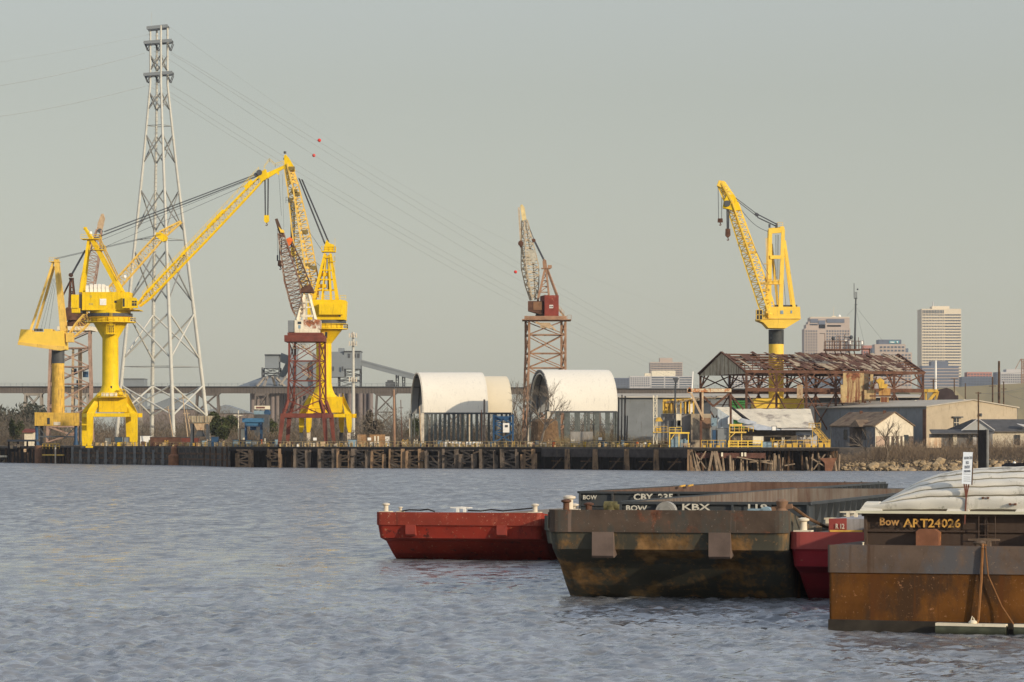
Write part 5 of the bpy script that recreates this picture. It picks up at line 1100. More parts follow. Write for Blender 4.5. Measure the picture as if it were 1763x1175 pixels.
# long grey shed behind the right tent
q = Q(960); t = thing("storage_warehouse", "blue grey corrugated shed with a tan eave right of the second white tent", "warehouse", (q(1120,0).x,960,5.3))
o = MB(); o.box(Vector((q(1062,0).x,960,5.3)), q(1262,685,30)); o.link("wall", GREYW, t)
o = MB(); o.prism([q(1060,685,-1),q(1264,685,-1),q(1260,678.5,12),q(1062,678.5,12)], (0,.3,.3)); o.link("roof", ROOFG, t)
t = thing("dark_warehouse", "long dark slate building seen through the lower bays of the shed", "warehouse", (q(1400,0).x,980,5.3))
o = MB(); o.box(Vector((q(1262,0).x,975,5.3)), q(1600,684,30)); o.link("wall", mat("slate_wall",(.10,.105,.115),.8,.2,.3), t); o = MB(); o.prism([q(1262,684,12),q(1600,684,12),q(1600,679,26),q(1262,679,26)], (0,.3,.3)); o.link("roof", ROOFG, t)
q = Q(935); o = MB(); o.box(Vector((q(1259,0).x,935,5.3)), q(1285,690,4)); o.box(q(1258.7,693,-.3), q(1285.3,690,-.02)); tag(o.link("shipping_container", GREENP, None), "green container behind the left bays of the steel shed", "container")
# collapsed white roofed hall
WR2 = mat("stained_white_roof", (.66,.58,.44), .85, .12, .4, dirt=((.30,.25,.20),.22,.54), rust=.22, rustcol=(.22,.10,.06), rscale=.5)
q = Q(812); t = thing("collapsed_hall", "low hall with a broad stained white roof sagging toward the river", "building", (q(1330,0).x,812,5.4))
n1, n2 = 16, 6; vs = []; fs = []
rs = random.Random(3)
for j in range(n2+1):
    for i in range(n1+1):
        f = j/n2; x0 = 1263+(1290-1263)*f; x1 = 1403; x = x0+(x1-x0)*i/n1; y = 703.5+(737-703.5)*f-(9 if i < 3 and j > 4 else 0)*.0+rs.uniform(-.5,.5); vs.append(q(x,y,12-14*f))
for j in range(n2):
    for i in range(n1): a = j*(n1+1)+i; fs.append((a,a+1,a+n1+2,a+n1+1))
o = MB(); o.add(vs, fs); o.link("roof", WR2, t)
o = MB(); o.prism([q(1261,703,12),q(1263,703,12.2),q(1290,730,-2),q(1285,729,-2)], (.25,0,.2)); o.prism([q(1263.5,703.6,11.5),q(1267,704,11.5),q(1298,733,-2.2),q(1290,731,-2.2)], (0,0,.5)); o.link("roof_edge_hole", TIMBD, t)
o = MB(); o.prism([q(1235,702.5,11),q(1261,702.5,11),q(1284,728,-1),q(1262,722,1)], (0,.3,.3)); o.link("lean_to_roof", CREAM, t)
o = MB(); o.prism([q(1235,741,-1),q(1262,741,-1),q(1262,722,-1),q(1235,703,-1)], (0,.3,0)); o.link("lean_to_wall", mat("pale_blue_wall",(.42,.47,.50),.8,.15,.6,streak=.2), t)
o = MB(); o.prism([q(1274,733,-4),q(1291,729,-4),q(1340,741,-6),q(1300,741,-6)], (0,.2,.2)); o.prism([q(1268,727,-4),q(1275,722,-4),q(1300,729,-5),q(1285,731,-5)], (0,.2,.25)); o.link("fallen_sheet", mat("fallen_grey_sheet",(.40,.42,.44),.7,.2,1), t)
o = MB(); o.box(Vector((q(1262,0).x,814,5.4)), q(1402,737,3)); o.link("wall", mat("dim_hall_wall",(.13,.11,.09),.9,.5,.5), t)
o = MB(); o.box(q(1369,768,-6), q(1403,750,-5.7)); o.box(q(1342,741,-6), q(1396,738.5,-2)); o.link("front_wall", mat("pale_lilac_wall",(.46,.45,.45),.85,.15,.5), t)
o = MB(); o.prism([q(1366,750,-7),q(1404,750,-7),q(1402,741,-4),q(1368,741,-4)], (0,.2,.2)); o.link("front_canopy", DGREY, t)
o = MB(); o.prism([q(1252,731,-3),q(1252,721,-3),q(1255.5,716,-3),q(1263,715,-3),q(1264,717,-3),q(1256,719,-3),q(1254,731,-3)], (0,2.6,0)); o.link("duct", WHITE, t)
o = MB(); o.box(Vector((q(1340,0).x,812-7,6.9)), q(1402,741,-6.6)) if False else None
# ruined grey and yellow building
q = Q(818); t = thing("ruined_building", "gutted grey building with exposed yellow upper framing and broken roof on the wharf", "building", (q(1165,0).x,818,5.4))
RG = mat("soot_grey_wall", (.20,.19,.18), .9, .3, .4, streak=.2)
o = MB(); o.box(Vector((q(1141,0).x,818,5.4)), q(1189,713,8)); o.link("lower_wall", RG, t)
o = MB(); o.box(Vector((q(1189,0).x,816,5.4)), q(1223,713,8)); o.link("lower_wall", mat("dark_mottled_wall",(.40,.32,.22),.9,.3,.4,dirt=((.16,.13,.10),.35,.5)), t)  # tan wall with random darker patches
for x0_,x1_,y0_,y1_,m_ in ((1164,1173,713,735,CREAM),(1155,1163,725,734,GLASS),(1166,1172,724,734,GLASS),(1224,1233,720,734,LBLUE),(1208,1222,720,738,mat("brown_board",(.25,.15,.09),.9,.3,1))):
    o = MB(); o.box(q(x0_,y1_,-2.4 if x0_>1180 else -.3), q(x1_,y0_,-2.1 if x0_>1180 else -.05)); o.link("wall_panel" if m_ is not GLASS else "window", m_, t)
o = MB(); o.box(q(1141,712.5,0), q(1160,690,.3)); o.link("yellow_cladding", mat("ochre_broken_wall",(.62,.44,.16),.85,.2,.8,dirt=((.3,.22,.12),.9,.55)), t)
o = MB()
for x in (1142,1148,1155,1163,1172,1180,1187,1194): o.bar(q(x,712.6,-.4), q(x,689-(x-1142)*.02,-.4), .35)
o.bar(q(1141,690,-.5), q(1196,688,-.5), .5); o.bar(q(1142,712,-.5), q(1155,690,-.5), .25); o.bar(q(1150,712,-.5), q(1144,690,-.5), .25); o.link("upper_frame", YELD, t)
for x0_,x1_,y0_,y1_ in ((1156,1162,697,705),(1163,1178,703,711),(1166,1172,697,702),(1185,1193,693,710)):
    o = MB(); o.box(q(x0_,y1_,1), q(x1_,y0_,1.3)); o.link("white_board", WHITE, t)
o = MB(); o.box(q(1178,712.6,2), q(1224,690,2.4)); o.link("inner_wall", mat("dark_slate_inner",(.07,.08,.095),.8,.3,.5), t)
rr = random.Random(9); o = MB()
for k in range(26):
    x = rr.uniform(1144,1235); y = 693-(x-1144)*.09+rr.uniform(-1.5,2.5); o.prism([q(x,y,-1),q(x+rr.uniform(6,16),y-rr.uniform(0,1.5),-1),q(x+rr.uniform(6,14),y-2,2),q(x-2,y-1.5,2)], (0,0,.12))
o.link("broken_roof", SHEETW, t)
o = MB(); o.prism([q(1176,694,0),q(1208,688,0),q(1230,686,0),q(1226,683.5,3),q(1190,686,3)], (0,0,.2)); o.link("dark_roof_sheet", DGREY, t)
# overhead rusty crane runway in front of it
q = Q(806); t = thing("gantry_runway", "rust and cream steel runway beam on props left of the shed", "gantry", (q(1220,0).x,806,5.4))
RB = mat("rust_blotched_cream_beam", (.62,.50,.33), .8, .2, 1, rust=.62, rustcol=(.35,.14,.05), rscale=.9)
o = MB(); o.box(q(1183,675.5,-.6), q(1259,669.5,.6)); o.link("runway_beam", RB, t)
o = MB(); o.bar(q(1206.8,675,0), Vector((q(1206.8,0).x,806,5.4)), .55); o.link("post", RUSTF, t); o = MB(); o.bar(q(1209.5,676,-.5), q(1209.5,723,-.5), .45); o.link("post", TAN, t)
o = MB(); o.bar(q(1189,677,-.6), q(1209,717,-.6), .5); o.link("diagonal_prop", TAN, t); o = MB(); o.bar(q(1258,676,0), Vector((q(1258,0).x,806,5.4)), .5); o.bar(q(1211,683,0), q(1228,700,0), .45); o.bar(q(1228,700,0), q(1258,676,0), .5); o.bar(q(1256,678,0),q(1280,705,0),.4); o.link("trestle_brace", RUSTF, t)
o = MB(); o.prism([q(1190,677,-.6),q(1184,677,-.6),q(1184,673,-.6),q(1186,667,-.6),q(1189,668,-.6)],(0,.5,0)); o.link("end_stop", RB, t)
# ================================================================= wharves
ZD = 5.4
def wpt(px, d=0.0, z=ZD): Y = quayY(px); return Vector(((px-CX)*Y/F, Y+d, z))
def strip(mb, xs, d0, d1, z0, z1):
    """solid ribbon following the quay line through pixel columns xs"""
    for a, b in zip(xs[:-1], xs[1:]):
        mb.hexa([wpt(a,d0,z0),wpt(b,d0,z0),wpt(b,d1,z0),wpt(a,d1,z0),wpt(a,d0,z1),wpt(b,d0,z1),wpt(b,d1,z1),wpt(a,d1,z1)])
    return mb
def vpost(mb, px, d, z0, z1, w, dp=None, lean=0, leany=0):
    p = wpt(px,d,z0); q = wpt(px,d,z1); q.x += lean; q.y += leany; mb.bar(p, q, w, dp or w); return mb
rg = random.Random(21)
# far left timber jetty
t = thing("jetty", "low broken timber jetty at the far left end of the wharf", "jetty", wpt(20,0,0))
o = MB(); strip(o, [-40,0,30,62], 6, 20, 4.6, 5.2); o.link("deck", DECK, t)
for x in range(-38, 128, 7):
    o = MB(); vpost(o, x, 2+rg.uniform(0,6), -1, 3.2+rg.uniform(0,2), rg.uniform(.4,.7)); o.link("pile", TIMB, t)
o = MB(); strip(o, [-40,0,60,128], 10, 10.6, -.5, 4.2); o.link("shade_back_wall", TIMBD, t)  # near-black wall standing in for the shade beneath the deck
o = MB(); strip(o, [10,60], 3, 9, 6.7, 7.3); o.link("roof", DGREY, t)
for x in (12,28,44,58): o = MB(); vpost(o, x, 4, 0, 6.8, .5); o.link("post", TIMBD, t)
for k,(x,y,w_) in enumerate(((20,770,3),(32,768,5),(43,776,3))):
    o = MB(); c = W(x,y,quayY(x)+2.5); o.box(c-Vector((.4,.2,.5)), c+Vector((.4,.2,.5))); o.link("tyre_block", TAN, t)
o = MB(); c = wpt(0,3,2.2); o.box(c-Vector((2.5,1,.5)), c+Vector((1.8,1,.1))); o.link("cream_plank", CREAM, t)
# mooring cell + little cabin
o = MB(); c = wpt(65,4,0); o.lathe(c, [(1.5,-1),(1.5,5.2),(1.2,5.4)], 14); tag(o.link("mooring_cell", mat("rusted_sheet_pile",(.22,.11,.06),.9,.35,1,rust=.3,streak=.3), None), "rust brown sheet pile mooring cell below the far left pillar crane", "dolphin")
t = thing("cabin", "small cream cabin with red roof beyond the jetty at far left", "cabin", (W(51,0,1130).x,1130,5.3)); q = Q(1130)
o = MB(); o.box(Vector((q(42,0).x,1130,5.3)), q(61,745,4)); o.link("wall", CREAM, t); o = MB(); o.prism([q(38,745,-1),q(61.5,745,-1),q(61.5,740,2),q(41,740,2)], (0,.3,.3)); o.link("roof", RUSTRED, t)
# left concrete and timber quay with regular fender posts
t = thing("wharf", "left wharf section with dark boarding and evenly spaced grey fender posts", "wharf", wpt(210,0,0), "wharf sections")
o = MB(); strip(o, [72,120,180,240,300,350,396], 0, 16, 4.9, ZD); o.link("deck", DECK, t)
o = MB(); strip(o, [122,180,240,300,350,396], .3, .8, -.8, 4.9); o.link("boarding", mat("dark_quay_boards",(.05,.045,.04),.95,.5,.8,dirt=((.15,.11,.075),.5,.50)), t)
o = MB(); strip(o, [122,180,240,300,350,396], -.1, .3, 3.1, 3.6); strip(o, [122,180,240,300,350,396], -.1, .3, 1.6, 2.0); o.link("waling", TIMB, t)
PB = mat("pale_fender_post", (.20,.20,.19), .9, .3, 1)
for x in [125,139,153.5,168,182.5,198,215,232.5,248,264,280.5]:
    o = MB(); vpost(o, x, -.35, -.8, rg.choice((5.2,5.2,4.2)), .75, .6, rg.uniform(-.1,.1)); vpost(o, x, -.6, .6, 1.6, 1.0, .4); o.link("fender_post", PB, t)
for x in (352,362,372,383,391): o = MB(); vpost(o, x, -.3, -.8, 5.2, .5); o.link("fender_post", TIMB, t)
for x in range(76,122,8): o = MB(); vpost(o, x, 1, -.8, 5, .5); o.link("pile", TIMB, t)
o = MB(); strip(o, [72,122], 8, 8.5, -.5, 5); o.link("shade_back_wall", TIMBD, t)
o = MB(); c = wpt(301,-1.5,0); o.lathe(c, [(1.65,-1),(1.7,2.7),(1.0,3.2),(.95,5.0),(.5,5.4)], 16); tag(o.link("mooring_buoy", mat("orange_rust_buoy",(.28,.12,.055),.85,.3,.8,streak=.3), None, True), "rust orange bottle shaped mooring buoy against the left wharf", "buoy")
o = MB(); a = wpt(97,-2,-.5); o.tube(a, a+Vector((0,0,6)), .22, None, 8); tag(o.link("mooring_pile", OLDWH, None), "thin pale lone pole standing in the water at the left wharf", "pile")
# platform with yellow frame at 75..125
o = MB(); a, b_ = wpt(74,-.5,4.4), wpt(103,-.5,4.4); o.rail([a,b_],1.6,2.5,.12); a, b_ = wpt(74,-.5,2.6), wpt(110,-.5,2.6); o.bar(a,b_,.4); tag(o.link("yellow_landing_frame", YELD, None), "yellow steel landing frame on the quay below the far left crane", "frame")
# middle timber wharf with braced fender cribs
t = thing("wharf", "middle timber wharf with brown zigzag braced fender cribs", "wharf", wpt(660,0,0), "wharf sections")
XM = [394,440,500,560,620,680,740,800,860,932]
o = MB(); strip(o, XM, 0, 22, 4.7, ZD); o.link("deck", DECK, t)
o = MB(); strip(o, XM, -.25, .15, 4.25, 5.25); o.link("edge_beam", TIMBD, t)
o = MB(); strip(o, XM, 7, 7.5, -.8, 4.7); o.link("shade_back_wall", TIMBD, t)  # back wall coloured near-black for the shade under the deck
np_ = 0
for x in np.arange(398, 930, 9.3):
    o = MB(); vpost(o, x+rg.uniform(-2,2), rg.uniform(3,6), -.8, 4.8, .42, None, rg.uniform(-.3,.3)); o.link("pile", TIMB if rg.random() < .3 else TIMBD, t)
TIMB2 = mat("warm_brown_timber", (.25,.16,.09), .95, .5, 1.0, dirt=((.05,.035,.028),.6,.52), stretch=(1,1,.3))  # warm brown of the front fender timbers
TIMB3 = mat('greyed_brown_timber', (.13,.10,.075), .95, .5, 1.0, dirt=((.03,.025,.02),.6,.5), stretch=(1,1,.3))
for x in (416,468,515,560,589,617,646,678,708,742,771,800,836,873,905):
    cr = MB(); wd = rg.choice((20,22,24)) ; a, c = x-wd/2+4, x+wd/2+4
    for xx in (a, c): vpost(cr, xx, -.7, -.8, rg.choice((4.9,4.9,4.4,3.6)), rg.uniform(.5,1.4), .6, rg.uniform(-.15,.15)); vpost(cr, xx+3.5, -.4, -.8, rg.uniform(3,4.9), rg.uniform(.4,.7), .5, rg.uniform(-.3,.3))
    zs = [.3,1.7,3.1,4.5]
    for z in zs: cr.bar(wpt(a,-.6,z), wpt(c,-.6,z), .32)
    for k in range(3):
        if rg.random() < .85: cr.bar(wpt(a if k%2 else c,-.55,zs[k]), wpt(c if k%2 else a,-.55,zs[k+1]), .38)
    cr.link("fender_crib", rg.choice((TIMB2,TIMB2,TIMB3)), t)
for k in range(16):                                              # loose timbers, worn boards hanging off the face
    x = rg.uniform(400,925); o = MB(); z = rg.uniform(1,4.2); o.bar(wpt(x,-.75,z), wpt(x+rg.uniform(4,16),-.75,z+rg.uniform(-1.6,1.2)), rg.uniform(.18,.35)); o.link("loose_timber", rg.choice((TIMBL,TIMB2)), t)
for k in range(9):
    x = rg.uniform(405,920); o = MB(); c = wpt(x,-1.05,rg.uniform(1.2,3.6)); o.lathe((c.x,c.y), [(.5,c.z-.18),(.56,c.z),(.5,c.z+.18)], 12); o.link("tyre_fender", TIMBD, t)
# right concrete beam wharf
t = thing("wharf", "right wharf section with a deep dark concrete edge beam", "wharf", wpt(1060,0,0), "wharf sections")
XR = [932,980,1040,1100,1150,1192]
o = MB(); strip(o, XR, 0, 22, 4.9, ZD); o.link("deck", DECK, t)
o = MB(); strip(o, XR, -.3, .3, 3.0, 4.9); o.link("edge_beam", mat("black_stained_concrete",(.055,.045,.04),.95,.5,.6,dirt=((.12,.09,.07),.4,.6)), t)
o = MB(); strip(o, XR, 8, 8.5, -.8, 4.9); o.link("shade_back_wall", TIMBD, t)
for x in (976,1024,1078,1129,1187):
    o = MB(); vpost(o, x, -.8, -.8, 4.9, 1.2, .8, .1); vpost(o, x+4, -.6, -.8, 3.6, .6, .6, -.2); o.link("fender_cluster", TIMB2, t)
for x in range(940, 1190, 12): o = MB(); vpost(o, x+rg.uniform(-3,3), rg.uniform(2,6), -.8, 5, .45); o.link("pile", TIMBD, t)
for x in (950,1000,1050,1100,1150): o = MB(); o.bar(wpt(x,1,0), wpt(x+18,1,2.8), .3); o.bar(wpt(x,1,2), wpt(x+24,1,2), .25); o.link("brace", TIMB, t)
# collapsing timber pier
t = thing("pier", "collapsing timber pier with leaning bleached piles and broken beams", "pier", wpt(1330,0,0))
XP = [1192,1240,1300,1360,1410,1445]
o = MB(); strip(o, XP, 0, 26, 4.9, ZD); o.link("deck", DECK, t)
o = MB(); strip(o, XP, -.2, .2, 4.6, 5.2); o.link("edge_beam", TIMBD, t)
o = MB(); strip(o, [1192,1240,1318], -.1, .4, 2.9, 4.1); o.link("sagging_beam", mat("brown_red_beam",(.11,.05,.035),.9,.4,.8), t)
o = MB(); strip(o, [1192,1300,1400,1440], 9, 9.5, -.8, 4.9); o.link("shade_back_wall", TIMBD, t)
for k in range(74):
    x = rg.uniform(1190,1450); d = rg.uniform(-.8,5); front = d < 1.6; top = rg.uniform(2.2,4.4) if front else 4.9
    if 1352 < x < 1392 and front: continue
    o = MB(); p = wpt(x,d,-.8); e = wpt(x,d,top); e.x += rg.gauss(0,.5); w0 = rg.uniform(.38,.62); o.tube(p, e, w0*.6, w0*.45, 7); o.link("pile", TIMBL if front else TIMB, t)
for (x0,z0,x1,z1) in ((1195,.2,1215,4.5),(1215,.5,1198,3.8),(1268,3.2,1330,1.6),(1290,2.0,1325,2.4),(1350,1.2,1368,1.6),(1400,.3,1420,3.8),(1396,3,1425,.5)):
    o = MB(); o.bar(wpt(x0,-.9,z0), wpt(x1,-.9,z1), .28); o.link("fallen_beam", TIMBL, t)
for x,l_ in ((1206,1.6),(1219,-1.0),(1236,.9),(1243,1.4),(1201,1.0)): o = MB(); vpost(o, x, -1.0, -.8, 4.5, .55, .5, -l_); o.link("leaning_post", TIMBL, t)
for x in (1243,1277.5,1283): o = MB(); o.box(wpt(x-1.6,-.5,3.3), wpt(x+1.6,-.2,4.2)); o.link("white_marker", CREAM, t)
o = MB(); a = wpt(1428,-1,1.0); o.prism([wpt(1410,-1.5,2.9),wpt(1440,-1.5,3.0),wpt(1436,-1.5,1.9),wpt(1430,-1.5,-.5),wpt(1420,-1.5,-.5),wpt(1419,-1.5,1.8)], (0,2,0)); tag(o.link("pile_cap", mat("rusty_pile_cap",(.20,.09,.05),.9,.4,.8), None), "rusty brown broken pile cap beside the collapsing pier's right end", "pile cap")
# ================================================================= things standing on the wharf
def thing_box(name, label, cat, px, w, h, d, m, Yo=3, group=None, z=ZD, parts=None):
    p = wpt(px, Yo, z); o = MB(); o.box(p+Vector((-w/2,0,0)), p+Vector((w/2,d,h))); ob = o.link(name, m, None, loc=p); tag(ob, label, cat, group)
    e = MB()
    for sx in (-1,1): e.box(p+Vector((sx*w/2-.05,-.05,0)), p+Vector((sx*w/2+.05,.05,h+.04)))
    e.box(p+Vector((-w/2-.05,-.05,h-.06)), p+Vector((w/2+.05,.04,h+.05))); e.link("edge_frame", DGREY, ob); return ob
def railing(x0, x1, lab, m=OCH, Yo=.6, h=1.3, step=1.6):
    n = max(1, int((x1-x0)/30)); xs = [x0+(x1-x0)*i/n for i in range(n+1)]; o = MB(); o.rail([wpt(x,Yo,ZD) for x in xs], h, step, .06)
    for x in np.arange(x0+3, x1, 11): p = wpt(x,Yo-.1,ZD); o.box(p, p+Vector((rg.uniform(.3,1.3),.1,rg.uniform(.4,1.1))))
    tag(o.link("guard_rail", m, None), lab, "railing", "rusty yellow guard rails along the wharf edge")
LM = [(120,"under the far left pillar crane"),(150,"left of the big yellow portal crane"),(245,"beneath the big yellow portal crane"),(320,"between the pylon's legs"),(372,"around the cream hopper"),(412,"left of the blue loading frame"),(458,"around the blue loading frame"),(490,"left of the red lattice crane"),(570,"beneath the red lattice crane"),(612,"beneath the tall yellow portal crane"),(665,"before the rusty container shed"),(705,"by the tall rust orange post"),
 (790,"before the left half of the long tent"),(840,"before the right half of the long tent"),(890,"before the smaller cream tent"),(950,"by the bare trees at the right tent"),(1065,"before the right white tent"),(1122,"before the grey corrugated shed"),(1195,"before the ruined building"),(1255,"left of the two storey yellow platform"),(1320,"at the yellow railed platform"),(1370,"before the middle of the stained white roof"),(1450,"near the yellow zigzag stair")]
CN = {}; ORD = ["first","second","third","fourth","fifth","sixth","seventh","eighth","ninth","tenth","eleventh","twelfth","thirteenth","fourteenth"]
COLN = {"ochre_rail_paint":"rusty ochre","weathered_yellow_paint":"ochre yellow","rusty_steel":"rust brown","bleached_tan_steel":"bleached tan","cream_paint":"cream","pale_blue_steel":"pale blue","yellow_paint":"bright yellow","orange_paint":"orange","dark_grey_steel":"dark grey","old_white_paint":"dirty white","blue_paint":"dark blue","orange_rust_steel":"orange rusted"}
def auto_label(m, kind, x, h):
    place = next((l for e, l in LM if x < e), "at the pier's right end"); key = (m.name, kind, place); CN[key] = CN.get(key, 0)+1
    return (ORD[min(13,CN[key]-1)]+" " if True else "")+COLN.get(m.name, "grey")+" "+kind+" "+place
railing(400,474,"rusty yellow guard rail left of the red lattice crane"); railing(478,606,"rusty yellow guard rail in front of the middle crane pair"); railing(612,706,"rusty yellow guard rail between the middle cranes and the long tent")
railing(712,892,"rusty yellow guard rail before the longer white tent"); railing(896,1010,"rusty yellow guard rail before the right white tent's open end"); railing(1016,1150,"rusty yellow guard rail before the right tent's far end and grey shed")
railing(150,398,"yellow guard rail along the left wharf under the big yellow portal crane", OCH, .6, 1.1, 2.2)
# red striped pontoon rails / rusty low wagons at left
thing_box("low_wagon","long rusty brown open box behind the rail between pylon legs","skip",289,12,2.6,3,RUSTF,9); thing_box("low_wagon","second long rusty box right of the pylon's front leg","skip",340 if False else 322,5,2.4,3,RUSTRED,9)
thing_box("yellow_box","bright yellow steel box just right of the big yellow crane's foot","box",262,2.2,1.7,1.6,YEL,1.5)
thing_box("yellow_box","small yellow skip on the wharf under the left portal crane","box",205,1.6,1.2,1.6,YEL,1.5)
for k,(x,w_,h_,m,lab) in enumerate(((177,1.5,2.4,GREYW,"blue grey site box between the big crane's legs"),(196,2.2,2.6,LBLUE,"larger pale blue site box between the big crane's legs"),(210,1.4,2.6,GREYW,"grey box right of the pale blue site box under the crane"),(243,3.2,3.0,WHITE,"small white hut at the foot of the pylon's front leg"))):
    thing_box("site_box", lab, "site box", x, w_, h_, 2, m, 12)
t = thing("hopper", "dirty cream loading hopper on dark steel legs left of the blue frame", "hopper", wpt(345,6,ZD)); q = Q(quayY(345)+6)
o = MB(); o.prism([q(323,716.5,-2.5),q(369,716.5,-2.5),q(365,720,-2.5),q(360,728,-2.5),q(333,728,-2.5),q(327,720,-2.5)], (0,5,0)); hp = o.link("bin", mat("dirty_cream_hopper",(.42,.37,.26),.85,.3,1,streak=.5), t)
for k in range(9): o = MB(); x = 327+k*4.6; o.box(q(x,727,-2.7), q(x+.7,717,-2.52)); o.link("rib", TAN, hp)
o = MB(); o.prism([q(334,728.3,-2),q(360,728.3,-2),q(354,741,-2),q(340,741,-2)], (0,4,0)); o.link("chute", TAN, t)
for x,d in ((331,-2.2),(358,-2.2),(331,2.2),(358,2.2)): o = MB(); p = q(x,730,d); o.bar(Vector((p.x,p.y,ZD)), p, .6); o.link("leg", DGREY, t)
o = MB(); o.prism([q(336,752,-1.5),q(354,752,-1.5),q(348,741,-1.5),q(342,741,-1.5)], (0,3,0)); o.link("lower_cone", DGREY, t)
t = thing("loading_frame", "bright blue open steel frame with thick top beam on the wharf", "frame", wpt(434,6,ZD)); q = Q(quayY(434)+6)
o = MB(); o.box(q(418,727.5,-2), q(454,720.5,2)); o.prism([q(425,733,-1.5),q(446,733,-1.5),q(450,727.6,-1.5),q(421,727.6,-1.5)], (0,3,0)); o.link("top_beam", mat("sky_blue_paint",(.05,.15,.26),.6,.2,.8), t)
for x,d in ((423.5,-1.8),(450,-1.8),(423.5,1.8),(450,1.8)): o = MB(); p = q(x,727,d); o.bar(Vector((p.x,p.y,ZD)), p, .4); o.link("leg", BLUE, t)
o = MB(); o.bar(q(424,734,-1.7), q(450,734,-1.7), .25); o.box(q(431,741,-1), q(441,735,1)); o.link("lower_beam", BLUE, t)
thing_box("white_panel_board","white board standing left of the blue frame","board",416.5,1.4,2.9,.2,CREAM,5,None,7.2); 
o = MB(); q = Q(quayY(410)+8); o.bar(q(410.5,765,0), q(410.5,707,0), .2); o.bar(q(402,715,0), q(419,716,0), .25); tag(o.link("signal_mast", CREAM, None), "cream pole with a single cross yard left of the blue frame", "mast")
thing_box("drum","small orange barrel post right of the blue frame","barrel",449.5,.5,1.9,.5,ORANGE,2); thing_box("drum","cream post right of the orange barrel","post",455.5,.4,2.2,.4,CREAM,2)
cl = [(352,2.0,1.6,LBLUE,"pale green grey bin in front of the cream hopper"),(360,1.2,1.4,LBLUE,"smaller pale blue bin right of the hopper"),(369,2.0,2.6,BLUE,"dark blue machine right of the cream hopper"),(323,1.0,1.0,WHITE,"white small box left of the hopper"),(405,1.6,1.8,LBLUE,"pale blue cabinet left below the white board"),(427,1.6,1.7,LBLUE,"pale grey blue cabinet below the blue frame"),(437,1.2,1.5,GREYW,"grey cabinet right under the blue frame"),
 (475,1.0,1.9,LBLUE,"pale blue cabinet left of the red crane's foot"),(470,.8,1.3,BLUE,"dark blue small box left of the red crane's foot"),(541,.9,1.0,CREAM,"cream box beside the red crane's right foot"),(545,.8,1.2,TAN,"pinkish box by the wharf edge below the yellow crane"),(606,2.2,1.8,LBLUE,"pale blue tank box left of the rusty container"),
 (757,1.2,1.6,LBLUE,"pale blue box before the long tent's middle left"),(798,.9,1.2,TAN,"tan box before the long tent's middle"),(925,.9,1.6,LBLUE,"pale blue post box by the bare tree"),(936,1.6,1.1,CREAM,"low cream box right of the bare tree's foot"),(954,.8,1.4,ORANGE,"pale orange box right of the bare tree's foot"),(1009,.7,1.2,YEL,"small yellow box before the grey wall of the right tent"),(1036,1.6,1.6,DGREY,"dark machine box below the right tent"),(1042,1.2,1.2,LBLUE,"grey box beside the dark machine"),
 (1064,.6,1.0,YEL,"tiny yellow box before the grey shed's left end"),(1073,.8,1.7,LBLUE,"pale blue post before the grey shed"),(1098,.7,1.4,ORANGE,"orange box before the grey shed"),(1112,.6,1.2,WHITE,"small white box before the grey shed"),(1119,.9,1.0,YEL,"yellow box near the ruined building's ladder tower"),(1187,.7,1.0,YEL,"yellow box right of the pallet stack"),(512,.8,.8,WHITE,"white low box between the middle crane's feet"),(378,1.0,1.2,BLUE,"blue low box right of the dark blue machine")]
for x,w_,h_,m,lab in cl: thing_box("equipment_box", lab, "box", x, w_, h_, w_*.8, m, rg.uniform(1.5,3.2), "boxes and cabinets along the wharf edge")
for k,(x,lab) in enumerate(((318,"brown oil drum left of the hopper"),(388,"brown oil drum between the hopper and white board"),(462,"yellow oil drum near the blue frame's right leg"),(587,"yellow oil drum under the tall yellow crane"),(690,"brown oil drum right of the rusty container"),(735,"brown oil drum at the long tent's near corner"),(818,"yellow oil drum before the long tent's right end"),(870,"yellow oil drum before the small tent"),(902,"brown oil drum before the right tent's rim"),(985,"yellow oil drum before the grey wall"),(1085,"yellow oil drum before the grey shed"),(1135,"brown oil drum left of the ruined building"))):
    o = MB(); p = wpt(x,1.2,ZD); o.lathe(p, [(.32,ZD),(.32,ZD+.9)], 12); ob = o.link("oil_drum", YELD if "yellow" in lab else RUSTF, None, True); tag(ob, lab, "drum", "oil drums on the wharf")
    o = MB(); o.lathe(p, [(.35,ZD+.42),(.35,ZD+.48)], 12); o.link("hoop", DGREY, ob)
t = thing("container_shed", "rusty orange slatted container shed between the tall yellow crane and the long tent", "container", wpt(638,8,ZD))
SL = mat("slatted_rust_wood", (.40,.23,.11), .9, .4, .9, corr=2.5, streak=.4)
o = MB(); p = wpt(638,8,ZD); o.box(p+Vector((-3.6,0,0)), p+Vector((3.3,2.5,3.1))); o.link("wall", SL, t)
for k in range(9): o = MB(); o.box(p+Vector((-3.75,-.15,.3+k*.32)), p+Vector((-2.7,.0,.42+k*.32))); o.link("slat", TAN, t)
o = MB(); o.box(p+Vector((.6,-.12,.1)), p+Vector((1.0,0,2.7))); o.box(p+Vector((1.4,-.12,.1)), p+Vector((1.8,0,2.7))); o.link("doorway", CREAM, t)
for x,lab in ((541,"small white notice board at the foot of the tall yellow crane"),(635,"small white notice in front of the rusty container shed"),(1034,"small white notice in the dry grass before the right tent")):
    o = MB(); p = wpt(x,3,ZD); o.box(p+Vector((-.45,0,1.6)), p+Vector((.45,.08,2.3))); nb = o.link("notice_board", WHITE, None); tag(nb, lab, "notice", "white notices on the wharf"); o = MB(); o.bar(p, p+Vector((0,.1,1.6)), .1); o.link("post", DGREY, nb)
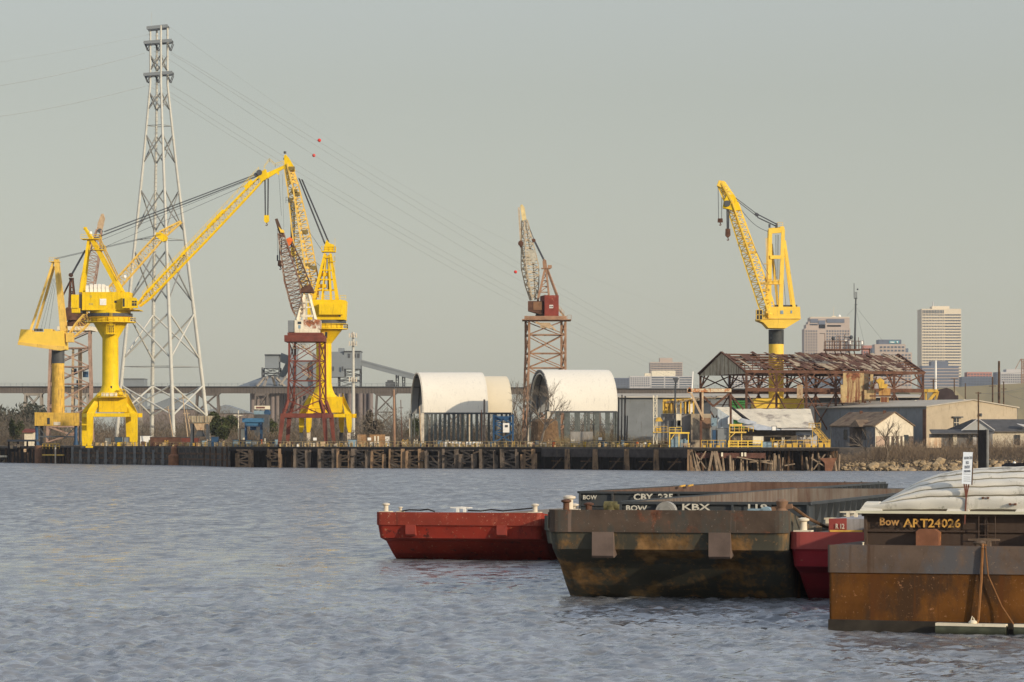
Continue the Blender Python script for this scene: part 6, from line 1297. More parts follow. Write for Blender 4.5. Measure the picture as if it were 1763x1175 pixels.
o = MB(); p = wpt(656,14,ZD); o.box(p+Vector((-1.6,0,.2)), p+Vector((1.6,2,2.6))); o2 = o.link("camper_trailer", WHITE, None); tag(o2, "white trailer cabin behind the right end of the rusty container shed", "trailer"); o = MB(); o.box(p+Vector((-.8,-.05,.9)), p+Vector((.6,0,1.9))); o.link("window", GLASS, o2)
# tall steel H-posts and thin stumps
def pole(name, lab, cat, px, y0, w, m, Yo=4, cross=None, lean=0, group=None):
    p = wpt(px,Yo,ZD-.2); Y = quayY(px)+Yo; q = Q(Y); e = q(px,y0); e.x += lean; o = MB(); o.tube(p, e, w, w*.8, 7); ob = o.link(name, m, None, loc=p); tag(ob, lab, cat, group)
    if cross:
        o = MB()
        for (dy, half) in cross: o.bar(e+Vector((-half,0,-dy)), e+Vector((half,0,-dy)), .14)
        o.link("crossarm", m, ob)
    return ob
pole("steel_post","tall rust orange steel post left of the long white tent","post",678,671,.32,RUSTOR,6); pole("steel_post","thinner rusty post just right of the rust orange post","post",690,689,.12,RUSTF,12,[(2,.6)])
pole("steel_post","dark leaning post with bent top in front of the long tent","post",834,688,.3,mat("dark_wet_post",(.07,.06,.055),.8,.4,1),3); pole("steel_post","short thin dark stump beside the bent dark post","post",829,706,.12,RUSTF,4); pole("steel_post","short dark post stump at the long tent's front","post",744,748,.16,TIMBD,3)
for x,y,w_,lab in ((1065,684,.22,"first dark thin post right of the second white tent"),(1071,680,.2,"second dark thin post, right of the second white tent"),(1076.5,682,.25,"third dark thin post beside the grey shed's edge"),(1080,716,.18,"short brown post right of the three dark ones"),(704,765,.3,"small dark bollard post by the long tent")):
    pole("steel_post",lab,"post",x,y,w_,mat("dark_post",(.06,.055,.05),.8,.3,1) if "dark_post" not in bpy.data.materials else bpy.data.materials["dark_post"],5)
for x,y,lab in ((314,680,"thin olive utility pole right of the pylon's rear leg"),(289,700,"thin brown pole between the pylon legs"),(321,706,"short olive pole right of the utility pole"),(722,640 if False else 700,"thin pale pole left inside the long tent's opening"),(1193,640,"thin white lattice pole left of the steel shed")):
    pole("utility_pole",lab,"pole",x,y,.16 if x!=1193 else .2,TAN if x!=1193 else WHITE,20,[(1.0,1.0)] if x not in (722,1193) else None)
ob = pole("floodlight_pole","dark floodlight pole rising in front of the ruined building","lamp pole",1163.5,656,.25,DGREY,-.5+12); q = Q(quayY(1163.5)+11.5); o = MB(); o.prism([q(1158,651,-1),q(1169,651.5,-1),q(1166,658,-1),q(1161.5,658,-1)], (0,1.5,0)); o.link("floodlight", DGREY, ob)
# scaffold tower + railed platform by the ruin
q = Q(808); t = thing("ladder_tower", "slim pale ladder scaffold on a railed platform left of the ruined building", "scaffold", (q(1128,0).x,808,ZD))
o = MB(); lat_stations(o, [[q(1125,y,-.8),q(1131,y,-.8),q(1131,y,.8),q(1125,y,.8)] for y in (765,745,719,705,692,681)], .14, .09); o.link("frame", CREAM, t)
o = MB(); o.box(q(1124,745.5,-1.5), q(1150,744,1.5)); o.rail([q(1126,744,-1.4),q(1148,744,-1.4)],1.3,1,.05); o.link("platform", YELD, t); o = MB(); o.box(q(1129,743,-1), q(1138,737,1)); o.prism([q(1128,726,-1),q(1141,726,-1),q(1137,719,-1),q(1131,719,-1)],(0,2,0)); o.link("winch_box", YELD, t)
t = thing("platform_shelter", "yellow steel platform on props sheltering blue grey pallets below the ruined building", "platform", (q(1168,0).x,808,ZD))
o = MB(); o.box(q(1151,747,-3), q(1186,744.5,0)); o.rail([q(1151,744.5,-2.9),q(1172,744.5,-2.9)],1.1,1,.05); o.link("platform", YELO, t)
for x in (1152,1168,1184): o = MB(); p = q(x,747,-2.8); o.bar(p, Vector((p.x,p.y,ZD)), .2); o.link("post", YELO, t)
o = MB(); o.bar(q(1154,757,-2.9), q(1160,748,-2.9), .15); o.link("knee_brace", YELO, t)
for k,(x,h_) in enumerate(((1157.5,2.0),(1162.5,2.4),(1167.5,2.5),(1173,1.8),(1178,2.0),(1182.5,1.7))):
    p = Vector((q(x,0).x,806.5,ZD)); o = MB(); o.box(p-Vector((.31,.4,0)), p+Vector((.31,.4,h_))); tag(o.link("pallet_bundle", LBLUE, None, loc=p), "pale blue wrapped bundle stacked under the yellow platform", "bundle", "pale blue bundles under the yellow platform")
# yellow railed walkways and frames in front of the white roofed hall
t = thing("walkway_platform", "two storey yellow railed platform in front of the stained white roof's left end", "platform", (q(1264,0).x,806,ZD)); q = Q(806)
for x in (1255.5,1276): o = MB(); p = q(x,730,-1.5); o.bar(p, Vector((p.x,p.y,ZD)), .22); o.link("post", YEL2, t)
o = MB(); o.box(q(1255,746,-2), q(1284,743.5,1)); o.box(q(1255.5,733.5,-2), q(1275,730.5,1)); o.bar(q(1256.5,753,-2), q(1264,746,-2), .16); o.link("floor", YEL2, t); o = MB(); o.rail([q(1255.5,743.5,-1.9), q(1296,743.5,-1.9)], 1.25, 1, .06); o.link("railing", YEL2, t)
t = thing("guard_rail", "strong yellow double barred rail at the pier edge under the yellow platform", "railing", wpt(1284,.5,ZD)); o = MB()
for z in (.25,.9,1.45): o.bar(wpt(1254,.5,ZD+z), wpt(1313,.5,ZD+z), .2 if z != .9 else .12)
for x in (1255,1271,1288,1312): o.bar(wpt(x,.5,ZD), wpt(x,.5,ZD+1.5), .28)
o.link("bars", YELO, t)
for x0,x1,lab in ((1208,1250,"thin ochre rail on the pier left of the strong yellow rail"),(1330,1428,"thin yellow rail on the pier below the hall's right end")): railing(x0,x1,lab,YELD,1.0,1.6,1.2)
t = thing("stairway", "yellow zigzag steel stair at the right end of the pier", "stairs", wpt(1415,4,ZD)); q = Q(803); o = MB()
for a,c in (((1396,737),(1420,765)),((1405,737),(1429,765))): o.bar(q(*a,-1), q(*c,-1), .18); o.bar(q(a[0],a[1]-4,-1), q(c[0],c[1]-4,-1), .1)
for k in range(12): f = k/11; o.bar(q(1396+24*f,737+28*f,-1), q(1405+24*f,737+28*f,-1), .12)
for x in (1398,1408,1418,1428): o.bar(q(x,765,-1.5), q(x,740+(x-1396)*.5,-1.5), .12)
o.rail([q(1392,738,-1.5),q(1412,738,-1.5)],1.2,.8,.05); o.link("flight", YELD, t)
for k in range(26):                                               # loose frames and plant between pier edge and hall
    x = rg.uniform(1232,1395); p = wpt(x, rg.uniform(2,8), ZD); w_, h_ = rg.uniform(.4,1.4), rg.uniform(.6,2.8); o = MB()
    lat_stations(o, [[p+Vector((-w_/2,0,z)),p+Vector((w_/2,0,z)),p+Vector((w_/2,.8,z)),p+Vector((-w_/2,.8,z))] for z in (0,h_/2,h_)], .08, .06)
    m_ = rg.choice((YELD,RUSTF,TAN,CREAM)); tag(o.link("steel_rack", m_, None, loc=p), auto_label(m_, "open rack", x, h_), "rack", "open steel racks on the wharves")
for x,w_,h_,m,lab in ((1322,2.2,1.3,LBLUE,"pale blue crate right of the strong yellow rail"),(1308,2.6,2.6,CREAM,"cream shed panel box behind the pale blue crate"),(1337,1.1,1.1,CREAM,"lower cream panel left of the pale wall"),(1334,1.0,1.0,WHITE,"upper white panel on the frame by the hall"),(1245,2.6,4.4,GREYW,"grey tall cabin left of the yellow platform"),(1233,1.2,4.0,BLUE,"dark blue tall cabin left of the grey cabin"),(1360,1.0,1.8,DGREY,"dark small tank left of the lilac wall"),(1391,1.4,1.9,TAN,"tan crate at the foot of the yellow stair")):
    thing_box("equipment_box", lab, "box", x, w_, h_, 1.6, m, 5 if h_>2 else 2, "boxes on the collapsing pier", 9.3 if "upper white" in lab else ZD)
for k in range(110):                                              # plant and scrap left along the quay
    x = rg.uniform(125,1190); p = wpt(x, rg.uniform(.6,6), ZD); w_, h_ = rg.uniform(.4,1.5), rg.uniform(.5,1.9); o = MB(); kind = rg.random()
    if kind < .5:
        m_ = rg.choice((YELD,OCH,OCH,TAN,CREAM)); lat_stations(o, [[p+Vector((-w_/2,0,z)),p+Vector((w_/2,0,z)),p+Vector((w_/2,.8,z)),p+Vector((-w_/2,.8,z))] for z in (0,h_/2,h_)], .1, .07)
        tag(o.link("steel_rack", m_, None, loc=p), auto_label(m_, "open rack", x, h_), "rack", "open steel racks on the wharves")
    elif kind < .8:
        m_ = rg.choice((TAN,LBLUE,RUSTF,OLDWH,YELD,DGREY,RUSTOR)); o.box(p+Vector((-w_/2,0,.12)), p+Vector((w_/2,.9,h_*.75))); ob = o.link("crate", m_, None, loc=p); tag(ob, auto_label(m_, "crate", x, h_), "crate", "crates on the wharves")
        e = MB(); e.box(p+Vector((-w_/2,.05,0)), p+Vector((-w_/2+.15,.85,.12))); e.box(p+Vector((w_/2-.15,.05,0)), p+Vector((w_/2,.85,.12))); e.link("skid", TIMB, ob)
    else:
        m_ = rg.choice((RUSTF,YELD,TAN,BLUE)); o.lathe((p.x,p.y+.4), [(.2,ZD),(.16,ZD+.1),(.15,ZD+h_*.6),(.28,ZD+h_*.65),(.25,ZD+h_*.8)], 10); tag(o.link("bollard", m_, None, True, loc=p), auto_label(m_, "bollard", x, h_), "bollard", "mooring bollards on the wharves")
# blue machine and white locker behind the small tent
t = thing("blue_rig", "blue framed machine with a white panel behind the smaller tent's posts", "machine", wpt(868,12,ZD)); q = Q(quayY(868)+12)
o = MB(); lat_stations(o, [[q(850,y,-1.5),q(883,y,-1.5),q(883,y,1.5),q(850,y,1.5)] for y in (762,745,730,715)], .45, .28, xb=True); o.box(q(852,724,-1), q(880,717,1)); o.link("frame", mat("bright_blue_paint",(.022,.075,.16),.6,.2,1), t)
o = MB(); o.box(q(866,745,-2), q(877,729,-1.7)); o.link("white_panel", WHITE, t); o = MB(); o.box(q(869.5,736,-2.1), q(874.5,732,-2.02)); o.link("panel_slot", DGREY, t)
# grey concrete block wall before the right tent, spoil heap inside it
q = Q(quayY(1000)+7); o = MB(); o.box(Vector((q(982,0).x,q.Y,ZD)), q(1021,743.5,.6)); tag(o.link("concrete_wall", mat("stained_concrete_wall",(.28,.26,.23),.9,.2,.5,streak=.4), None), "low stained concrete wall in the dry grass before the right tent", "wall")
q = Q(quayY(940)+16); rs = np.random.RandomState(7); o = MB(); pts = []
o.lathe(q(938,0,0), [(3.9,ZD-.2),(3.6,ZD+1.5),(3.2,q(0,726).z),(2.5,q(0,722).z),(.3,q(0,721).z)], 18)
ob = o.link("spoil_heap", mat("brown_rootbound_soil",(.14,.085,.045),.95,.5,1.4,dirt=((.28,.19,.11),1.8,.55)), None); tag(ob, "brown square shouldered heap in the mouth of the right tent", "heap")
q = Q(1080); t = thing("billboard", "white lettered board above a pale vehicle behind the blue loading frame", "sign board", (q(451,0).x,1080,5.3))
o = MB(); o.box(q(438,705,0), q(465,699,.3)); bb = o.link("board", CREAM, t)
for k in range(9): o = MB(); o.box(q(441+k*1.7,703.6,-.1), q(442.2+k*1.7,700.6,-.02)); o.link("lettering_mark", RUSTRED, bb)
for x in (440,463): o = MB(); o.bar(Vector((q(x,0).x,1080.2,5.3)), q(x,705,.2), .3); o.link("post", DGREY, t)
t = thing("tank_truck", "pale truck with dark blue tank end under the lettered board", "truck", (q(452,0).x,1078,5.3)); o = MB(); o.box(q(438,714,-3), q(456,707.5,0)); o.link("body", LBLUE, t); o = MB(); o.tube(q(461,711,-3), q(461,711,0), .95, None, 14); o.link("tank", BLUE, t); o = MB(); o.box(Vector((q(440,0).x,1075,5.3)), q(464,714,0)); o.link("chassis", DGREY, t)
# jars and bags row behind long tent
for k in range(13):
    x = 752+k*6.2; p = wpt(x, 24, ZD); o = MB(); o.lathe(p, [(.36,ZD),(.38,ZD+1.1),(.18,ZD+1.3)], 10); tag(o.link("white_cylinder", WHITE, None, True), "white gas cylinder in the row inside the longer white tent", "gas cylinder", "row of white cylinders inside the long tent")
# ================================================================= poles right bank
def upole(px, y0, yb, Y, w, lab, arms=(), m=None):
    q = Q(Y); b = q(px,yb); b.z = 5.2; o = MB(); o.tube(b, q(px,y0), w, w*.75, 7); ob = o.link("utility_pole", m or TIMB, None, loc=b); tag(ob, lab, "utility pole", "utility poles on the right bank")
    for y, hw in arms: o = MB(); o.bar(q(px-hw,y), q(px+hw,y), .18); o.link("crossarm", m or TIMB, ob)
upole(1684.5,675,757,785,.22,"nearest dark pole with a lamp arm rising by the black piling",((677,5),)); upole(1720,622,720,1000,.42,"tallest thick brown pole by the right edge",()); upole(1709,649,720,1050,.28,"brown pole left of the tallest thick pole",((665,6),)); upole(1728,657,715,1050,.25,"thin brown pole right of the tallest thick pole",((670,5),)); upole(1662,660,700,1050,.2,"short brown pole above the embankment's left part",()); upole(1607,653,700,1100,.28,"double armed pole before the blue grey office block",((653,6),(657,5))); upole(1643,652,700,1150,.25,"single armed pole right of the blue grey office block",((652,6),)); 
upole(1611,621,690,1200,.45,"tall white tapered pole before the skyscraper",(),WHITE)
o = MB()
for (x0,y0,x1,y1,Y0,Y1) in ((1607,653,1643,653,1100,1150),(1643,653,1709,666,1150,1050),(1709,666,1770,690,1050,900),(1684,678,1763,668,785,1000),(1607,650,1763,641,1100,1200)): o.path([W(x0+(x1-x0)*f,y0+(y1-y0)*f+3*math.sin(math.pi*f),Y0+(Y1-Y0)*f) for f in [k/8 for k in range(9)]], .03, 3)
tag(o.link("overhead_cable", ROPE, None), "thin overhead cables strung between the poles at the right", "cable")
q = Q(1000); t = thing("rail_wagon", "dark heap like wagon with pale patches left of the embankment", "wagon", (q(1632,0).x,1000,5.3)); o = MB(); o.box(Vector((q(1612,0).x,1000,6)), q(1650,681,3)); o.prism([q(1612,681,0),q(1645,681,0),q(1640,672,0),q(1630,668,0),q(1618,671,0)], (0,3,0)); o.link("body", mat("dark_wagon",(.05,.035,.035),.8,.4,.6,dirt=((.35,.30,.28),.8,.66)), t); o = MB(); o.tube(Vector((q(1617,0).x,999.5,5.8)), Vector((q(1617,0).x,1000,5.8)), .5, None, 12); o.link("wheel", DGREY, t)
t = thing("loader_boom", "yellow and rust loading arm left of the dark wagon", "machine", (q(1600,0).x,990,5.3)); o = MB(); o.bar(q(1589,700,-3), q(1612,673,-3), .8); o.bar(q(1606,700,-3), q(1613,674,-3), .6); o.box(q(1588,676,-4), q(1612,671,-2)); o.bar(q(1592,700,-3),q(1592,676,-3),.5); o.link("arm", YELD, t)
# black piling
q = Q(640); t = thing("mooring_dolphin", "tall black square piling standing in the river before the right bank", "dolphin", (q(1691,0).x,640,0)); o = MB(); BK = mat("tarred_piling", (.010,.010,.011), .9, .3, 1, dirt=((.02,.02,.018),.8,.6), spec=.05)
o.box(Vector((q(1685.5,0).x,640,-1)), q(1697.5,740.5,1.3)); o.link("pile_stack", BK, t); o = MB(); o.tube(Vector((q(1701,0).x,641,-1)), q(1701,740,1), .3, None, 8); o.box(q(1697.6,741,.3),q(1702,739,1)); o.link("side_pile", PB, t)
# dark low barge by the far bank at right edge
q = Q(620); t = thing("moored_barge", "dark low barge end showing above the white cover at the right edge", "barge", (q(1760,0).x,620,0)); o = MB(); o.prism([Vector((q(1736,0).x,620,-.5)),Vector((q(1820,0).x,620,-.5)),Vector((q(1820,0).x,620,q(0,800).z+.3)),Vector((q(1745,0).x,620,q(0,801).z+.3)),Vector((q(1738,0).x,620,q(0,805).z+.3))], (0,10,0)); o.link("hull", BK, t); o = MB(); p = q(1748,800.5); o.ball(p+Vector((0,1,.3)), .3, 6); o.link("gull_white_bitt", WHITE, t)
# ================================================================= rocks, brush and trees
ROCK = mat("bank_rock", (.36,.265,.155), .95, .4, 1.2)
def rock_mesh(rs, c, s):
    bm = bmesh.new(); bmesh.ops.create_icosphere(bm, subdivisions=1, radius=1); vs = []
    sc_ = np.array([rs.uniform(.7,1.3), rs.uniform(.7,1.2), rs.uniform(.45,.85)])*s
    for v in bm.verts: k = rs.uniform(.7,1.15); vs.append(Vector(c)+Vector((v.co.x*sc_[0]*k, v.co.y*sc_[1]*k, v.co.z*sc_[2]*k)))
    fs = [[v.index for v in f.verts] for f in bm.faces]; bm.free(); return vs, fs
rs = np.random.RandomState(12)
bk = MB(); xs = list(range(1430, 1960, 30)); vs = []
for x in xs: vs += [wpt(x,-1.5,-1), wpt(x,4,2.2), wpt(x,15,5.35)]
bk.add(vs, [(3*i+k,3*i+3+k,3*i+4+k,3*i+1+k) for i in range(len(xs)-1) for k in (0,1)]); tag(bk.link("bank", mat("muddy_bank",(.10,.075,.05),.95,.4,.6), None, loc=(70,790,0)), "sloping muddy river bank", kind="structure")
boulders = []
for k in range(170):
    x = 1448+rs.uniform(0,1)**.9*400; d = rs.uniform(-1,3.5); vs_, fs_ = rock_mesh(rs, wpt(x,d,.15+max(0,d)*.5+rs.uniform(-.1,.5)), rs.uniform(.3,.85) if rs.rand() < .8 else rs.uniform(.9,1.5))
    boulders.append((x, vs_, fs_))
for k in range(0, 170):
    m = MB(); m.add(boulders[k][1], boulders[k][2]); tag(m.link("boulder", ROCK, None), "tan boulder in the rock line at the foot of the right bank", "rock", "boulders along the right bank")
v_, f_ = MB(), 0
m = MB()
for k in range(900):
    x = 1450+rs.uniform(0,420); d = rs.uniform(-1.2,5); a_, b_ = rock_mesh(rs, wpt(x,d,.1+max(0,d)*.5+rs.uniform(-.1,.3)), rs.uniform(.12,.32)); m.add(a_, b_)
tag(m.link("rubble", ROCK, None, loc=tuple(wpt(1600,0,0))), "small tan rubble between the boulders of the right bank", kind="stuff")
brush_mass("brush","thick brown leafless brush on the right bank",1500,1800,lambda x: np.interp(x,[1500,1560,1600,1640,1700,1763],[770,760,757,753,751,748]),lambda x: quayY(x)+3,16,42000,.42,BRUSH3,31,1.5,2.6,.09)
brush_mass("brush","low brown scrub in front of the old cottage",1432,1600,lambda x: np.interp(x,[1432,1500,1600],[784,770,768]),lambda x: quayY(x)+1.5,10,12000,.4,BRUSH3,32,1.4,1.8,.09)
brush_mass("dry_grass","golden dry grass between the right tent and the grey shed",955,1165,lambda x: np.interp(x,[955,985,1020,1060,1100,1165],[752,748,744,746,750,754]),lambda x: quayY(x)+5,12,16000,.35,GOLD,33,1.8,5.3,.08)
brush_mass("brush","tangled dry brush along the middle wharf",395,720,lambda x: 752+3*math.sin(x*.07),lambda x: quayY(x)+10,12,9000,.4,BRUSH,34,1.2,5.3,.12)
brush_mass("woodland","grey brown leafless scrub woods behind the cranes and tents",-40,1080,lambda x: np.interp(x,[-40,0,60,110,200,300,360,430,520,620,700,760,830,930,1080],[708,700,712,716,722,712,706,712,716,708,704,712,716,708,724])+5*math.sin(x*.11)+3*math.sin(x*.31),lambda x: 1240,90,80000,.85,BRUSH,35,.8,5.2,.16)
brush_mass("woodland","reddish bare undergrowth right behind the wharf sheds",-40,1080,lambda x: 737+4*math.sin(x*.09)+3*math.sin(x*.23),lambda x: quayY(x)+70 if x>395 else 1160,30,36000,.6,BRUSH2,36,.9,5.2,.16)
brush_mass("woodland","far dark wood line at the left edge",-60,110,lambda x: 703+5*math.sin(x*.09),lambda x: 1500,60,22000,1.1,DKG,37,.3,5.2,.6)
leafy_tree("evergreen_tree",385,705,757,72,1150,EVERG,"olive green tree right of the pylon's right leg",None,2,4200,.55)
leafy_tree("evergreen_tree",25,713,757,28,1170,EVERG,"small green tree at the left edge behind the cabin",None,3,1600,.5)
leafy_tree("evergreen_tree",465,720,757,40,1100,EVERG,"low green bush tree left of the red lattice crane",None,4,2200,.5)
leafy_tree("evergreen_tree",715,725,757,26,1080,EVERG,"green bush tree seen through the long tent's open end",None,5,1600,.5)
leafy_tree("dark_tree",640,706,757,34,1160,BRUSH,"brown hazy tree between the tall yellow crane and the long tent",None,6,1800,.6)
bare_tree("bare_tree",905,757,880,120,"bare grey tree left of the right tent's open end",None,5,5,(.6,0),z0=5.2)
bare_tree("bare_tree",929,765,852,128,"slender bare tree leaning before the mouth of the right tent",None,11,5,(1.6,0),z0=5.3)
bare_tree("bare_tree",1526,800,803,84,"gnarled pale bare tree in front of the derelict cottage",None,19,4,(.3,0),mat("lichen_bark",(.17,.13,.09),.9,.3,2),.6,.26)
bare_tree("bare_tree",1500,790,806,62,"thin bare tree left of the gnarled one before the cottage",None,23,4,(-1.4,0),None,2.4,.16)
bare_tree("bare_tree",1478,712,960,40,"faint twiggy treetop over the grey warehouse roof",None,29,4,(0,0),None,5.2)
bare_tree("bare_tree",893,757,1000,118,"twiggy bare tree between the two white tents",None,41,5,(0,0),z0=5.2)
# ================================================================= barges in the foreground
def barge(name, label, group, px, Y, psi, Wd, h, hd, mh, mb_, L=60, rake=3.0, headh=.95, r=.45, fid=0, pads=(), padm=None, deckm=None, sheer=7.0, head_proud=.05):
    t = bpy.data.objects.new(name, None); C.objects.link(t); t.location = ((px-CX)*Y/F, Y, 0); t.rotation_euler = (0,0,-R(psi)); LOC[t.name] = np.zeros(3); tag(t, label, "barge", group)
    if rake > 0: prof = [(0,h),(0,h-headh),(.06,h-headh-.1),(.28,h-headh-.75),(rake*.45,h*.38),(rake*.78,h*.12),(rake,-.05),(rake+1.6,-.7)]
    else: prof = [(0,h),(0,h-headh),(0,h*.4),(0,0),(0,-.8)]
    def ring(y0, zf, top=False, e=0.0):
        pts = []
        for k in range(6): a = math.pi*1.0+math.pi/2*k/5; pts.append((r-e+(r)*math.cos(a)+0, y0+r+r*math.sin(a)-e, zf))
        for k in range(6): a = math.pi*1.5+math.pi/2*k/5; pts.append((Wd-r+e+r*math.cos(a), y0+r+r*math.sin(a)-e, zf))
        zb = hd if top else zf
        pts += [(Wd+e, sheer, zb), (Wd+e, L, zb), (-e, L, zb), (-e, sheer, zb)]; return pts
    o = MB(); n = 16; vs = []
    for k, (y0, z) in enumerate(prof):
        ins = .22*max(0,min(1,(h-headh-z)/h)) if rake > 0 else 0; vs += [(x+ins*(1-2*x/Wd), y, z_) for (x,y,z_) in ring(y0, z, k == 0)]
    fs = []
    for k in range(len(prof)-1): fs += [(k*n+i, k*n+(i+1)%n, (k+1)*n+(i+1)%n, (k+1)*n+i) for i in range(n)]
    hull = o.add(vs, fs).link("hull", mb_, t)
    d = MB(); rg_ = [(x, y, z+.004) for (x,y,z) in ring(0,h,True)]; d.add(rg_, [tuple(list(range(12))+[12,15]), (12,13,14,15)]); d.link("deck", deckm or mb_, t)
    hb = MB(); a, b = ring(0,h+.02,False,head_proud), ring(0,h-headh,False,head_proud); k_ = 12
    a2, b2 = ring(0,h+.02,False,-.02), ring(0,h-headh,False,-.02)
    vs = a[:12]+b[:12]+a2[:12]+b2[:12]; fs = []
    for i in range(11): fs += [(i,i+1,13+i,12+i),(i,24+i,25+i,i+1),(12+i,13+i,37+i,36+i)]
    hb.add(vs, fs).link("headlog", mh, t)
    for x, w_, hh in pads:
        p = MB(); z0 = h-headh-hh
        p.prism([(x,-.12,h-headh+.01),(x,-.12,z0+.1),(x,0,z0),(x,1.4,z0+.25),(x,.2,h-headh+.01)], (w_,0,0)); p.link("push_knee", padm or mh, t)
    return t
def coaming(t, x0, x1, y0, y1, z0, z1, m, mi, nf, ns, front=True, zb1=None, name="coaming"):
    th = .12
    def wall(a, b, nm, mm):
        o = MB(); o.box(a, b); return o.link(nm, mm, t)
    f = wall((x0,y0,z0),(x1,y0+th,z1),name,m); wall((x0,y0+th+.002,z0),(x0+th,y1,z1),name,m); wall((x1-th,y0+th+.002,z0),(x1,y1,z1),name,m); wall((x0,y1+.002,z0),(x1,y1+th,z1),name,m)
    o = MB(); o.box((x0-.12,y0-.14,z1-.10),(x1+.12,y0-.002,z1+.03)); o.box((x0-.14,y0-.14,z1-.10),(x0-.002,y1,z1+.03)); o.box((x1+.002,y0-.14,z1-.10),(x1+.14,y1,z1+.03)); o.box((x0,y0-.08,z0+(z1-z0)*.42),(x1,y0-.003,z0+(z1-z0)*.42+.07)); o.link("coaming_rim", m, t)
    for k in range(nf+1): x = x0+(x1-x0)*k/nf; o = MB(); o.box((x-.05,y0-.16,z0),(x+.05,y0-.002,z1-.1)); o.link("stiffener", m, t)
    for k in range(1, ns+1):
        y = y0+(y1-y0)*k/ns; o = MB(); o.prism([(x1+.003,y,z1-.1),(x1+.3,y,z1-.1),(x1+.06,y,z0),(x1+.003,y,z0)], (0,.08,0)); o.link("stiffener", m, t)
    o = MB(); o.box((x0+th+.004,y0+th,z0+.02),(x0+th+.03,y1,z1-.02)); o.box((x0+th+.03,y1-.03,z0+.02),(x1-th,y1-.004,z1-.02)); o.link("hopper_lining", mi, t)
    return f
def bitt(t, x, y, z, m=None, s=1.0, cap=None, base=True):
    m = m or OLDWH; o = MB()
    o.lathe((x,y), [(.28*s,z),(.17*s,z+.08*s),(.16*s,z+.45*s),(.27*s,z+.5*s),(.27*s,z+.58*s),(.1*s,z+.64*s)], 12); b = o.link("timberhead", m, t, True)
    if base: o = MB(); o.box((x-.4*s,y-.35*s,z), (x+.4*s,y+.35*s,z+.06)); o.link("base_plate", m, b)
def cleat(t, x, y, z, m=None, s=1.0):
    m = m or CREAM; o = MB(); o.box((x-.22*s,y-.1,z),(x-.1*s,y+.1,z+.16*s)); o.box((x+.1*s,y-.1,z),(x+.22*s,y+.1,z+.16*s)); o.bar((x-.5*s,y,z+.2*s),(x,y,z+.2*s),.05*s,.05*s,.12*s,.1*s); o.bar((x,y,z+.2*s),(x+.5*s,y,z+.2*s),.12*s,.1*s,.05*s,.05*s); o.link("kevel", m, t)
def rope(t, pts, r, m, name="mooring_rope", lab=None):
    o = MB(); P = [Vector(p) for p in pts]; Q_ = []
    for i in range(len(P)-1):
        for k in range(4): Q_.append(P[i].lerp(P[i+1], k/4))
    Q_.append(P[-1]); o.path(Q_, r, 6); return o.link(name, m, t, True)
def lettering(t, s, x, y, z, size, m, sx=1.0, bold=.02, name="lettering"):
    M = Matrix.Translation((x,y,z)) @ Matrix.Rotation(R(90),4,'X'); return text_mesh(name, s, size, m, t, M, .006, bold*size, sx)
LET = mat("cream_lettering", (.58,.54,.44), .8, .2, 3, rust=.38, rustcol=(.10,.08,.06), rscale=3); LETY = mat("orange_yellow_lettering", (.66,.36,.08), .85, .3, 4, rust=.5, rustcol=(.12,.06,.03), rscale=3.5)
HR = mat("red_headlog", (.25,.035,.018), .65, .25, .7, dirt=((.40,.10,.055),.9,.58), drip=((.11,.025,.015),1.2,.60), fleck=(((.46,.24,.15),7,.60),((.10,.03,.02),3,.62)), bump=.25)
BR_ = mat("dark_red_hull", (.29,.030,.016), .65, .3, .6, drip=((.13,.015,.01),1.0,.58), fleck=(((.42,.20,.11),5,.60),((.08,.02,.015),1.6,.58)), bump=.25)
HG = mat("brown_scraped_headlog", (.085,.058,.040), .8, .35, .8, rust=.42, rustcol=(.13,.05,.026), rscale=.7, dirt=((.055,.058,.05),.6,.50), drip=((.17,.12,.09),1.6,.60), fleck=(((.28,.22,.17),8,.62),), bump=.3)
BG = mat("black_green_hull", (.078,.072,.052), .8, .35, .35, drip=((.20,.125,.055),.55,.53), rust=.50, rustcol=(.19,.105,.04), rscale=.40, fleck=(((.26,.15,.07),4,.61),), bump=.3)
CB = mat("blue_black_coaming", (.048,.054,.058), .7, .25, .6, streak=.25, scol=(.07,.06,.05))
CI = mat("brown_rust_lining", (.17,.105,.075), .9, .25, 1, corr=3.0, corr_dir=(0,1,0), streak=.8, scol=(.09,.045,.03))
CI2 = mat("pale_rust_lining", (.21,.175,.14), .9, .25, .6, corr=2.6, corr_dir=(0,1,0), streak=.75, scol=(.12,.06,.04), rust=.2)
DK = mat("dusty_barge_deck", (.23,.18,.13), .95, .25, .6)
HULLD = mat("grey_green_hull", (.10,.10,.08), .8, .4, .8, dirt=((.20,.17,.12),.6,.55))
# red barge at left
t = barge("barge", "red barge at the far left of the moored fleet with two pads on its bow", "moored barges", 648, 200, 15.5, 9.75, 2.72, 2.18, HR, BR_, 60, 3.0, .72, .35, pads=((1.78,.58,.62),(7.2,.58,.62)), padm=mat("pad_red",(.27,.045,.03),.65,.2,1), deckm=DK)
bitt(t, .42, .5, 2.72, OLDWH, .85); bitt(t, 9.3, .5, 2.72, OLDWH, .85); cleat(t, 4.9, .6, 2.74, WHITE, 1.3)
rope(t, [(1.2,.7,2.76),(1.8,.5,2.86),(2.4,.8,2.84),(2.9,.6,2.9),(3.3,.7,2.76)], .045, TIMBD); rope(t, [(5.3,.6,2.85),(6.1,.5,2.82),(6.7,.55,2.9),(7.4,.5,2.83),(9.2,.5,3.0)], .045, TIMBD); bitt(t, 1.2, .8, 2.72, OLDWH, .5)
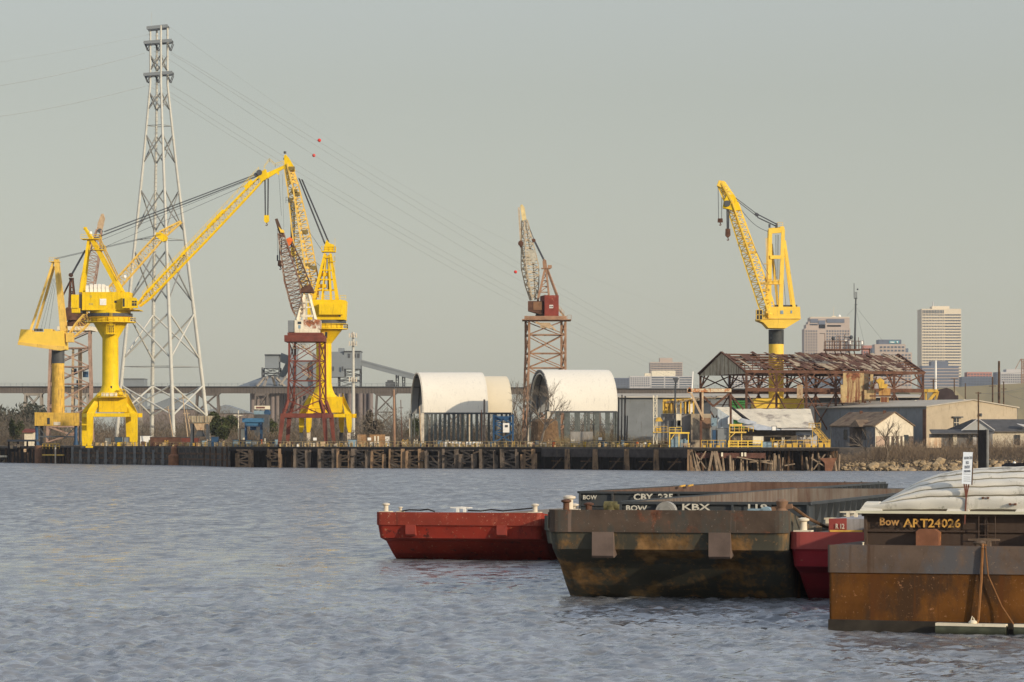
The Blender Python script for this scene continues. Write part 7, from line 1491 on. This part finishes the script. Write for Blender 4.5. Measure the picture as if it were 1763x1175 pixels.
# CBY barge behind
t = barge("barge", "dark blue grey open hopper barge lettered CBY 235, farthest of the fleet", "moored barges", 937, 196, 15, 10.5, 2.6, 2.45, HULLD, HULLD, 62, 3.0, .8, .35)
coaming(t, .55, 10.3, 6.2, 57, 2.45, 3.88, CB, CI, 5, 26)
lettering(t, "BOW", .75, 6.02, 3.44, .34, LET, 1.0); lettering(t, "CBY  235", 3.75, 6.02, 3.42, .50, LET, 1.2, .03)
bitt(t, .9, 3.4, 2.62, OLDWH, 1.0); bitt(t, 1.8, 3.2, 2.62, RUSTF, 1.1); o = MB(); o.lathe((2.6,5.4), [(.35,2.5),(.35,3.1),(.2,3.3)], 12); o.tube((2.2,5.4,3.05),(3.1,5.4,3.05),.3,None,12); o.link("deck_winch", mat("mossy_brass_winch",(.14,.12,.05),.8,.5,2), t, True)
o = MB(); o.bar((7.6,5.95,3.35),(8.1,5.95,3.1),.16); o.bar((7.9,5.95,3.4),(8.5,5.95,3.2),.14); o.bar((8.3,5.95,3.45),(8.9,5.95,3.42),.12); o.bar((7.7,5.95,3.1),(8.2,5.95,3.05),.2); o.link("yellow_rope_bundle", mat("yellow_rope",(.62,.36,.07),.8,.3,3), t)
for y, x in ((31,1.1),(33.5,1.1)): o = MB(); o.bar((x,y,3.88),(x+.1,y+.9,3.93),.1); o.link("yellow_strap", bpy.data.materials["yellow_rope"], t)
for x,y in ((7.0,59.8),(8.2,60),(9.4,60.2)): o = MB(); o.tube((x,y,2.45),(x,y,3.9),.07,None,6); o.link("deck_post", DGREY, t)
o = MB(); o.bar((6.2,59.8,3.7),(10,60.2,3.7),.04); o.box((8.0,59.6,2.5),(9.0,60.4,3.0)); o.link("rear_rail", DGREY, t)
# foreground black barge
t = barge("barge", "big black green rust streaked open hopper barge in the centre foreground, lettered KBX 119", "moored barges", 943, 152, 14, 10.55, 3.80, 2.95, HG, BG, 60, 3.1, .95, .55, pads=((2.0,.95,1.12),(7.15,.95,1.12)), padm=mat("pad_brown",(.14,.10,.08),.8,.3,1,rust=.15), deckm=DK)
coaming(t, 1.5, 10.15, 8.2, 57, 2.95, 4.02, CB, CI2, 5, 26)
lettering(t, "BOW", 1.75, 8.02, 3.63, .34, LET, 1.2); lettering(t, "KBX", 4.35, 8.02, 3.67, .40, LET, 1.7, .02); lettering(t, "119", 7.3, 8.02, 3.67, .40, LET, 1.7, .02)
bitt(t, .62, .9, 3.72, RUSTF, .85); bitt(t, .62, 1.5, 3.76, OLDWH, 1.05); bitt(t, 1.5, 1.3, 3.72, RUSTF, .6)
o = MB(); o.tube((3.75,7.3,3.6),(3.75,7.8,3.6),.46,None,20); o.tube((3.4,7.2,3.1),(4.3,7.2,3.1),.2,None,8); o.tube((3.75,7.25,3.6),(3.75,7.85,3.6),.3,None,16); o.link("winch_drum", mat("grey_winch",(.30,.29,.26),.7,.3,1.5), t, True)
o = MB(); o.bar((4.55,7.4,3.62),(5.6,7.4,3.36),.12); o.bar((5.0,7.3,3.4),(6.0,7.3,3.55),.16); o.bar((5.7,7.3,3.42),(6.4,7.3,3.4),.14); o.link("rope_tangle", mat("tan_rope",(.42,.28,.15),.9,.3,3), t)
o = MB(); o.ball((6.75,7.0,3.38), .22, 6, 1.3, .8, .6); o.link("yellow_float", mat("amber_float",(.75,.38,.04),.6,.1,3), t)
o = MB(); o.box((7.55,7.2,3.1),(8.25,7.8,3.75)); o.box((7.4,7.25,3.4),(8.5,7.4,3.5)); o.tube((8.35,7.2,3.55),(8.35,7.8,3.55),.3,None,12); o.link("deck_winch", LBLUE, t)
o = MB(); o.lathe((10.15,1.1), [(.3,3.75),(.2,3.9),(.28,4.2),(.12,4.3)], 10); o.bar((9.7,1.1,3.85),(10.6,1.1,4.0),.2); o.link("timberhead", mat("rusty_timberhead",(.22,.13,.08),.9,.4,2), t, True)
rope(t, [(10.2,1.2,4.15),(10.6,1.6,3.9),(11.1,2.3,3.45),(11.7,3.4,3.05),(12.1,4.0,2.98)], .07, TIMB)
for x,y in ((10.6,12.0),(10.62,19),(10.6,25)): cleat(t, x, y, 3.0, CREAM, 1.1)
o = MB(); o.box((.003,.25,3.0),(.003-.05,.9,3.7)); o.link("corner_plate", HG, t)
# small red barge between
t = barge("barge", "dark red barge squeezed between the black barge and the rusty orange one", "moored barges", 1360, 150, 15, 6.4, 2.88, 2.72, mat("scuffed_pink_red",(.30,.06,.05),.7,.25,.8,dirt=((.38,.22,.12),1.1,.64)), mat("wine_red_hull",(.27,.018,.024),.6,.3,.6,drip=((.12,.01,.012),1.0,.58),fleck=(((.35,.16,.10),5,.64),),bump=.25), 60, 3.0, .72, .5, deckm=DK)
bitt(t, .5, .5, 2.9, CREAM, .95)
o = MB(); vs = [(1.35,2.2,2.8),(6.2,2.2,2.8),(6.2,2.2,3.42),(1.35,2.2,3.42)]; o.prism(vs, (0,40,0)); o.link("hatch_coaming", mat("weathered_grey_coaming",(.36,.34,.33),.8,.25,.8,streak=.8,scol=(.16,.14,.13)), t)
o = MB(); o.prism([(1.32,2.15,2.8),(2.1,2.15,2.8),(2.1,2.15,3.45),(1.32,2.15,3.43)], (0,.04,0)); o.link("red_end_panel", bpy.data.materials["scuffed_pink_red"], t); lettering(t, "R 12", 1.62, 2.1, 3.0, .3, LET, .7)
o = MB(); o.box((1.4,1.9,2.86),(6,2.1,2.94)); o.link("yellow_line", bpy.data.materials["yellow_rope"], t); o = MB(); o.box((.0,1.5,3.36),(.0,1.5,3.4)) if False else None
cleat(t, 1.7, 6, 3.42, CREAM, 1.1); cleat(t, 2.7, 8, 3.42, CREAM, 1.1)
o = MB(); o.tube((3.1,.4,2.9),(3.9,.4,2.98),.12,None,8); o.lathe((3.4,.4), [(.3,2.9),(.15,3.2)], 8); o.link("rusty_chock", RUSTF, t)
# rusty orange barge with white cover
OR_U = mat("grey_brown_headlog", (.135,.095,.070), .85, .3, .7, rust=.2, rustcol=(.16,.07,.03), dirt=((.10,.095,.095),.4,.50), drip=((.085,.05,.032),1.0,.58), fleck=(((.22,.16,.12),8,.62),((.06,.04,.03),5,.62)), bump=.3, spec=.1)
OR_B = mat("orange_rust_hull", (.130,.052,.012), .9, .5, .45, dirt=((.060,.032,.016),.55,.48), drip=((.10,.038,.012),.9,.52), fleck=(((.36,.17,.075),2.2,.605),((.32,.17,.08),9,.60)), bump=.35, spec=.1)
PSI = 18
t = barge("barge", "orange rusted box ended barge with white ridged cover lettered ART24026 at the right edge", "moored barges", 1427, 126.5, PSI, 12.5, 3.02, 3.02, OR_U, OR_B, 60, 0, .98, .12, deckm=mat("rusty_deck",(.10,.06,.04),.9,.3,1))
o = MB(); o.box((-.03,-.16,-.4),(12.5,-.12,.32)) if False else o.prism([(-.02,-.03,-.5),(12.5,-.03,-.5),(12.5,-.03,.28),(-.02,-.03,.34)], (0,.025,0)); o.link("waterline_growth", mat("dark_waterline_slime",(.035,.028,.02),.7,.5,1.2), t)
CBN = mat("dark_brown_coaming", (.075,.05,.036), .8, .25, .8, streak=.3, scol=(.05,.035,.028))
coaming(t, 1.1, 12.2, 1.3, 56, 3.02, 4.16, CBN, CBN, 5, 20)
lettering(t, "Bow", 1.62, 1.13, 3.74, .40, mat("dim_orange_lettering",(.48,.26,.09),.85,.3,4), 1.0, .02); lettering(t, "ART24026", 2.52, 1.12, 3.68, .43, LETY, 1.12, .02)
o = MB(); o.prism([(3.05,.75,3.02),(3.88,.75,3.02),(3.88,.75,3.5),(3.72,.75,3.62),(3.16,.75,3.62),(3.05,.75,3.52)], (0,.5,0)); b1 = o.link("towing_knee", mat("orange_smeared_bracket",(.20,.085,.045),.85,.35,1.5,dirt=((.60,.26,.07),2.2,.60)), t)
o = MB(); o.prism([(7.55,.6,3.02),(8.6,.6,3.02),(8.6,.6,3.66),(7.55,.6,3.66)], (0,.5,0)); o.link("towing_knee", bpy.data.materials["orange_smeared_bracket"], t)
cleat(t, 5.6, .4, 3.03, mat("mud_brown_kevel",(.16,.11,.075),.9,.3,2), 1.15); o = MB(); o.ball((5.5,.45,3.14), .2, 6, 1.6, 1, .6); o.link("rope_coil", bpy.data.materials["mud_brown_kevel"], t)
RR = mat("rusty_brown_rope", (.22,.10,.035), .9, .3, 4)
rope(t, [(5.62,.1,3.1),(5.64,-.12,2.95),(5.60,-.16,1.8),(5.5,-.2,.4),(5.44,-.45,.12)], .05, RR); rope(t, [(5.72,.1,3.1),(5.75,-.12,2.95),(5.85,-.14,2.0),(6.35,-.18,.9),(6.9,-.4,.15)], .025, RR)
o = MB(); 
for x in (5.3,5.9): o.tube((x,1.0,3.1),(x,1.0,4.1),.02,None,5)
for z in (3.4,3.8): o.tube((5.3,1.0,z),(5.9,1.0,z),.02,None,5)
o.link("ladder", CBN, t); bitt(t, 1.2, .3, 3.02, CREAM, .18, base=False)
# ridged fibreglass cover, one dome shaped end
COV = mat("stained_fibreglass", (.62,.58,.49), .75, .10, .5, dirt=((.25,.23,.18),.9,.565), fleck=(((.36,.34,.27),3.5,.60),), stretch=(.5,1,2.2), streak=.05, scol=(.4,.38,.3))
def cover():
    o = MB(); nu, nv = 56, 73; x0, x1 = .92, 12.3; vs = []; z0 = 4.24
    hx = [0,.3,.62,1.0,1.5,2.0,2.6,3.4,4.4,5.5,7.0]; hz = [.02,.05,.16,.42,.78,1.05,1.25,1.38,1.47,1.52,1.55]
    def hh(x):
        d = min(x-x0, x1-x); return np.interp(d, hx, hz)
    for j in range(nv+1):
        s_ = j/nv
        for i in range(nu+1):
            x = x0+(x1-x0)*i/nu; a = hh(x); rid = 0.0
            ph = (s_*6) % 1.0; step = -.13 if ph < .12 else .05*math.sin(math.pi*(ph-.14)/.86)
            y = 1.0+2.6*(1-math.cos(s_*math.pi/2))*1.0+(-step if a > .3 else -step*a/.3)*1.6
            z = z0+.22*min(1,s_*9)*min(1,(x-x0)*4+.3)+a*math.sin(s_*math.pi/2)**1.0*.93+step*.4*min(1,a)
            z += (.013*math.sin(x*2.9+s_*5)*math.sin(s_*9+x*.8)+.008*math.sin(x*7.3+1.7*s_*6))*min(1,a*1.5); y += .015*math.sin(x*3.7+s_*11)*min(1,a)
            vs.append((x,y,z))
    n = nu+1; fs = [(j*n+i,j*n+i+1,(j+1)*n+i+1,(j+1)*n+i) for j in range(nv) for i in range(nu)]
    base = nv*n                                                      # barrel behind the dome
    m0 = len(vs)
    for y in (6, 20, 56): vs += [(vs[base+i][0], y, vs[base+i][2]+.03) for i in range(n)]
    rows = [base, m0, m0+n, m0+2*n]
    for a, b in zip(rows[:-1], rows[1:]): fs += [(a+i,a+i+1,b+i+1,b+i) for i in range(nu)]
    o.add(vs, fs); c = o.link("cargo_cover", COV, t, True)
    r = MB(); r.box((.80,.86,4.17),(12.4,1.0,4.27)); r.box((.80,1.0,4.17),(.94,56,4.27)); r.link("cover_lip", mat("yellowed_cover_lip",(.62,.58,.42),.75,.12,.8), c)
    for x in (1.35,4.55,7.05,9.3):
        q2 = MB(); q2.prism([(x-.42,.93,4.27),(x+.42,.93,4.27),(x+.25,1.12,4.56),(x-.25,1.12,4.56)], (0,.35,.04)); q2.link("cover_lug", COV, c)
    for x, z, y in ((5.55,4.72,1.02),(6.55,4.50,.92)):
        q2 = MB(); q2.box((x-.13,y-.1,z),(x-.06,y+.1,z+.07)); q2.box((x+.06,y-.1,z),(x+.13,y+.1,z+.07)); q2.bar((x-.1,y-.08,z+.04),(x+.1,y-.08,z+.04),.03); q2.link("cover_handle", RUSTF, c)
cover()
# sign on a forked post
M_ = t.matrix_basis.copy(); bpy.context.view_layer.update(); MW = t.matrix_world.copy()
def lw(p): return MW @ Vector(p)
q = Q(125.85); sg = thing("warning_sign", "small white warning sign on a rusty forked post above the barge cover", "sign", q(1661,906))
o = MB(); o.prism([q(1655.6,833,0),q(1672.2,834.5,0),q(1675,779,0),q(1658.5,778.7,0)], (.03,.06,0)); bd = o.link("board", mat("white_sign_board",(.62,.66,.70),.5,.04,2), sg)
o = MB(); o.prism([q(1672.3,835.5,-.01),q(1674,835.5,-.01),q(1676.4,779.5,-.01),q(1675.2,779.2,-.01)], (.02,.1,0)); o.link("edge_board", TIMB, sg)
P0 = q(1663.5,858,.03)
for x in (1660,1664,1668.5): o = MB(); o.bar(q(x,833,.04), P0, .045); o.link("post_fork", mat("rust_red_post",(.13,.045,.03),.8,.3,3) if "rust_red_post" not in bpy.data.materials else bpy.data.materials["rust_red_post"], sg)
o = MB(); o.bar(P0, q(1661,903,.03), .05); o.link("post", bpy.data.materials["rust_red_post"], sg)
SGT = mat("faded_sign_text", (.16,.17,.19), .7, .2, 4)
for s_, yy, size, x0 in (("RESTRICTED",791,.10,1660.3),("NO",799.5,.13,1663.2),("ENTRY",807,.12,1661.0),("PERSONNEL",813.5,.085,1660.0)):
    p = q(x0,yy,-.012); M2 = Matrix.Translation(p) @ Matrix.Rotation(R(-2.5),4,'Y') @ Matrix.Rotation(R(90),4,'X'); text_mesh("lettering", s_, size*1.25, SGT, bd, Matrix.Translation(-Vector(LOC[sg.name])) @ M2, .002, .003, .42)
for yy in (816,821,824.5,828): o = MB(); o.prism([q(1659,yy,-.012),q(1671,yy+.6,-.012),q(1671,yy+1.2,-.012),q(1659,yy+.6,-.012)], (0,.004,0)); o.link("fine_print", SGT, bd)
# floating fenders
for (x0,x1,y0,lab) in ((1616,1732,1083,"long half sunk log fender with a white top, roped to the rusty barge"),(1745,1800,1078,"white ended floating fender cut by the right edge of the frame")):
    q = Q(124.2); ft = thing("float_fender", lab, "fender", q(x0,1096)); zt = .17
    a = Vector((q(x0,0).x,124.85-(x0-1616)*.0072,.06)); b = Vector((q(x1,0).x,124.85-(x1-1616)*.0072,.05))
    o = MB(); o.tube(a, b, .21, .2, 12); o.link("log", mat("wet_mossy_log",(.05,.055,.035),.6,.5,2) if "wet_mossy_log" not in bpy.data.materials else bpy.data.materials["wet_mossy_log"], ft, True)
    o = MB(); o.bar(a+Vector((0,0,.19)), b+Vector((0,0,.19)), .36, .10); o.link("white_top", CREAM, ft)
    if x0 < 1700:
        c = a.lerp(b,.52); o = MB(); o.ball(c+Vector((0,0,.27)), .16, 6, 1, 1, .6); o.tube(c+Vector((-.1,0,.25)), c+Vector((-.02,0,.5)), .02, None, 5); o.tube(c+Vector((.1,0,.25)), c+Vector((.02,0,.45)), .02, None, 5); o.link("lashing", CREAM, ft)
# ---------------------------------------------------------------- air
def haze():
    o = MB(); o.box((-1800,-40,-3), (1800,6200,300)); ob = o.link("haze", bpy.data.materials.new("haze_air"), None, loc=(0,0,0)); m = ob.data.materials[0]; m.use_nodes = True; n = m.node_tree
    n.nodes.remove(n.nodes["Principled BSDF"]); v = n.nodes.new("ShaderNodeVolumePrincipled"); v.inputs["Color"].default_value = (.90,.93,1.0,1); v.inputs["Density"].default_value = HAZE; v.inputs["Anisotropy"].default_value = 0.0
    n.links.new(v.outputs[0], n.nodes["Material Output"].inputs["Volume"]); tag(ob, "thin pale haze in the air over the river and city", kind="stuff")
HAZE = 2.3e-5
haze()
